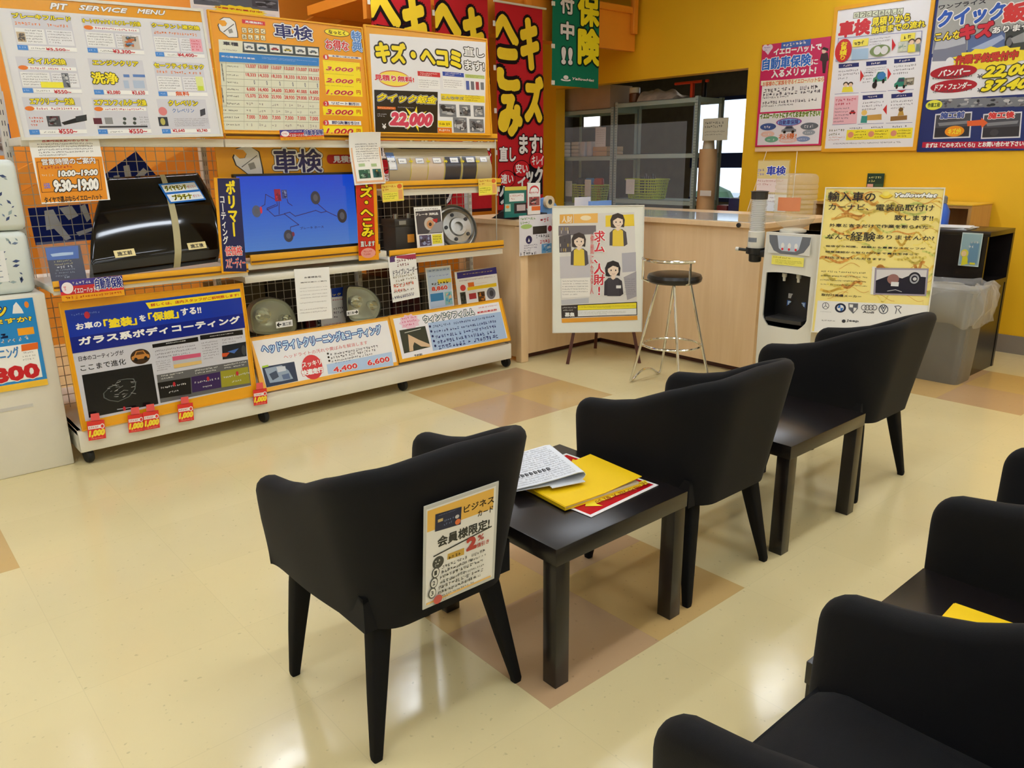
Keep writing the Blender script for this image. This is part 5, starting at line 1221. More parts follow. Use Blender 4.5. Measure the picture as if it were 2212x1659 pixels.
def pack(C0, z0, z1, label):
    t = thing('tissue_pack', label, 'pack', (.35, 4.3, z0), 'tissue packs on the white cabinet')
    mb = MB(); mb.box((-.32, 4.07, z0), (C0, 4.33, z1), .03, seg=3)
    o = mb.build('wrapper', M['packfilm'], t)
    mb = MB(); rg = random.Random(int(z0*100))
    for k in range(44):
        x, z = C0-.02-rg.random()*.28, z0+.05+rg.random()*(z1-z0-.08); a = rg.uniform(0, 6.3); L2 = rg.uniform(.006, .016); W2 = L2*.45
        if x > C0-.035: continue
        c, s_ = math.cos(a), math.sin(a)
        mb.add([(x+c*L2, 4.069, z+s_*L2), (x-s_*W2, 4.069, z+c*W2), (x-c*L2, 4.069, z-s_*L2), (x+s_*W2, 4.069, z-c*W2)], [[0, 1, 2, 3]], c=rg.choice([(60, 76, 120), (110, 130, 160), (150, 170, 176)]))
    mb.add([(C0-.20, 4.0688, z0+.06), (C0-.10, 4.0688, z0+.06), (C0-.10, 4.0688, z1-.08), (C0-.20, 4.0688, z1-.08)], [[0, 1, 2, 3]], c=(238, 240, 240))
    for q in range(6): z = z0+.08+q*.025; mb.add([(C0-.185, 4.0684, z), (C0-.12, 4.0684, z), (C0-.12, 4.0684, z+.004), (C0-.185, 4.0684, z+.004)], [[0, 1, 2, 3]], c=(140, 150, 170))
    mb.build('print', 'paper', t, smooth=False, recalc=False)
M['packfilm'] = mat('pale_plastic_wrap', (222, 230, 226), .3, bump=.4, bscale=16)
pack(.665, .829, 1.105, 'lower tissue pack in pale wrap with navy leaves on the white cabinet')
pack(.672, 1.107, 1.41, 'upper tissue pack in pale wrap with navy leaves on the white cabinet')
b = Board([(-60, 196), (17, 196), (20, 336), (-60, 336)], ('y', 4.55)).view(0, 0, 4.88)
b.F((60, 96, 170), 0, .5, 1, .75); b.P([(210, 212, 220), (120, 100, 90), (170, 150, 140)], -200, 1400, 95, 1600, seed=4)
b.build('flyer', 'pale flyer with a blue band standing far left above the tissue packs', 'poster', base=(214, 218, 228), th=.002)

# ------------------------------------------------------------------ easel and its poster
e0 = Vector((3.985, 3.60, 0))
TLp, TRp, BRp, BLp = (1193, 449), (1387.5, 442.5), (1387.5, 713.5), (1197, 719)
fl_, fr_, bk_ = at_z(1226, 786), at_z(1381, 784), at_z(1286, 752)
exd = Vector((fr_.x-fl_.x, fr_.y-fl_.y, 0)).normalized(); nb_ = Vector((exd.y, -exd.x, 0))
up_ = (Vector((0, 0, 1)) - nb_*.10).normalized()
pl0 = (fl_+fr_)/2 + Vector((0, 0, .30)) - nb_*.02
t = thing('easel', 'dark red wooden easel standing in the corner of the counter', 'easel', (fl_+fr_)/2)
top_ = (fl_+fr_)/2 + Vector((0, 0, 1.0)) - nb_*.14
for a, b2 in ((fl_, top_-exd*.06), (fr_, top_+exd*.06), (bk_, top_-nb_*.02)):
    MB().tube([a+Vector((0, 0, .0)), b2], [.016, .013], 4).build('leg', 'redwood', t, smooth=False)
b = Board([TLp, TRp, BRp, BLp], ('p', pl0, exd, up_)).view(1150, 420, 3.858)
b.Q((228, 224, 218), (225, 165), (850, 148), (875, 1045), (240, 1070)); b.Q((236, 176, 80), (228, 168), (340, 164), (340, 240), (228, 244)); b.Q((244, 190, 100), (345, 164), (545, 156), (545, 236), (345, 240)); b.T('人財', (250, 240, 220), 245, 180, 330, 236)
b.Q((246, 214, 60), (610, 176), (845, 165), (850, 262), (610, 270)); b.E((250, 232, 190), 400, 176, 490, 216)
b.Q((120, 112, 116), (218, 262), (530, 258), (530, 330), (218, 345)); b.Q((86, 80, 84), (222, 350), (320, 330), (325, 480), (225, 485))
rg = random.Random(9)
for k in range(22): x = 226+rg.random()*90; y = rg.choice([275, 300, 370, 410, 450]); b.R(rg.choice([(190, 160, 80), (150, 140, 140), (60, 56, 60), (210, 200, 190)]), x, y, x+6, y+26)
b.Q((206, 202, 206), (228, 520), (480, 505), (480, 690), (232, 700)); b.Q((184, 182, 190), (745, 490), (862, 480), (864, 640), (750, 650)); b.Q((170, 166, 172), (760, 690), (866, 640), (868, 850), (790, 880)); b.L((120, 116, 122), 770, 700, 860, 840, 8, .5); b.Q((196, 196, 202), (240, 880), (470, 860), (470, 905), (245, 920))
SK, HR, DK = (246, 222, 200), (62, 50, 48), (84, 78, 84)
def fig(x, y, s, hair, top, sleeves, flip=1):
    F_ = lambda P: [(x+flip*a*s, y+c*s) for a, c in P]
    b.Q(sleeves, *F_([(-.62, 2.3), (-.6, 1.35), (-.32, 1.08), (.32, 1.08), (.62, 1.3), (.72, 2.2), (.5, 2.35)])); b.Q(top, *F_([(-.4, 2.35), (-.38, 1.2), (-.14, 1.06), (.14, 1.06), (.38, 1.2), (.44, 2.35)]))
    b.Q(SK, *F_([(-.12, .8), (.14, .8), (.16, 1.12), (0, 1.22), (-.14, 1.12)])); b.Q(hair, *F_([(-.52, .95), (-.56, .4), (-.4, .02), (0, -.12), (.38, .02), (.52, .4), (.46, .95), (.2, .9), (-.3, 1.0)]))
    b.Q(SK, *F_([(-.36, .35), (-.1, .22), (.36, .34), (.38, .68), (.2, .92), (.02, 1.0), (-.2, .9), (-.36, .66)])); b.Q(hair, *F_([(-.42, .5), (-.36, .14), (.1, .0), (.42, .3), (.3, .36), (.05, .2), (-.2, .36)]))
    for ex_ in (-.14, .18): b.E((40, 34, 36), x+flip*(ex_-.045)*s, y+.5*s, x+flip*(ex_+.045)*s, y+.62*s, 10)
    b.line((180, 110, 100), F_([(-.06, .8), (.04, .83), (.14, .79)]), .0022)
fig(388, 330, 112, HR, (236, 206, 70), DK); fig(712, 168, 112, HR, (240, 208, 70), DK); fig(672, 565, 120, (44, 38, 40), (70, 66, 72), (62, 58, 64))
b.R((240, 240, 236), 698, 758, 738, 782); b.Q((248, 244, 236), (240, 705), (480, 690), (482, 850), (246, 862)); b.L((120, 116, 116), 250, 715, 470, 845, 6, .45)
b.T('求ム、人財!', (214, 44, 60), 515, 305, 600, 835, bold=.03, vert=True, oc=WHT, ow=.06); b.T('仲間になる人', (226, 120, 120), 484, 330, 508, 830, vert=True)
b.Q((70, 62, 60), (240, 925), (375, 918), (375, 1022), (244, 1030)); b.T('募集', WHT, 272, 985, 350, 1018, bold=.04); b.L((220, 216, 210), 250, 935, 368, 975, 2, .6)
b.Q((40, 34, 34), (372, 918), (872, 895), (874, 1005), (376, 1022)); b.Q((248, 232, 60), (378, 925), (866, 902), (866, 948), (378, 964)); b.Q((244, 244, 240), (378, 966), (866, 950), (868, 1000), (380, 1016)); b.L((60, 52, 20), 390, 930, 855, 940, 2, .6); b.L((110, 106, 104), 385, 975, 780, 1000, 3, .5)
b.Q((236, 166, 60), (244, 1035), (874, 1010), (876, 1045), (246, 1070))
b.build('easel_poster', 'framed recruiting poster with three drawn shop workers, resting on the easel', 'poster', base=(240, 240, 228), th=.012, mt='gloss', frame=.006, fmat='white_plastic')
# ------------------------------------------------------------------ steel shelf in the opening
def steel_shelf(y0, y1, x0, x1, zs, top, label):
    t = thing('steel_shelf', label, 'shelf', ((x0+x1)/2, (y0+y1)/2, 0), 'grey steel shelves in the opening')
    for x in (x0, x1-.04):
        for y in (y0, y1-.04):
            mb = MB(); mb.box((x, y, 0), (x+.003, y+.04, top), c=(160, 178, 174)); mb.box((x, y if y == y0 else y+.037, 0), (x+.04, y+.003 if y == y0 else y+.04, top), c=(150, 168, 164))
            if x == x0:
                for k in range(44):
                    z = .80+k*.027
                    if z < top-.02:
                        for o in (.011, .025): mb.add([(x-.0006, y+o, z), (x-.0006, y+o+.005, z), (x-.0006, y+o+.005, z+.011), (x-.0006, y+o, z+.011)], [[0, 1, 2, 3]], c=(70, 84, 84))
            mb.build('post', 'paper', t, smooth=False, recalc=False)
    for z in zs:
        mb = MB(); mb.box((x0+.002, y0+.003, z-.045), (x0+.006, y1-.003, z)); mb.box((x1-.006, y0+.003, z-.045), (x1-.002, y1-.003, z)); mb.box((x0+.002, y0+.003, z-.004), (x1-.002, y1-.003, z)); mb.box((x0+.004, y0+.003, z-.045), (x1-.004, y0+.006, z-.004)); mb.box((x0+.004, y1-.006, z-.045), (x1-.004, y1-.003, z-.004))
        mb.build('shelf', 'shelfgrey', t, smooth=False)
    return t
SX0, SX1 = 6.55, 6.98
zt = at_x(1410, 217, SX0).z; zm = at_x(1410, 332, SX0).z; zl = at_x(1420, 432, SX0).z
ya, yb, yc = at_x(1503, 330, SX0).y, at_x(1326, 330, SX0).y, at_x(1200, 300, SX0).y
zt2 = at_x(1260, 238, SX0).z; zm2 = at_x(1260, 338, SX0).z; zl2 = at_x(1260, 440, SX0).z
steel_shelf(ya, yb, SX0, SX1, (zl, zm, zt), zt+.01, 'grey perforated steel shelf, right hand unit with the paper bag on top')
steel_shelf(yb+.015, yc, SX0, SX1, (zl2, zm2, zt2), zt2+.01, 'grey perforated steel shelf, left hand unit with the long carton on top')
# carton, jars and bag on top
mb = MB(); q0 = at_x(1318, 200, SX0+.02).y; mb.box((SX0+.02, q0, zt2+.001), (SX1-.05, yc+.1, zt2+.24), .003)
tag(mb.build('long_carton', mat('shaded_carton', (176, 150, 124), .8, vary=.05)), 'long brown carton lying on top of the left steel shelf', 'box')
c = at_x(1352, 222, SX0+.15)
t = thing('storage_jar', 'small brown jar with a white lid on top of the right steel shelf', 'jar', (c.x, yb-.14, zt+.001))
MB().lathe([(.055, 0), (.06, .02), (.06, .09), (.05, .10)], (c.x, yb-.14, zt+.001), n=20).build('jar_body', mat('brown_jar', (110, 66, 40), .3), t)
MB().lathe([(.052, .10), (.055, .105), (.055, .15), (.05, .155)], (c.x, yb-.14, zt+.001), n=20).build('lid', 'white_plastic', t)
def bag(u, v):
    y = yb-.27-.46*u; x = SX0+.03+.34*v
    return (x, y, zt+.004+.11*math.sin(PI*v)**.6*(.35+.65*math.sin(PI*min(1, u*.9+.12))**.7)+.018*math.sin(13*u+9*v)*math.sin(PI*v)+.04*(u < .08)*math.sin(PI*v))
mb = MB(); mb.grid(bag, 30, 12); r0 = [bag(i/30, 0) for i in range(31)]+[bag(1, j/12) for j in range(1, 13)]+[bag(1-i/30, 1) for i in range(1, 31)]+[bag(0, 1-j/12) for j in range(1, 12)]
mb.loft([r0, [(a, b, zt+.001) for a, b, c in r0]], True, False)
tag(mb.build('paper_bag', mat('crumpled_bag', (176, 168, 160), .6, vary=.35, vscale=9), angle=60), 'crumpled pale bag lying on top of the right steel shelf', 'bag')
t = thing('clamp', 'orange clamp lying on top of the right steel shelf beside the bag', 'tool', (6.8, ya+.12, zt+.001))
MB().tube([(6.72, ya+.42, zt+.155), (6.72, ya+.02, zt+.155)], .014, 8).build('bar', 'red', t)
MB().box((6.70, ya+.19, zt+.001), (6.74, ya+.22, zt+.15), .004).build('jaw', 'red', t); MB().box((6.70, ya+.05, zt+.001), (6.74, ya+.085, zt+.17), .004).build('jaw', 'black', t)
# baskets
def basket(yc_, xc_, z, w, label, n=14):
    t = thing('basket', label, 'basket', (xc_, yc_, z), 'lime green baskets')
    h, a0, b0 = .20, .13, w/2
    def ring(s, zz, k=40, e=.6): return [(xc_+a0*s*math.copysign(abs(math.cos(2*PI*i/k))**e, math.cos(2*PI*i/k)), yc_+b0*s*math.copysign(abs(math.sin(2*PI*i/k))**e, math.sin(2*PI*i/k)), zz) for i in range(k)]
    mb = MB()
    for zz in [.004+.028*i for i in range(7)]: mb.tube(ring(.86+.14*zz/h, z+zz), .006, 5, closed=True)
    for i in range(0, 40): 
        p, q = ring(.86, z+.004)[i], ring(1.0, z+h)[i]; mb.tube([p, q], .0048, 5)
    mb.loft([ring(.86, z+.001), ring(.86, z+.006)], True, True); mb.build('lattice_body', 'lime', t)
    MB().tube(ring(1.03, z+h), .010, 6, closed=True).build('rim', 'lime', t)
    return t
c1 = at_x(1274, 428, SX0+.18); c2 = at_x(1398, 425, SX0+.18)
basket(c1.y, SX0+.17, zl2+.001, .50, 'lime green lattice basket full of tools on the left steel shelf'); basket(c2.y, SX0+.17, zl+.001, .48, 'lime green lattice basket with a paper tag on the right steel shelf')
def papertag(C, x, label):
    b = Board(C, ('x', x)); b.LU((150, 150, 156), (.1*b.w, .2*b.h, .9*b.w, .9*b.h), 8, .4); b.build('paper_tag', label, 'paper', base=(226, 226, 224), th=.001, group='paper tags on the baskets')
papertag([(1222, 391), (1237, 391), (1234, 424), (1221, 424)], SX0+.025, 'white paper slip at the left on the tool basket'); papertag([(1263, 388), (1277, 388), (1276, 424), (1263, 424)], SX0+.025, 'white paper slip in the middle of the tool basket'); papertag([(1353, 388), (1372, 386), (1369, 418), (1351, 420)], SX0+.022, 'white paper slip hanging on the right hand lime basket')
for k, (dy, col, lab) in enumerate(((.14, 'darkgrey', 'grey power tool sticking out of the left lime basket'), (.0, 'bluep', 'blue tool sticking up in the left lime basket'), (-.14, 'red', 'orange power tool sticking out of the left lime basket'))):
    z = zl2+.06; y = c1.y+dy; xx = SX0+.17
    mb = MB(); mb.box((xx-.03, y-.07, z+.10), (xx+.03, y+.05, z+.22), .02, M4=None); mb.box((xx-.022, y-.03, z-.04), (xx+.022, y+.01, z+.12), .01); mb.lathe([(.026, 0), (.02, .015), (.012, .03)], (xx, y+.04, z+.17), (0, 1, 0), 12)
    tag(mb.build('power_tool', col), lab, 'tool', 'tools in the lime baskets')
mb = MB(); xx, y, z = SX0+.17, c2.y, zl+.05
for k in range(7): mb.tube([(xx-.05+.02*k, y-.16+.05*k, z), (xx-.03+.012*k, y-.12+.04*k, z+.19+.02*math.sin(k*2))], .012, 6)
tag(mb.build('dark_hose', 'darkgrey'), 'bunch of dark grey hose in the right hand lime basket', 'hose')
# small goods on the middle left shelf
for k in range(2):
    y = at_x(1216+29*k, 320, SX0+.1).y
    for j in range(4):
        mb = MB(); mb.box((SX0+.07, y-.055, zm2+.001+.041*j), (SX0+.17, y+.055, zm2+.038+.041*j), .006); mb.box((SX0+.069, y-.05, zm2+.012+.041*j), (SX0+.0695, y+.05, zm2+.022+.041*j))
        tag(mb.build('small_carton', mat('cream_carton', (206, 190, 172), .6)), ('small cream carton in the left pile of the middle shelf', 'small cream carton in the right pile of the middle shelf')[k]+(', lowest', ', second from below', ', third from below', ', topmost')[j], 'box', 'small cartons on the middle steel shelf')
for k in range(2):
    y = at_x(1263+15*k, 320, SX0+.1).y
    tag(MB().box((SX0+.06, y-.035, zm2+.001), (SX0+.16, y+.035, zm2+.16), .004).box((SX0+.058, y-.012, zm2+.03), (SX0+.0595, y+.012, zm2+.13)).build('bottle_box', mat('grey_white_box', (196, 196, 204), .5)), ('tall pale box left of the other on the middle shelf', 'tall pale box beside the flat brown carton')[k], 'box', 'tall pale boxes on the middle shelf')
y = at_x(1300, 320, SX0+.1).y
for k in range(2): tag(MB().box((SX0+.05, y-.12, zm2+.001+.052*k), (SX0+.32, y+.09, zm2+.05+.052*k), .004).build('flat_carton', 'card'), ('flat brown carton, lower one beside the steel post', 'flat brown carton, upper one beside the steel post')[k], 'box', 'flat cartons on the middle shelf')
b = Board([(1287, 275), (1309, 275), (1308, 317), (1285, 317)], ('x', SX0+.035)); b.LU((150, 150, 160), (.1*b.w, .1*b.h, .9*b.w, .9*b.h), 7, .4); b.build('hanging_slip', 'white paper slip hanging above the flat cartons', 'paper', base=(222, 222, 226), th=.001)
for k in range(5): pass
# clear counter screen
pts = [at_x(1205, 268, 4.66), at_x(1482, 272, 4.66)]
t = thing('counter_screen', 'clear acrylic screen standing on the counter in front of the steel shelves', 'screen', (4.66, 4.0, CT+.005))
ys0, ys1, zs1 = max(min(pts[1].y, 3.5), 3.3), 4.70, (pts[0].z+pts[1].z)/2
MB().box((4.658, ys0, CT+.006), (4.662, ys1, zs1)).build('pane', 'clear', t, smooth=False)
for y in (ys0+.1, ys1-.1): MB().box((4.60, y-.03, CT+.0045), (4.72, y+.03, CT+.012), .002).build('foot', 'clear', t)
# wooden post with papers, notice, small things by the right of the opening
c = at_x(1522, 448, 6.62)
t = thing('cardboard_roll', 'tall roll of brown board standing right of the steel shelves', 'roll', (6.595, at_x(1526, 400, 6.595).y, 0))
yy_ = at_x(1526, 400, 6.595).y
MB().lathe([(.085, 0), (.085, at_x(1530, 322, 6.595).z), (.07, at_x(1530, 322, 6.595).z+.001)], (6.595, yy_, 0), n=20).build('roll_body', 'card', t)
z9 = at_x(1530, 300, 6.595).z; MB().lathe([(.06, at_x(1530, 322, 6.595).z), (.05, z9), (.03, z9+.12), (.01, z9+.13)], (6.595, yy_, 0), n=14).build('inner_sheet', mat('pale_sheet', (206, 200, 176), .6), t)
b = Board([(1519, 256), (1574, 254), (1571, 305), (1517, 302)], ('x', 6.495)); r = (0, 0, b.w, b.h); b.LU((70, 76, 66), b.sub(r, .08, .12, .92, .45), 2, .7); b.LU((110, 110, 100), b.sub(r, .1, .55, .9, .8), 2, .6); b.build('window_notice', 'pale notice sheet in front of the bright window', 'notice', base=(206, 206, 186), th=.001, mt='paper')
w0 = b.obj
b = Board([(1512, 412), (1536, 411), (1536, 423), (1512, 424)], ('x', 6.505)); b.build('small_label', 'small white label on the brown board roll', 'label', base=(226, 224, 216), th=.001)
c = at_x(1585, 440, 6.45); mb = MB(); mb.box((6.50, c.y-.08, .861), (6.66, c.y+.1, 1.03), .02); tag(mb.build('pouch', 'navy'), 'navy pouch on the sill at the right end of the opening', 'pouch')
c = at_x(1552, 445, 6.45); mb = MB(); mb.box((6.50, c.y-.06, .861), (6.62, c.y+.06, .96), .015); tag(mb.build('small_case', mat('maroon_case', (96, 30, 36), .5)), 'maroon case beside the navy pouch in the opening', 'case')

# ------------------------------------------------------------------ things on the counter
c = at_z(1190, 455, CT)
t = thing('tape_dispenser', 'blue tape dispenser on the counter left of the easel', 'dispenser', (4.02, 4.42, CT))
c = at_y(1188, 452, 4.30); x0, x1 = at_y(1172, 452, 4.30).x, at_y(1207, 452, 4.30).x
mb = MB(); mb.prism([(x0, 4.30, CT+.001), (x1, 4.30, CT+.001), (x1, 4.30, CT+.05), (x1-.04, 4.30, CT+.09), (x0+.06, 4.30, CT+.13), (x0+.01, 4.30, CT+.12), (x0, 4.30, CT+.05)], (0, .06, 0)); mb.build('body', 'bluep', t)
MB().lathe([(.02, 0), (.045, 0), (.045, .03), (.02, .03)], (x0+.045, 4.295, CT+.10), (0, -1, 0), 24, cap=False).build('tape_roll', mat('clear_tape', (206, 196, 170), .3), t)
def card(C, y, name, label, cat, art, base=(240, 240, 240), th=.003, **k):
    b = Board(C, ('y', y), rot=False); art(b); b.build(name, label, cat, base=base, th=th, mt='gloss', **k); return b
def a1(b):
    b.view(1050, 430, 9.758); b.R((230, 230, 236), 390, -180, 900, -20) if False else None
    r = (0, 0, b.w, b.h); b.U((214, 200, 90), b.sub(r, 0, 0, 1, .12)); b.U((236, 236, 236), b.sub(r, .2, .22, .88, .48)); b.LU((190, 80, 70), b.sub(r, .24, .25, .84, .46), 2, .6); b.U((170, 206, 186), b.sub(r, .0, .56, .26, .8)); b.EU((226, 140, 60), b.sub(r, .04, .6, .2, .7)); b.U((40, 40, 46), b.sub(r, .42, .54, 1, .88)); b.U((196, 180, 180), b.sub(r, .54, .6, .94, .8))
card([(1090, 404), (1138, 402), (1137, 468), (1091, 470)], 4.10, 'card_stand', 'green card stand with small pictures on the counter below the red banner', 'stand', a1, base=(30, 110, 104), th=.012)
def a2(b):
    r = (0, 0, b.w, b.h); b.EU((206, 60, 70), b.sub(r, .15, .08, .9, .4)); b.EU((240, 236, 236), b.sub(r, .2, .14, .85, .4)); b.LU((206, 60, 70), b.sub(r, .1, .25, .9, .34), 1, .8); b.PU([(150, 90, 90), (60, 50, 56), (220, 190, 190), (170, 50, 60)], b.sub(r, .1, .44, .95, .72)); b.U((226, 110, 50), b.sub(r, .3, .74, 1, .88))
card([(1140, 396), (1167, 394), (1167, 462), (1140, 464)], 4.14, 'leaflet', 'narrow white and red leaflet standing beside the green card stand', 'leaflet', a2)
b = Board([(1121.5, 467), (1193, 461), (1191, 546), (1122, 553.5)], ('y', 3.986)).view(1050, 430, 9.758)
b.L((90, 150, 60), 720, 380, 1090, 520, 2, .7); b.E((170, 200, 120), 730, 540, 970, 620); b.R((56, 50, 48), 985, 580, 1280, 720); b.L((190, 50, 60), 1140, 380, 1390, 470, 1, .9); b.E((150, 40, 60), 1300, 560, 1390, 680); b.E((40, 36, 86), 835, 775, 970, 940); b.Q(WHT, (880, 910), (900, 820), (925, 910), (905, 890)); b.L((60, 60, 110), 800, 960, 1090, 1090, 3, .7); b.L((60, 60, 66), 720, 1110, 1090, 1170, 1, .8); b.L((60, 60, 66), 1050, 740, 1370, 800, 1, .8); b.L((200, 40, 60), 1135, 850, 1370, 915, 1, .9); b.P([(110, 170, 220), (70, 140, 206), (190, 214, 236)], 1170, 950, 1380, 1120, seed=2)
b.build('counter_flyer', 'white flyer with a navy round mark stuck on the counter front beside the easel', 'flyer', base=(228, 226, 234), th=.001, mt='gloss')
MB().box((4.05, 4.3, CT+.001), (4.35, 4.5, CT+.006)).build('x') if False else None
b = Board([(1243, 427), (1276, 425), (1276, 446), (1247, 447)], ('y', 4.28)); b.build('memo_stand', 'small blank white memo stand on the counter above the easel', 'stand', base=(226, 228, 236), th=.02)
b = Board([(1277, 436), (1320, 432), (1322, 447), (1277, 447)], ('y', 4.18)); b.build('blue_folder', 'pale blue folder on the counter above the easel', 'folder', base=(120, 160, 224), th=.03)
# clear brochure stand with hanging cords
y0, y1 = at_x(1632, 400, 4.85).y, at_x(1702, 400, 4.85).y; z1 = at_x(1660, 345, 4.85).z
t = thing('brochure_holder', 'clear brochure stand with a navy lettered leaflet behind the cup tube', 'stand', (4.85, (y0+y1)/2, CT))
MB().box((4.86, y1, CT+.001), (4.864, y0, z1)).box((4.78, y1, CT+.001), (4.864, y0, CT+.006)).box((4.79, y1, CT+.006), (4.793, y0, CT+.12)).build('holder', 'clear', t, smooth=False)
b = Board([(1634, 350), (1700, 345), (1702, 455), (1634, 458)], ('x', 4.855)).view(1580, 320, 3.5)
b.F((236, 214, 206), .0, .35, 1, .62); b.T('車検', (40, 60, 170), 272, 138, 408, 205, bold=.04, oc=WHT, ow=.05); b.L((160, 150, 200), 200, 150, 265, 215, 2, .7); b.L((200, 130, 120), 200, 235, 400, 290, 2, .6); b.F((240, 236, 232), 0, .66, 1, 1); b.L((180, 150, 150), 200, 330, 330, 450, 4, .5)
b.build('leaflet', base=(222, 200, 140), th=.002, mt='gloss', parent=t)
wz = at_x(1700, 322, XW-.05)
# ------------------------------------------------------------------ posters on the yellow wall
b = Board([(1646, 97), (1795, 79), (1773, 315.5), (1632, 315.5)], ('x', XW-.012)).view(1600, 0, 3.614)
b.F((206, 40, 96), 0, 0, 1, 1); b.F((246, 244, 240), .045, .355, .955, .655); b.F((236, 232, 236), .035, .672, .965, .985)
b.R((60, 100, 180), 320, 325, 545, 355); b.L(WHT, 330, 330, 535, 350, 1, .7)
b.T('イエローハットで', WHT, 262, 385, 628, 388, bold=.05); b.T('自動車保険', (40, 110, 206), 176, 462, 545, 508, bold=.05, oc=WHT, ow=.06); b.T('に', WHT, 558, 465, 602, 500, bold=.03); b.T('入るメリット!', WHT, 245, 552, 585, 575, bold=.05)
b.E((236, 220, 236), 172, 352, 212, 395); b.E((236, 220, 236), 208, 350, 250, 392); b.Q((236, 220, 236), (172, 380), (250, 374), (214, 428)); b.L((110, 100, 180), 185, 365, 240, 400, 2, .6)
b.E((230, 200, 180), 636, 378, 668, 415); b.Q((40, 32, 36), (630, 385), (650, 366), (688, 380), (680, 400), (655, 390)); b.Q((52, 36, 44), (618, 470), (630, 420), (680, 410), (692, 470), (672, 480), (660, 572), (640, 572), (636, 480))
b.Q((250, 244, 214), (160, 632), (652, 605), (650, 640), (158, 668)); b.T('お客様のご家族を守るイエローハットなら', (220, 90, 40), 175, 640, 648, 635, bold=.02)
for k in range(5): b.L((70, 66, 76), 180-4*k, 688+33*k, 630-(250 if k == 2 else 0)-(200 if k == 4 else 0), 700+31*k, 1, .7, seed=k)
b.T('イエローハットにすべておまかせ下さい!', (40, 60, 30), 155, 888, 618, 905, bold=.03, oc=(196, 226, 120), ow=.05)
for x0, y0, x1, y1, cc in ((280, 925, 475, 980, (150, 80, 150)), (155, 965, 275, 1015, (60, 90, 150)), (470, 960, 605, 1010, (100, 110, 120)), (485, 1015, 580, 1055, (150, 160, 170)), (160, 1025, 262, 1070, (236, 196, 180)), (190, 1065, 292, 1110, (110, 170, 140)), (435, 1065, 540, 1105, (130, 150, 190)), (300, 1075, 440, 1115, (236, 200, 190))):
    b.E(cc, x0, y0, x1, y1); b.L((240, 240, 244), x0+18, y0+14, x1-18, y1-12, 1, .8)
b.E((120, 170, 230), 290, 932, 465, 975); b.T('自動車保険', (70, 40, 120), 305, 940, 450, 968); b.car((130, 134, 140), 322, 985, 432, 1040); b.T('お得!', (230, 120, 60), 300, 1045, 435, 1080)
b.build('insurance_poster', 'crimson and white car insurance poster on the yellow wall nearest to the opening', 'poster', base=(206, 40, 96), th=.002, mt='gloss')
iz = b.p0.z
b2_ = Board([(1632, 317), (1773, 317), (1774, 326), (1630, 327)], ('x', XW-.03)); b2_.F((250, 214, 170), 0, .3, 1, 1)
o = b2_.build('poster_ledge', 'narrow peach coloured ledge under the crimson insurance poster', 'ledge', base=(236, 196, 150), th=.028, mt='gloss')
for px in (1656, 1722):
    a = at_x(px, 327, XW-.04); e = at_x(px-(42 if px == 1656 else 12), 456, XW-.3)
    tag(MB().tube([a, e], .0025, 6).build('cord', 'white_plastic'), ('thin white cord hanging below the insurance poster, left one', 'thin white cord hanging below the insurance poster, right one')[px == 1722], 'cord')
b = Board([(1808, 22), (2006, -6), (1979, 318), (1784, 320)], ('x', XW-.015)).view(1600, 0, 3.614)
for k, ch in enumerate('なっとくあんしん'):
    x = 882+49*k; y = 98-4.5*k; b.R((120, 120, 100), x, y, x+44, y+42); b.R((226, 232, 206), x+4, y+4, x+40, y+38); b.T(ch, (90, 90, 70), x+9, y+9, x+35, y+33)
b.T('車検', (206, 30, 44), 778, 178, 1004, 262, bold=.06, oc=WHT, ow=.05); b.T('見積りから', (250, 232, 50), 1032, 142, 1320, 165, bold=.05, oc=(70, 60, 16), ow=.07); b.T('納車までの流れ', (250, 232, 50), 1032, 212, 1440, 210, bold=.05, oc=(70, 60, 16), ow=.07)
b.line((60, 80, 170), [(765, 300), (1418, 242), (1400, 430), (745, 478)], .003, True)
b.E((206, 36, 40), 748, 312, 860, 480); b.T('お見積り', YEL, 785, 330, 825, 465, bold=.04, vert=True)
b.R((246, 230, 90), 880, 312, 996, 355); b.L((60, 50, 20), 888, 320, 985, 350, 1, .8); b.Q((170, 200, 226), (870, 385), (1000, 375), (998, 462), (866, 468)); b.L((120, 110, 120), 1012, 300, 1172, 345, 3, .5)
b.E((120, 140, 90), 1015, 358, 1165, 432); b.E((226, 226, 226), 1045, 365, 1095, 425); b.E((226, 226, 226), 1100, 362, 1150, 422)
b.Q((206, 36, 44), (1185, 300), (1212, 352), (1182, 400)); b.R((246, 230, 90), 1255, 268, 1360, 312); b.L((60, 50, 20), 1262, 275, 1352, 305, 1, .8)
for x, y in ((1338, 325), (1388, 318)): b.E((80, 60, 50), x-22, y-20, x+22, y+14); b.E((240, 210, 180), x-16, y-10, x+16, y+22)
b.Q((240, 226, 70), (1305, 410), (1312, 350), (1360, 345), (1366, 405)); b.Q((120, 140, 130), (1368, 402), (1374, 345), (1400, 345), (1400, 400)); b.P([(206, 214, 200), (150, 170, 150), (226, 226, 200)], 1235, 330, 1300, 400, seed=3)
for k, (x, y, w) in enumerate(((765, 500, 158), (980, 482, 160), (1198, 462, 165), (952, 745, 160), (1176, 735, 165))):
    b.Q((34, 48, 110), (x, y), (x+w, y-12), (x+w, y+20), (x, y+34)); b.L(WHT, x+40, y+4, x+w-40, y+14, 1, .9); b.L((90, 86, 96), x, y+48, x+w, y+(115 if k not in (1,) else 80), 3, .6)
b.L((90, 86, 96), 962, 560, 1030, 650, 4, .6)
for x in (820, 858): b.E((60, 50, 46), x-18, 640, x+18, 672); b.E((240, 210, 180), x-13, 650, x+13, 680)
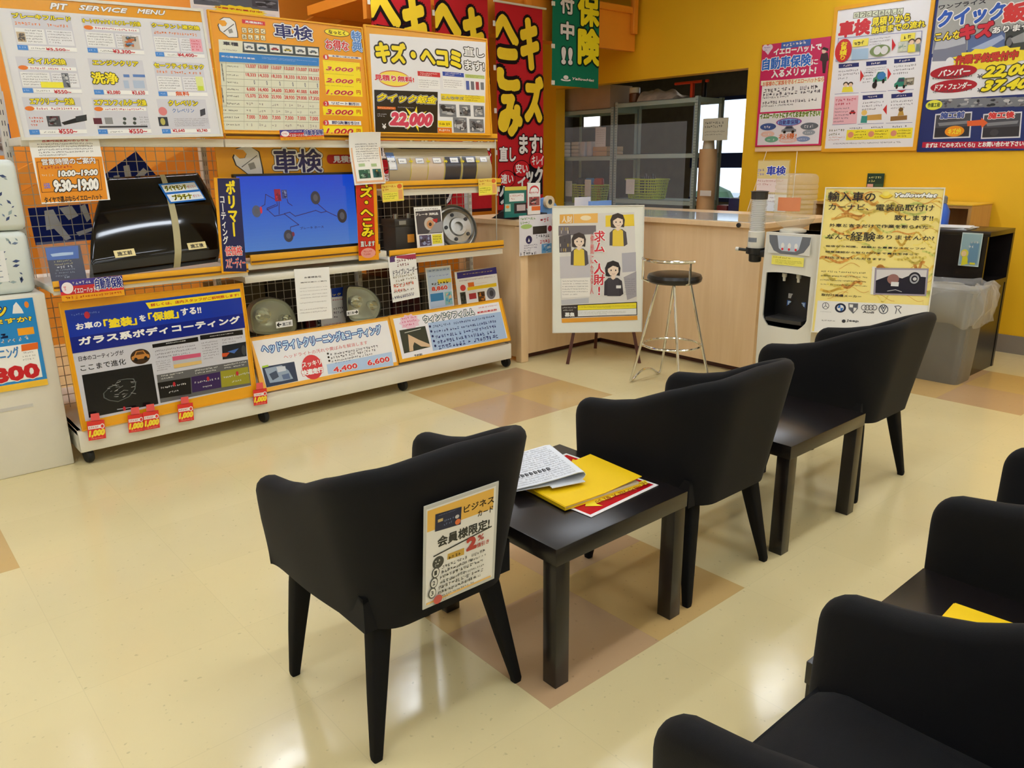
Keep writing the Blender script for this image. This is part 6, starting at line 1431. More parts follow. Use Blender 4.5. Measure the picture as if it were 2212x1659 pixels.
b.Q((240, 226, 70), (790, 720), (800, 680), (870, 676), (880, 716)); b.car((60, 140, 110), 1040, 565, 1135, 650); b.E((60, 130, 190), 1070, 565, 1130, 620); b.line((60, 60, 60), [(1050, 700), (1060, 645)], .003); b.E((40, 36, 36), 1030, 640, 1062, 690); b.car((40, 130, 110), 1205, 610, 1295, 690); b.P([(150, 140, 120), (90, 90, 80), (206, 200, 180)], 1280, 610, 1350, 660, seed=5)
for pts in ([(935, 545), (962, 592), (932, 640)], [(1148, 530), (1176, 577), (1146, 625)], [(1215, 705), (1300, 698), (1255, 724)], [(1142, 815), (1110, 855), (1140, 895)]): b.Q((206, 50, 50), *pts)
for x0, y0, x1, y1 in ((735, 735, 920, 725), (940, 722, 1135, 712), (1150, 708, 1350, 698), (715, 975, 900, 965), (915, 970, 1115, 962), (1135, 962, 1338, 956)): b.line((110, 116, 170), [(x0, y0), (x1, y1)], .003)
b.Q((240, 190, 200), (735, 755), (920, 745), (905, 965), (718, 972)); b.L((206, 60, 80), 745, 770, 905, 820, 2, .7); b.L((110, 90, 100), 735, 840, 840, 960, 5, .55); b.car((190, 40, 50), 850, 862, 896, 892)
b.Q((206, 160, 80), (985, 900), (1100, 890), (1100, 935), (980, 940)); b.E((236, 200, 110), 945, 860, 985, 900); b.Q((60, 150, 140), (935, 960), (945, 905), (990, 905), (985, 960)); b.Q((150, 110, 60), (1170, 910), (1300, 900), (1298, 935), (1168, 945)); b.Q((190, 150, 70), (1225, 905), (1240, 860), (1265, 855), (1275, 900)); b.E((120, 90, 50), 1235, 840, 1268, 870)
for k, (x0, x1) in enumerate(((830, 985), (990, 1155), (1165, 1335))): b.R((248, 232, 60), x0, 1015-6*k, x1, 1090-6*k); b.L((60, 54, 30), x0+60, 1022-6*k, x1-6, 1084-6*k, 3, .6); b.E((226, 150, 120), x0+8, 1030-6*k, x0+50, 1075-6*k); b.L((80, 80, 90), x0+20, 990-6*k, x1-30, 1010-6*k, 1, .7)
b.L((110, 110, 60), 690, 1005, 820, 1060, 2, .7); b.L((206, 110, 80), 690, 1065, 820, 1100, 2, .6); b.L((130, 130, 140), 720, 1112, 1260, 1125, 1, .5)
b.build('flow_poster', 'white estimate to delivery flow poster in a yellow frame, the middle one on the wall', 'poster', base=(240, 240, 244), th=.004, mt='gloss', frame=.028, fmat='rail')
b = Board([(2024, -60), (2330, -110), (2300, 330), (1986.5, 322.5)], ('x', XW-.012)).view(1600, 0, 3.614)
b.F((24, 44, 110), 0, 0, 1, 1); b.F((170, 172, 170), .02, .0, 1, .44); b.F((236, 236, 240), .025, .46, .98, .70)
b.Q((126, 130, 150), (1510, 310), (1770, 280), (1760, 470), (1495, 480)); b.Q((186, 190, 200), (1530, 320), (1750, 290), (1755, 340), (1600, 380), (1510, 390)); b.Q((90, 110, 160), (1775, 280), (2065, 240), (2062, 400), (1770, 420)); b.Q((170, 186, 220), (1800, 380), (2040, 270), (2060, 300), (1900, 400)); b.Q((60, 66, 64), (2070, 235), (2400, 180), (2400, 420), (2066, 400)); b.E((30, 30, 32), 2070, 280, 2125, 375); b.E((110, 112, 116), 2080, 295, 2115, 360); b.Q((150, 154, 156), (2110, 300), (2260, 230), (2400, 240), (2400, 300), (2130, 340))
b.T('ワンプライス', (34, 34, 44), 1550, 42, 1912, 25, bold=.03); b.T('クイック', (40, 90, 190), 1552, 92, 2050, 150, bold=.06, oc=WHT, ow=.06); b.T('鈑金', (214, 50, 50), 2068, 35, 2420, 130, bold=.06, oc=WHT, ow=.05)
b.T('こんな', (250, 226, 60), 1522, 262, 1718, 298, bold=.05, oc=BLK, ow=.07); b.T('キズ', (214, 40, 60), 1728, 200, 1958, 278, bold=.08, oc=(80, 10, 30), ow=.05); b.T('ありませんか?', WHT, 1972, 215, 2460, 205, bold=.05, oc=(40, 40, 50), ow=.07)
b.star((250, 226, 50), 1640, 395, 2260, 520, 16, .84); b.T('作業予約受付中', (206, 60, 40), 1685, 440, 2160, 460, bold=.06, oc=(90, 30, 20), ow=.04); b.E((240, 240, 244), 1605, 450, 1660, 520)
for k, (tx, pr, y) in enumerate((('バンパー', '22,000', 535), ('ドア・フェンダー', '37,400', 645))):
    b.E((176, 26, 44), 1488, y-10, 1840, y+66); b.T(tx, WHT, 1550-30*k, y+15, 1790+8*k, y+42, bold=.04, sh=.2); b.L((70, 70, 80), 1500, y+62, 1815, y+72, 1, .6); b.T('¥', (90, 90, 100), 1850, y+45, 1885, y+75)
    b.T(pr, (250, 232, 40), 1905-10*k, y-8, 2330, y+45, bold=.06, sh=.3, oc=(60, 60, 20), ow=.07)
for k in range(7): b.P(PHO, 1560+118*k, 775-3*k, 1672+118*k, 842-3*k, nx=5, ny=4, seed=30+k)
b.E((236, 236, 80), 1450, 785, 1570, 855); b.T('作業工程', (50, 80, 40), 1465, 806, 1555, 834, bold=.03)
for x0, x1, tx, cc in ((1510, 1800, '施工前', (70, 90, 160)), (1885, 2190, '施工後', (214, 60, 60))):
    b.Q((226, 228, 236), (x0+10, 890), (x1+8, 870), (x1-8, 1075), (x0-10, 1085)); b.Q((70, 72, 82), (x0+18, 900), (x1-2, 882), (x1-18, 1065), (x0, 1075)); b.Q((130, 132, 140), (x0+30, 960), (x1-20, 940), (x1-30, 965), (x0+40, 985)); b.Q((44, 44, 52), (x0+10, 1000), (x1-16, 985), (x1-18, 1060), (x0+2, 1070)); b.T(tx, cc, x0+55, 880, x1-55, 918, bold=.06, oc=WHT, ow=.07)
b.E((240, 150, 30), 1600, 985, 1740, 1065); b.T('キズが!', (250, 226, 60), 1625, 1005, 1715, 1045, bold=.05); b.Q((226, 100, 50), (1768, 945), (1880, 935), (1878, 918), (1930, 958), (1882, 1000), (1880, 980), (1770, 985)); b.E((60, 62, 70), 1950, 1010, 2010, 1060)
b.Q((186, 30, 60), (1420, 1110), (2620, 1095), (2620, 1160), (1415, 1152)); b.T('まずは「このキズいくら?」とお問い合わせ下さい!', WHT, 1450, 1118, 2215, 1140, bold=.04)
b.build('repair_poster', 'large navy quick repair poster with yellow prices on the wall at the right edge', 'poster', base=(24, 44, 110), th=.003, mt='gloss')
b = Board([(1872, 377), (1910, 372), (1909, 403), (1873, 405)], ('x', XW-.02)); r = (0, 0, b.w, b.h); b.U((34, 60, 44), b.sub(r, 0, .1, 1, .75)); b.LU((236, 236, 150), b.sub(r, .1, .18, .95, .68), 2, .7); b.U((226, 170, 160), b.sub(r, .05, .78, .4, 1)); b.U((60, 90, 60), b.sub(r, .48, .78, .95, 1)); b.build('small_green_sign', 'small green lettered sign on the yellow wall above the import car board', 'sign', base=(40, 70, 50), th=.002)

# ------------------------------------------------------------------ water cooler
X0, X1, Y0, Y1, ZT = 4.13, 4.42, 2.172, 2.515, .968
t = thing('water_cooler', 'white floor standing water cooler beside the counter end', 'water cooler', (X0+.17, (Y0+Y1)/2, 0))
yc_ = (Y0+Y1)/2; hw = (Y1-Y0)/2
def outer(k, n):     # front outline, k from 0..n round the rectangle
    f = k/n*4; i = int(f) % 4; g = f-int(f)
    P_ = [(-hw, .0), (hw, .0), (hw, ZT), (-hw, ZT), (-hw, .0)]
    return (P_[i][0]*(1-g)+P_[i+1][0]*g, P_[i][1]*(1-g)+P_[i+1][1]*g)
def inner(k, n):
    f = k/n*4; i = int(f) % 4; g = f-int(f); z0, z1, w0, w1 = .425, .735, .142, .140
    P_ = [(-w0, z0), (w0, z0), (w1, z1), (-w1, z1), (-w0, z0)]
    a, z = (P_[i][0]*(1-g)+P_[i+1][0]*g, P_[i][1]*(1-g)+P_[i+1][1]*g)
    if z < z0+.09:
        lim = w0+.01-.055*(1-(z-z0)/.09)**2; a = max(-lim, min(lim, a))
    if i == 2: z += .012*(1-(a/w1)**2)
    return a, z
N = 64
bow = lambda a, z: -.028*(1-(a/hw)**2)-.012*math.sin(PI*z/ZT)
fr = lambda pz, dx: [(X0+.03+dx+bow(*p), yc_-p[0], p[1]) for p in pz]
o_ = [outer(k, N) for k in range(N)]; i_ = [inner(k, N) for k in range(N)]
mb = MB(); mb.loft([[(X1, yc_-a, z) for a, z in o_], [(X0+.05, yc_-a, z) for a, z in o_], fr(o_, 0), fr([((a*2+c)/3, (b*2+d)/3) for (a, b), (c, d) in zip(o_, i_)], 0), fr(i_, 0), fr(i_, .012)], True, False)
mb.box((X0+.06, Y0+.002, ZT-.02), (X1-.002, Y1-.002, ZT)); mb.build('body', 'white_plastic', t, angle=40)
mb = MB(); q = fr(i_, .13); mb.loft([fr(i_, .01), q], True, False); cq = sum((Vector(v) for v in q), Vector())/len(q); mb.add([cq]+q, [[0, i+1, (i+1) % len(q)+1] for i in range(len(q))]); mb.build('alcove', 'black', t, angle=40)
for s_ in (-.045, .045):
    MB().lathe([(.014, 0), (.014, .02), (.009, .025), (.008, .045)], (X0+.055, yc_-s_, .735), (0, 0, -1), 14).build('tap', 'white_plastic', t)
mb = MB(); zz = .455; pts = [(X0+.03+bow(a, zz)-.004, yc_-a, zz) for a in [-.115+.23*k/10 for k in range(11)]]+[(X0+.14, yc_-.11, zz), (X0+.14, yc_+.11, zz)]
mb.prism(pts, (0, 0, .02)); mb.build('drip_tray', 'darkgrey', t)
def on_front(a0, z0, a1, z1, name, base, art=None, mt='gloss', dx=0.0):
    am, zm_ = (a0+a1)/2, (z0+z1)/2
    p = Vector((X0+.03+bow(am, zm_)-.004+dx, yc_-a0, z0)); b = Board([(0, 0), (1, 0), (1, 1), (0, 1)], ('p', p, (0, -1, 0), (0, 0, 1)))
    b.p0 = p; b.w = a1-a0; b.h = z1-z0
    if art: art(b)
    b.build(name, base=base, th=.002, mt=mt, parent=t); return b
def pan(b):
    w, h = b.w, b.h
    b._put([(0, h), (w*.02, h*.6), (w*.14, h*.15), (w*.3, 0), (w*.7, 0), (w*.86, h*.15), (w*.98, h*.6), (w, h)], [list(range(8))], (110, 114, 122)); b._put([(w*.2, h), (w*.26, h*.3), (w*.34, h*.16), (w*.66, h*.16), (w*.74, h*.3), (w*.8, h)], [list(range(6))], (196, 206, 222))
    for k in range(3): b.EU((236, 236, 236), (w*(.31+.16*k), h*.3, w*(.39+.16*k), h*.62), 16); b.TU('●', (226, 60, 70), (w*(.325+.16*k), h*.2, w*(.375+.16*k), h*.34))
on_front(-.13, ZT-.115, .13, ZT-.012, 'control_panel', (222, 220, 212), pan)
def yl(b): r = (0, 0, b.w, b.h); b.LU((150, 110, 20), b.sub(r, .05, .05, .6, .3), 1, .7); b.LU((110, 96, 30), b.sub(r, .12, .4, .95, .9), 3, .55)
on_front(-.10, ZT-.178, .10, ZT-.128, 'warning_label', (246, 236, 110), yl)
def bl_(b): r = (0, 0, b.w, b.h); b.U((190, 216, 240), b.sub(r, .05, .1, .95, .55)); b.LU((50, 90, 150), b.sub(r, .1, .15, .9, .5), 1, .8); b._put([(b.w*.45, b.h*.3), (b.w*.55, b.h*.3), (b.w*.5, 0)], [[0, 1, 2]], (190, 216, 240))
p = Vector((X0+.135, yc_+.06, .515)); b = Board([(0, 0), (1, 0), (1, 1), (0, 1)], ('p', p, (0, -1, 0), (0, 0, 1))); b.p0 = p; b.w, b.h = .12, .05; bl_(b); b.build('blue_label', base=(60, 100, 170), th=.001, mt='gloss', parent=t)
p = Vector((X0+.135, yc_+.055, .578)); b = Board([(0, 0), (1, 0), (1, 1), (0, 1)], ('p', p, (0, -1, 0), (0, 0, 1))); b.p0 = p; b.w, b.h = .045, .028; b.LU((60, 60, 60), (.1*b.w, .1*b.h, .9*b.w, .9*b.h), 2, .6); b.build('grey_label', base=(190, 190, 188), th=.001, mt='gloss', parent=t)
# bottle
bz = ZT; BTX, BTY = X0+.13, at_x(1719, 430, X0+.13).y
t = thing('water_bottle', 'large clear water bottle upside down on the white cooler', 'bottle', (BTX, BTY, bz+.001))
prof = [(.03, .0), (.05, .02), (.095, .045), (.112, .07)]
for k in range(7): h = .08+k*.028; prof += [(.118, h), (.118, h+.014), (.112, h+.02)]
prof += [(.118, .285), (.114, .31), (.10, .325), (.07, .33), (.02, .322)]
MB().lathe([(r, h) for r, h in prof], (BTX, BTY, bz+.001), n=40).build('bottle_body', 'water', t, angle=60)
mb = MB(); mb.grid(lambda u, v: (BTX+.1195*math.cos(PI+.75-1.15*u), BTY+.1195*math.sin(PI+.75-1.15*u)*1.0, bz+.125+.075*v), 12, 2); mb.build('label', mat('orange_bottle_label', (226, 140, 96), .4), t)
mb = MB(); mb.grid(lambda u, v: (BTX+.1197*math.cos(PI-.6+.0-.55*(-u)+.0), BTY+.1197*math.sin(PI+.45+.5*u), bz+.09+.13*v), 8, 2); mb = None
MB().lathe([(.06, 0), (.075, .0), (.075, .012), (.05, .02)], (BTX, BTY, bz+.0005), n=30).build('collar', 'white_plastic', t)
# cup dispenser on the cooler's left side
cy_ = Y1+.075; cx_ = X0+.05
za, zb_, zc_ = at_x(1636, 535, cx_).z, at_x(1636, 500, cx_).z, at_x(1636, 413, cx_).z
t = thing('cup_dispenser', 'paper cup dispenser with a black base on the left side of the cooler', 'dispenser', (cx_, cy_, za-.05))
MB().lathe([(.046, zb_), (.046, zc_-.02)], (cx_, cy_, 0), n=28, cap=False).build('clear_tube', 'film', t)
mb = MB()
for k in range(18): z = zb_+.005+k*(zc_-zb_-.04)/18; mb.lathe([(.034, z), (.041, z+.008), (.0415, z+.0095)], (cx_, cy_, 0), n=24)
mb.build('paper_cups', mat('white_paper_cups', (236, 236, 238), .6), t)
MB().lathe([(.047, zc_-.045), (.048, zc_-.02), (.048, zc_-.004), (.055, zc_), (.02, zc_+.004)], (cx_, cy_, 0), n=28).build('cap', 'darkgrey', t)
MB().lathe([(.048, za), (.049, za+.004), (.049, zb_), (.046, zb_+.004)], (cx_, cy_, 0), n=28).build('sleeve', 'white_plastic', t)
zz = (za+zb_)/2; mb = MB(); mb.grid(lambda u, v: (cx_+.0495*math.cos(PI+.6-1.2*u), cy_+.0495*math.sin(PI+.6-1.2*u), zz-.012+.026*v), 8, 1); mb.build('sticker', mat('grey_sticker', (120, 126, 136), .4), t)
mb = MB(); mb.lathe([(.03, za-.085), (.036, za-.08), (.038, za-.04), (.056, za-.035), (.056, za)], (cx_, cy_, 0), n=28); mb.box((cx_-.03, cy_-.075, za-.05), (cx_+.05, cy_-.02, za-.01), .006); mb.build('black_base', 'black', t)
MB().tube([(cx_-.01, cy_+.05, za-.018), (cx_-.02, cy_+.10, za-.015)], .009, 10).build('lever', 'black', t); MB().tube([(cx_-.02, cy_+.10, za-.015), (cx_-.022, cy_+.12, za-.014)], .012, 12).build('lever_knob', 'white_plastic', t)

# ------------------------------------------------------------------ import car board in front of the side cabinet
b = Board([(1781, 408), (2034.5, 406.5), (2002, 723), (1757, 723.5)], ('p', at_x(1757, 723, 4.11), (.4422, -.8969, 0), (.054, .0265, 1))).view(1580, 320, 3.5)
rg = random.Random(11)
for k in range(70):
    x, y = rg.uniform(640, 1560), rg.uniform(330, 1140); L2 = rg.uniform(60, 240); ph = rg.uniform(0, 6); am = rg.uniform(8, 34); cc = rg.choice([(246, 206, 96), (250, 228, 120), (236, 216, 110), (240, 186, 90), (226, 226, 130), (236, 170, 84)])
    P_ = [(x+L2*i/8, y+am*math.sin(ph+i*.7)) for i in range(9)]; b.line(cc, P_, rg.uniform(.006, .016))
for k in range(26):
    x, y = rg.uniform(640, 1500), rg.choice([rg.uniform(880, 1140), rg.uniform(330, 640)]); ph = rg.uniform(0, 6); b.line((222, 160, 76), [(x+22*i, y+26*math.sin(ph+i*.6)) for i in range(8)], .0022)
TX = (38, 34, 40)
b.T('輸入車の', TX, 735, 330, 1085, 405, bold=.015); b.E((246, 214, 60), 1120, 345, 1218, 378); b.line((190, 140, 30), [(1118, 362), (1150, 380), (1190, 380), (1220, 360)], .003); b.E((250, 230, 110), 1142, 326, 1195, 362); b.T('YellowHat', WHT, 1240, 342, 1552, 372, bold=.06, sh=.3, oc=(60, 50, 30), ow=.07)
b.T('カーナビ、電装品取付け', TX, 738, 420, 1528, 478, bold=.01); b.T('致します!!', TX, 1235, 505, 1522, 550); b.T('外車と言うだけで作業を断られた', TX, 742, 570, 1485, 610); b.T('なんて', TX, 725, 650, 895, 690, bold=.01); b.T('経験', TX, 905, 632, 1085, 705, bold=.01); b.T('ありませんか?', TX, 1098, 655, 1530, 698, bold=.01)
b.T('当店なら知識、経験とも豊富なスタッフが', TX, 715, 732, 1465, 768); b.T('現車確認から取り付けまで責任を持って', TX, 710, 775, 1412, 812); b.T('対応させていただきます!!', TX, 705, 818, 1160, 850)
for k in range(4): b.L(TX, 680-4*k, 922+33*k, 1030, 952+32*k, 1, .85, seed=40+k)
b.T('取付け実績メーカー', TX, 682, 1098, 980, 1132)
b.Q((240, 236, 220), (1065, 895), (1095, 898), (1085, 1110), (1050, 1105)); b.Q((160, 150, 166), (1085, 905), (1492, 910), (1472, 1118), (1072, 1106)); b.Q((216, 212, 214), (1098, 918), (1478, 922), (1460, 1105), (1088, 1095)); b.Q((28, 24, 42), (1092, 1000), (1200, 960), (1290, 985), (1340, 965), (1470, 975), (1460, 1105), (1088, 1095)); b.E((150, 106, 100), 1182, 950, 1262, 1030); b.R((226, 226, 226), 1208, 1010, 1262, 1045)
b.E((24, 22, 34), 1340, 935, 1425, 1040); b.E((170, 170, 180), 1352, 950, 1413, 1026); b.E((28, 24, 40), 1362, 962, 1403, 1014); b.E((206, 206, 210), 1372, 975, 1398, 1002); b.line((200, 200, 206), [(1180, 1080), (1240, 1070), (1285, 1085)], .003)
b.Q((236, 234, 232), (652, 1152), (1506, 1190), (1478, 1412), (622, 1412))
G1 = (96, 96, 104)
def ringq(c, x, y, r, w=.004): b.line(c, [(x+r*math.cos(2*PI*i/24), y+r*math.sin(2*PI*i/24)) for i in range(24)], w, True)
ringq(G1, 712, 1192, 24, .003); b.line(G1, [(712, 1170), (712, 1192), (694, 1206)], .003); b.line(G1, [(712, 1192), (730, 1206)], .003); b.L(G1, 672, 1232, 757, 1242, 1, .8)
b.E((30, 36, 60), 786, 1170, 862, 1246); b.E((236, 236, 240), 800, 1184, 848, 1232); b.Q((50, 110, 190), (824, 1208), (824, 1185), (812, 1187), (801, 1208)); b.Q((50, 110, 190), (824, 1208), (824, 1231), (836, 1229), (847, 1208))
b.Q(G1, (884, 1172), (958, 1174), (955, 1215), (920, 1252), (886, 1215)); b.Q((236, 234, 232), (892, 1180), (920, 1182), (918, 1205), (893, 1203)); b.Q((236, 234, 232), (924, 1206), (948, 1208), (940, 1225), (922, 1240))
for k in range(4): ringq(G1, 1002+26*k, 1205, 19, .003)
b.T('Audi', (40, 36, 44), 994, 1230, 1076, 1250, bold=.03)
ringq((70, 76, 90), 1149, 1218, 33, .004); b.line((70, 76, 90), [(1128, 1196), (1149, 1240), (1170, 1198)], .004); b.line((70, 76, 90), [(1138, 1192), (1149, 1212), (1160, 1192)], .004)
b.line(G1, [(1240, 1250), (1250, 1215), (1236, 1196), (1262, 1192), (1284, 1200), (1262, 1222), (1280, 1248)], .004); b.L((60, 58, 64), 676, 1294, 786, 1312, 1, .9); b.E((60, 58, 64), 836, 1294, 862, 1322); b.T('Jeep', (60, 58, 64), 872, 1294, 960, 1320, bold=.03)
ob = b.build('import_car_board', 'large golden patterned sign board about import cars leaning beside the water cooler', 'sign', base=(248, 228, 140), th=.012, mt='paper', frame=.006, fmat='white_steel')
for k in (.18, .82):
    q = b.p0+b.ex*(b.w*k); MB().tube([q-b.en*.02+b.ey*.30, Vector((q.x, q.y, 0))-b.en*.10], [.012, .012], 8).build('leg', 'grey', ob); MB().tube([q-b.en*.022+b.ey*.28, Vector((q.x, q.y, 0))-b.en*.0], [.012, .012], 8).build('leg', 'grey', ob)

# ------------------------------------------------------------------ black shelf, wooden box shelf, bin
t = thing('cube_shelf', 'black-brown low shelf with an open end compartment beside the yellow wall', 'shelf', (5.64, 2.3, 0))
cx0, cx1, cy0, cy1, cz = 5.43, 5.87, 1.735, 3.0, .93
mb = MB(); mb.box((cx0, cy0, cz-.03), (cx1, cy1, cz), .002); mb.build('top_panel', 'blackwood', t)
MB().box((cx0, cy0+.012, 0), (cx0+.02, cy1, cz-.03)).build('front_panel', 'blackwood', t, smooth=False)
MB().box((cx1-.03, cy0, 0), (cx1, cy1, cz-.03)).build('back_panel', 'blackwood', t, smooth=False)
MB().box((cx0+.02, cy0+.004, 0), (cx1-.03, cy0+.03, .58)).build('end_panel', 'blackwood', t, smooth=False)
MB().box((cx0+.02, cy0, .58), (cx1-.03, cy0+.45, .61)).build('shelf_board', 'blackwood', t, smooth=False)
MB().box((cx0+.02, cy0+.42, .61), (cx1-.03, cy0+.44, cz-.03)).build('divider', 'blackwood', t, smooth=False)
b = Board([(2080, 506), (2124, 500), (2115, 571), (2067, 579)], ('x', cx0-.012), rot=False).view(1940, 420, 3.949)
b.F((150, 180, 190), .04, .04, .96, .96); b.E((226, 214, 90), 540, 465, 595, 540); b.Q((226, 220, 60), (535, 610), (550, 530), (590, 530), (600, 590)); b.E((236, 206, 160), 545, 480, 580, 530); b.F((110, 150, 180), .45, .3, .9, .9); b.L((236, 240, 240), 612, 390, 700, 470, 2, .6); b.R((226, 220, 60), 612, 580, 655, 600)
b.build('hanging_card', 'pale blue card with a small yellow figure hanging on the black shelf', 'card', base=(196, 214, 216), th=.001, mt='gloss')
t = thing('wooden_shelf', 'wooden box shelf with a bright top edge behind the black shelf', 'shelf', (6.1, 2.6, 0))
wy0_ = at_x(2100, 445, 5.95).y; wt = at_x(2100, 445, 5.95).z
mb = MB(); mb.box((5.95, wy0_, wt-.02), (6.33, 3.2, wt)); mb.box((5.95, wy0_, 0), (6.33, wy0_+.02, wt-.02)); mb.box((5.95, 3.18, 0), (6.33, 3.2, wt-.02)); mb.box((6.31, wy0_+.02, 0), (6.33, 3.18, wt-.02)); mb.box((5.95, wy0_+.02, 0), (6.31, 3.18, .80))
mb.build('box', wood_mat('golden_wood', (206, 160, 96), (176, 128, 70), .4), t, smooth=False)
MB().box((5.945, wy0_-.004, wt), (6.335, 3.204, wt+.008)).build('top_edge', mat('bright_yellow_board', (236, 190, 60), .4), t, smooth=False)
tp = thing('paper_stack', 'white papers lying on the black shelf top', 'papers', (5.6, 2.35, cz+.001))
for k, (dx, a) in enumerate(((0, .05), (.02, -.1), (-.015, .2))):
    q = at_x(2046, 503, 5.56); q.z = cz; MB().box((q.x-.10+dx, q.y-.14, cz+.001+.006*k), (q.x+.10+dx, q.y+.16, cz+.006+.006*k), M4=Matrix.Translation(q)@Matrix.Rotation(a, 4, 'Z')@Matrix.Translation(-q)).build('sheet', mat('white_sheet', (232, 234, 238), .6), tp, smooth=False)
q = at_z(2043, 480, cz)
t = thing('spray_can', 'blue spray container standing on the black shelf behind the papers', 'bottle', (q.x+.05, q.y, cz+.001))
q = at_x(2034, 480, 5.72); t.location = (q.x, q.y, cz+.001)
MB().lathe([(.04, 0), (.042, .01), (.042, .10), (.02, .14), (.014, .15)], (q.x, q.y, cz+.001), n=20).build('body', mat('blue_can', (40, 90, 190), .3), t)
MB().lathe([(.018, .15), (.018, .19), (.008, .2)], (q.x, q.y, cz+.001), n=14).build('nozzle', 'grey', t)
# grey bin with its clear bag
t = thing('waste_bin', 'grey waste bin with a clear bag folded over its rim beside the black shelf', 'bin', (5.27, 1.88, 0))
bx0, bx1, by0, by1, bh = 5.155, 5.395, 1.705, 2.06, .60
def binring(s, z, flute=.0, k=80, e=.25):
    xc, yc = (bx0+bx1)/2, (by0+by1)/2; R_ = []
    for i in range(k):
        a = 2*PI*i/k; c_, s2 = math.cos(a), math.sin(a); f = 1-flute*(.5+.5*math.cos(10*a))
        R_.append((xc+(bx1-bx0)/2*s*f*math.copysign(abs(c_)**e, c_), yc+(by1-by0)/2*s*f*math.copysign(abs(s2)**e, s2), z))
    return R_
mb = MB(); mb.loft([binring(.97, .0), binring(1.0, .012, .02), binring(1.06, .18, .03), binring(1.14, bh-.02, .03), binring(1.17, bh-.015), binring(1.17, bh), binring(1.12, bh), binring(.95, .03)], True, True); mb.build('bin_body', 'grey', t, angle=50)
rg = random.Random(4)
def bagring(s, z, amp, sd, k=80):
    r_ = binring(s, z, 0, k, .38); rr = random.Random(sd); ph = [rr.uniform(0, 6) for _ in range(4)]; xc, yc = (bx0+bx1)/2, (by0+by1)/2; out = []
    for i, (x, y, zz) in enumerate(r_):
        a = 2*PI*i/k; w = amp*(math.sin(5*a+ph[0])+.7*math.sin(11*a+ph[1])+.5*math.sin(23*a+ph[2])); out.append((x+(x-xc)*w, y+(y-yc)*w, zz+.35*amp*math.sin(7*a+ph[3])))
    return out
mb = MB(); mb.loft([bagring(1.0, bh-.16, .03, 1), bagring(1.08, bh-.03, .03, 2), bagring(1.22, bh+.035, .035, 3), bagring(1.38, bh+.02, .05, 4), bagring(1.46, bh-.05, .055, 5), bagring(1.44, bh-.13, .05, 6), bagring(1.36, bh-.19, .05, 7), bagring(1.24, bh-.225, .04, 8)], True, False)
mb.build('clear_bag', 'bagfilm' if 'bagfilm' in M else M.setdefault('bagfilm', clear_mat('crumpled_bag_film', (248, 247, 244), .24, .15)), t, angle=80)

# ------------------------------------------------------------------ things on the low tables
TZ = TH
b = Board([(1222, 975), (1423.5, 1052), (1277, 1111.5), (1076, 1040)], ('z', TZ+.0025), rot=True).view(1080, 920, 5.267)
b.F((192, 16, 32), .03, .03, .97, .97)
b.star((250, 200, 40), 560, 330, 1500, 760, 8, .7); b.Q((250, 206, 40), (830, 380), (1300, 560), (1520, 690), (1250, 780), (700, 600)); b.Q((250, 226, 60), (1060, 840), (1650, 620), (1690, 660), (1090, 890), (1170, 915), (970, 920), (985, 850))
b.Q((186, 40, 30), (900, 400), (1000, 420), (1100, 450), (1110, 470), (960, 450)); b.Q((186, 40, 30), (1120, 490), (1200, 495), (1230, 515), (1150, 520)); b.Q((140, 20, 24), (1300, 560), (1380, 540), (1390, 565), (1320, 585))
def along(text, c, A, B_, h, **k):
    # lettering laid along a slanted line of the sheet
    a, e = Vector(b.uv(*A)), Vector(b.uv(*B_)); d = (e-a); L_ = d.length; d.normalize(); nn = Vector((-d.y, d.x))
    vs, fs = glyphs(text); x0 = min(v[0] for v in vs); x1 = max(v[0] for v in vs); y0 = min(v[1] for v in vs); y1 = max(v[1] for v in vs)
    b._put([tuple(a+d*((v[0]-x0)/(x1-x0)*L_)+nn*((v[1]-y0)/(y1-y0)*h)) for v in vs], fs, c)
along('店頭交換大歓迎', (150, 30, 20), (1640, 640), (1050, 862), .03)
b.build('red_sheet', 'laminated red and yellow sheet lying on the low table beneath the yellow folder', 'sheet', base=(244, 240, 240), th=.0012, mt='gloss')
# yellow folder
def folder(P0, ex, ey, w, h, z0, lift, label, name='yellow_folder', thick=.022):
    ex = Vector(ex).normalized(); ey = Vector(ey).normalized(); P0 = Vector(P0)
    t = thing(name, label, 'folder', P0+Vector((0, 0, z0)), 'yellow folders')
    f = lambda u, v, z: P0+ex*u+ey*v+Vector((0, 0, z0+z))
    mb = MB(); mb.prism([f(0, 0, .0005), f(w, 0, .0005), f(w, h, .0005), f(0, h, .0005)], (0, 0, .003)); mb.build('back_cover', M['folder'], t, smooth=False)
    mb = MB(); mb.prism([f(.004, .006, .0036), f(w-.006, .006, .0036), f(w-.006, h-.006, .0036), f(.004, h-.006, .0036)], (0, 0, thick*.35)); mb.build('paper_sheets', mat('folder_pages', (226, 222, 206), .7), t, smooth=False)
    mb = MB(); mb.loft([[f(0, 0, .004+thick*.4), f(0, h, .004+thick*.4), f(0, h, .001+thick*.4), f(0, 0, .001+thick*.4)], [f(w*.5, 0, .004+thick*.5), f(w*.5, h, .004+thick*.5), f(w*.5, h, .002+thick*.5), f(w*.5, 0, .002+thick*.5)], [f(w, 0, .004+thick*.5+lift), f(w, h, .004+thick*.5+lift), f(w, h, .002+thick*.5+lift), f(w, 0, .002+thick*.5+lift)]], True, True); mb.build('front_cover', M['folder'], t, angle=60)
    mb = MB(); mb.prism([f(-.003, 0, .0005), f(0, 0, .0005), f(0, h, .0005), f(-.003, h, .0005)], (0, 0, thick*.5)); mb.build('spine', M['folder'], t, smooth=False)
    return t
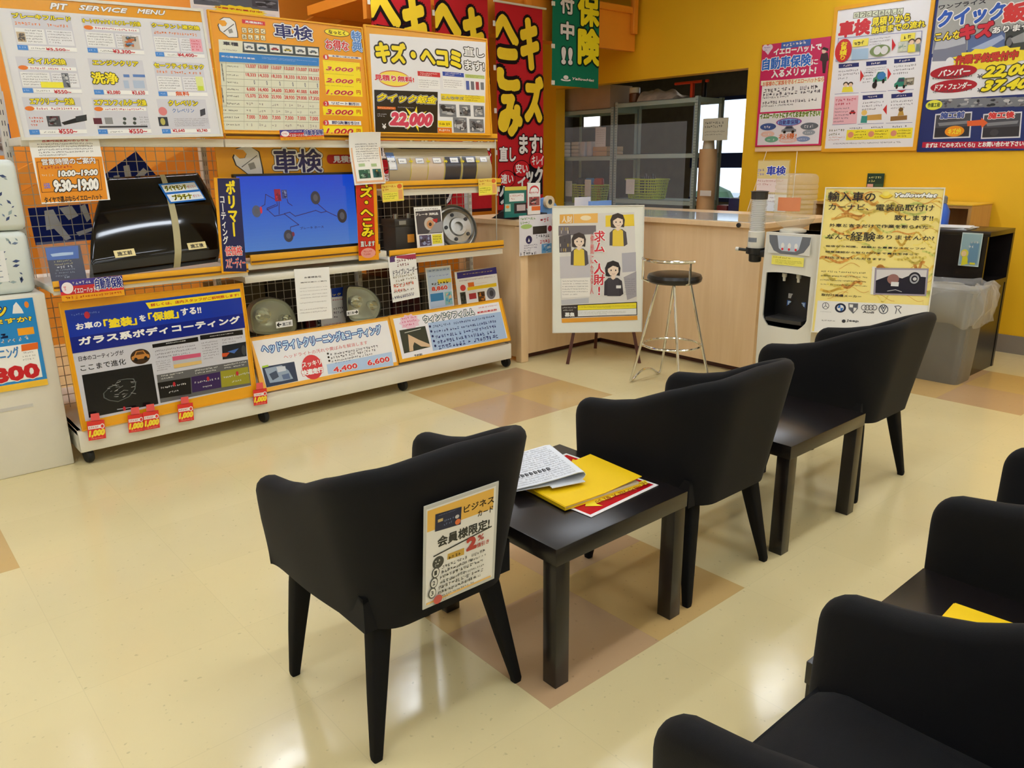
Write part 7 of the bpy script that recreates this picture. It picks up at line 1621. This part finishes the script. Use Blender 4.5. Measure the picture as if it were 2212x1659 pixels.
M['folder'] = mat('yellow_folder_card', (246, 204, 20), .35)
c0 = at_z(1222, 1106, TZ); c1 = at_z(1334, 1048, TZ+.03); c2 = at_z(1128, 1066, TZ)
exf = (Vector((c1.x-c0.x, c1.y-c0.y, 0))).normalized(); eyf = Vector((-exf.y, exf.x, 0))
folder((c0.x, c0.y, 0), exf, eyf, .30, .235, TZ+.004, .014, 'yellow folder lying open-edged under the newspaper on the low table')
b = Board([(0, 0), (1, 0), (1, 1), (0, 1)], ('p', (0, 0, 0), exf, eyf))
# newspaper folded over
n0, n1, n2, n3 = at_z(1113, 1062, TZ+.03), at_z(1255, 1028, TZ+.045), at_z(1180, 962, TZ+.04), at_z(1060, 985, TZ+.03)
nx_ = (n1-n0); nx_.z = 0; nw = nx_.length+.01; nx_.normalize(); ny_ = Vector((-nx_.y, nx_.x, 0)); nh = .25
zb0 = TZ+.0285
t = thing('newspaper', 'folded newspaper lying over the yellow folder on the low table', 'newspaper', (n0.x, n0.y, zb0))
f = lambda u, v, z: Vector((n0.x, n0.y, 0))+nx_*u+ny_*v+Vector((0, 0, zb0+z))
def fold(v0, v1, inset):
    pr = [(0.0, .003), (nw*.5, .004), (nw*.92-inset, .003), (nw-inset, .010), (nw+.006-inset, .020), (nw-inset, .029), (nw*.92-inset, .030), (nw*.6, .020), (nw*.3, .013), (0.0, .009)]
    sm = []
    for i in range(len(pr)-1):
        for k in range(3): a = k/3; sm.append((pr[i][0]*(1-a)+pr[i+1][0]*a, pr[i][1]*(1-a)+pr[i+1][1]*a))
    sm.append(pr[-1]); return sm
sm = fold(0, nh, 0); mb = MB()
mb.loft([[f(u, 0, z) for u, z in sm], [f(u, nh, z) for u, z in sm]], False, False, c=(226, 230, 236)); mb.loft([[f(u, 0, z-.0025) for u, z in sm], [f(u, nh, z-.0025) for u, z in sm]], False, False, c=(206, 210, 216))
b0 = len(sm); mb.loft([[f(u, 0, z) for u, z in sm], [f(u, 0, z-.0025) for u, z in sm]], False, False, c=(214, 218, 224))
rg = random.Random(21)
def topz(u):
    for (a, za_), (c, zc2) in zip(sm[::-1][:-1], sm[::-1][1:]):
        if a <= u <= c: return za_+(zc2-za_)*(u-a)/max(c-a, 1e-6)
    return sm[-1][1]
def stroke(u0, v0, u1, v1, c):
    mb.add([f(u0, v0, topz(u0)+.0006), f(u1, v0, topz(u1)+.0006), f(u1, v1, topz(u1)+.0006), f(u0, v1, topz(u0)+.0006)], [[0, 1, 2, 3]], c=c)
for col in range(16):
    v = .010+col*.0148
    for row in range(80):
        u = .012+row*(nw*.86)/80
        if rg.random() < .8 and not (4 <= col <= 5 and u < nw*.62): stroke(u, v, u+nw*.0045, v+.003+rg.random()*.008, (150, 153, 160))
for k, ch in enumerate(range(9)):
    u = .02+k*nw*.064; stroke(u, .066, u+nw*.02, .088, (50, 52, 58)); stroke(u+nw*.024, .064, u+nw*.032, .092, (50, 52, 58)); stroke(u+nw*.036, .07, u+nw*.05, .086, (60, 62, 68))
mb.build('sheets', 'paper', t, angle=60, recalc=False)
s2 = [(u*.93+.10*0, z-.0) for u, z in sm]
mb = MB(); mb.prism([f(.11, -.018, .0), f(nw*.99, -.014, .001), f(nw*.99, .10, .001), f(.11, .10, .0)], (0, 0, .0022)); mb.build('inner_sheet', mat('newsprint', (222, 226, 234), .7), t, smooth=False)
# single folder on the near table
q = at_z(2062, 1311, TZ); q2 = at_z(2142, 1340, TZ); ex3 = (Vector((q2.x-q.x, q2.y-q.y, 0))).normalized(); ey3 = Vector((-ex3.y, ex3.x, 0))
folder((q.x, q.y, 0)-ey3*.30 if False else (q.x-ey3.x*.26, q.y-ey3.y*.26, 0), ex3, ey3, .20, .26, TZ+.0005, .002, 'yellow folder lying alone on the near row low table', thick=.014)

# laminated sign on the back of the front chair
pb = [(927, 1091), (1083, 1037), (1062, 1252), (902.5, 1322)]
yb_ = 1.604-.296
b = Board(pb, ('y', yb_+.012, yb_-.010), rot=True)
vw = b.view(900, 1020, 5.186)
b.F((206, 206, 200), 0, 0, 1, 1); b.F((242, 240, 234), .03, .035, .96, .965); b.F((240, 190, 90), .04, .05, .93, .25); b.F((240, 196, 120), .04, .945, .94, .965)
b.Q((44, 48, 72), (205, 470), (500, 382), (488, 580), (200, 665)); b.L((150, 160, 190), 235, 480, 440, 420, 1, .7); b.R((206, 180, 120), 232, 528, 288, 540); b.E((230, 120, 70), 425, 530, 485, 570); b.L((120, 140, 180), 300, 525, 420, 560, 2, .6); b.E((206, 206, 206), 425, 480, 470, 505)
b.T4('ビジネス', (50, 40, 26), (525, 375), (862, 262), (862, 335), (525, 452), bold=.02); b.T4('カード', (50, 40, 26), (682, 425), (850, 375), (850, 438), (682, 492), bold=.02)
b.T4('会員様限定!', (60, 60, 54), (232, 745), (812, 495), (812, 592), (232, 868), bold=.03); b.line((60, 60, 54), [(190, 940), (830, 605)], .0035)
b.T4('2', (190, 70, 60), (560, 745), (655, 715), (655, 835), (560, 868), bold=.06); b.T('%', (190, 70, 60), 680, 705, 745, 740, bold=.02); b.T4('値引き', (190, 70, 60), (665, 790), (802, 745), (802, 790), (665, 838), bold=.02); b.Q((206, 166, 70), (345, 915), (530, 845), (528, 920), (338, 980)); b.L((90, 70, 20), 355, 930, 520, 920, 1, .7)
b.E((70, 70, 64), 175, 965, 300, 1050); b.L((226, 226, 216), 200, 985, 280, 1030, 2, .7)
for k in range(3):
    y = 1010+112*k; x = -22*k
    b.L((80, 80, 74), 275+x, y+30, 780+x, y-80, 2, .75, seed=k); b.E((80, 80, 74), 165+x, y+70, 250+x, y+175-20); b.E((236, 234, 226), 175+x, y+80, 242+x, y+165-20); b.L((110, 110, 104), 270+x, y+95, 770+x, y-35, 2, .6, seed=k+9); b.TU(str(k+1), (70, 70, 64), b.rect(192+x, y+95, 218+x, y+130))
b.E((206, 90, 80), 178, 1385, 272, 1440); b.L((120, 100, 90), 285, 1370, 345, 1400, 2, .7)
o = b.build('price_sign', 'laminated card price sign fixed to the back of the front armchair', 'sign', base=(214, 216, 210), th=.0015, mt='gloss')
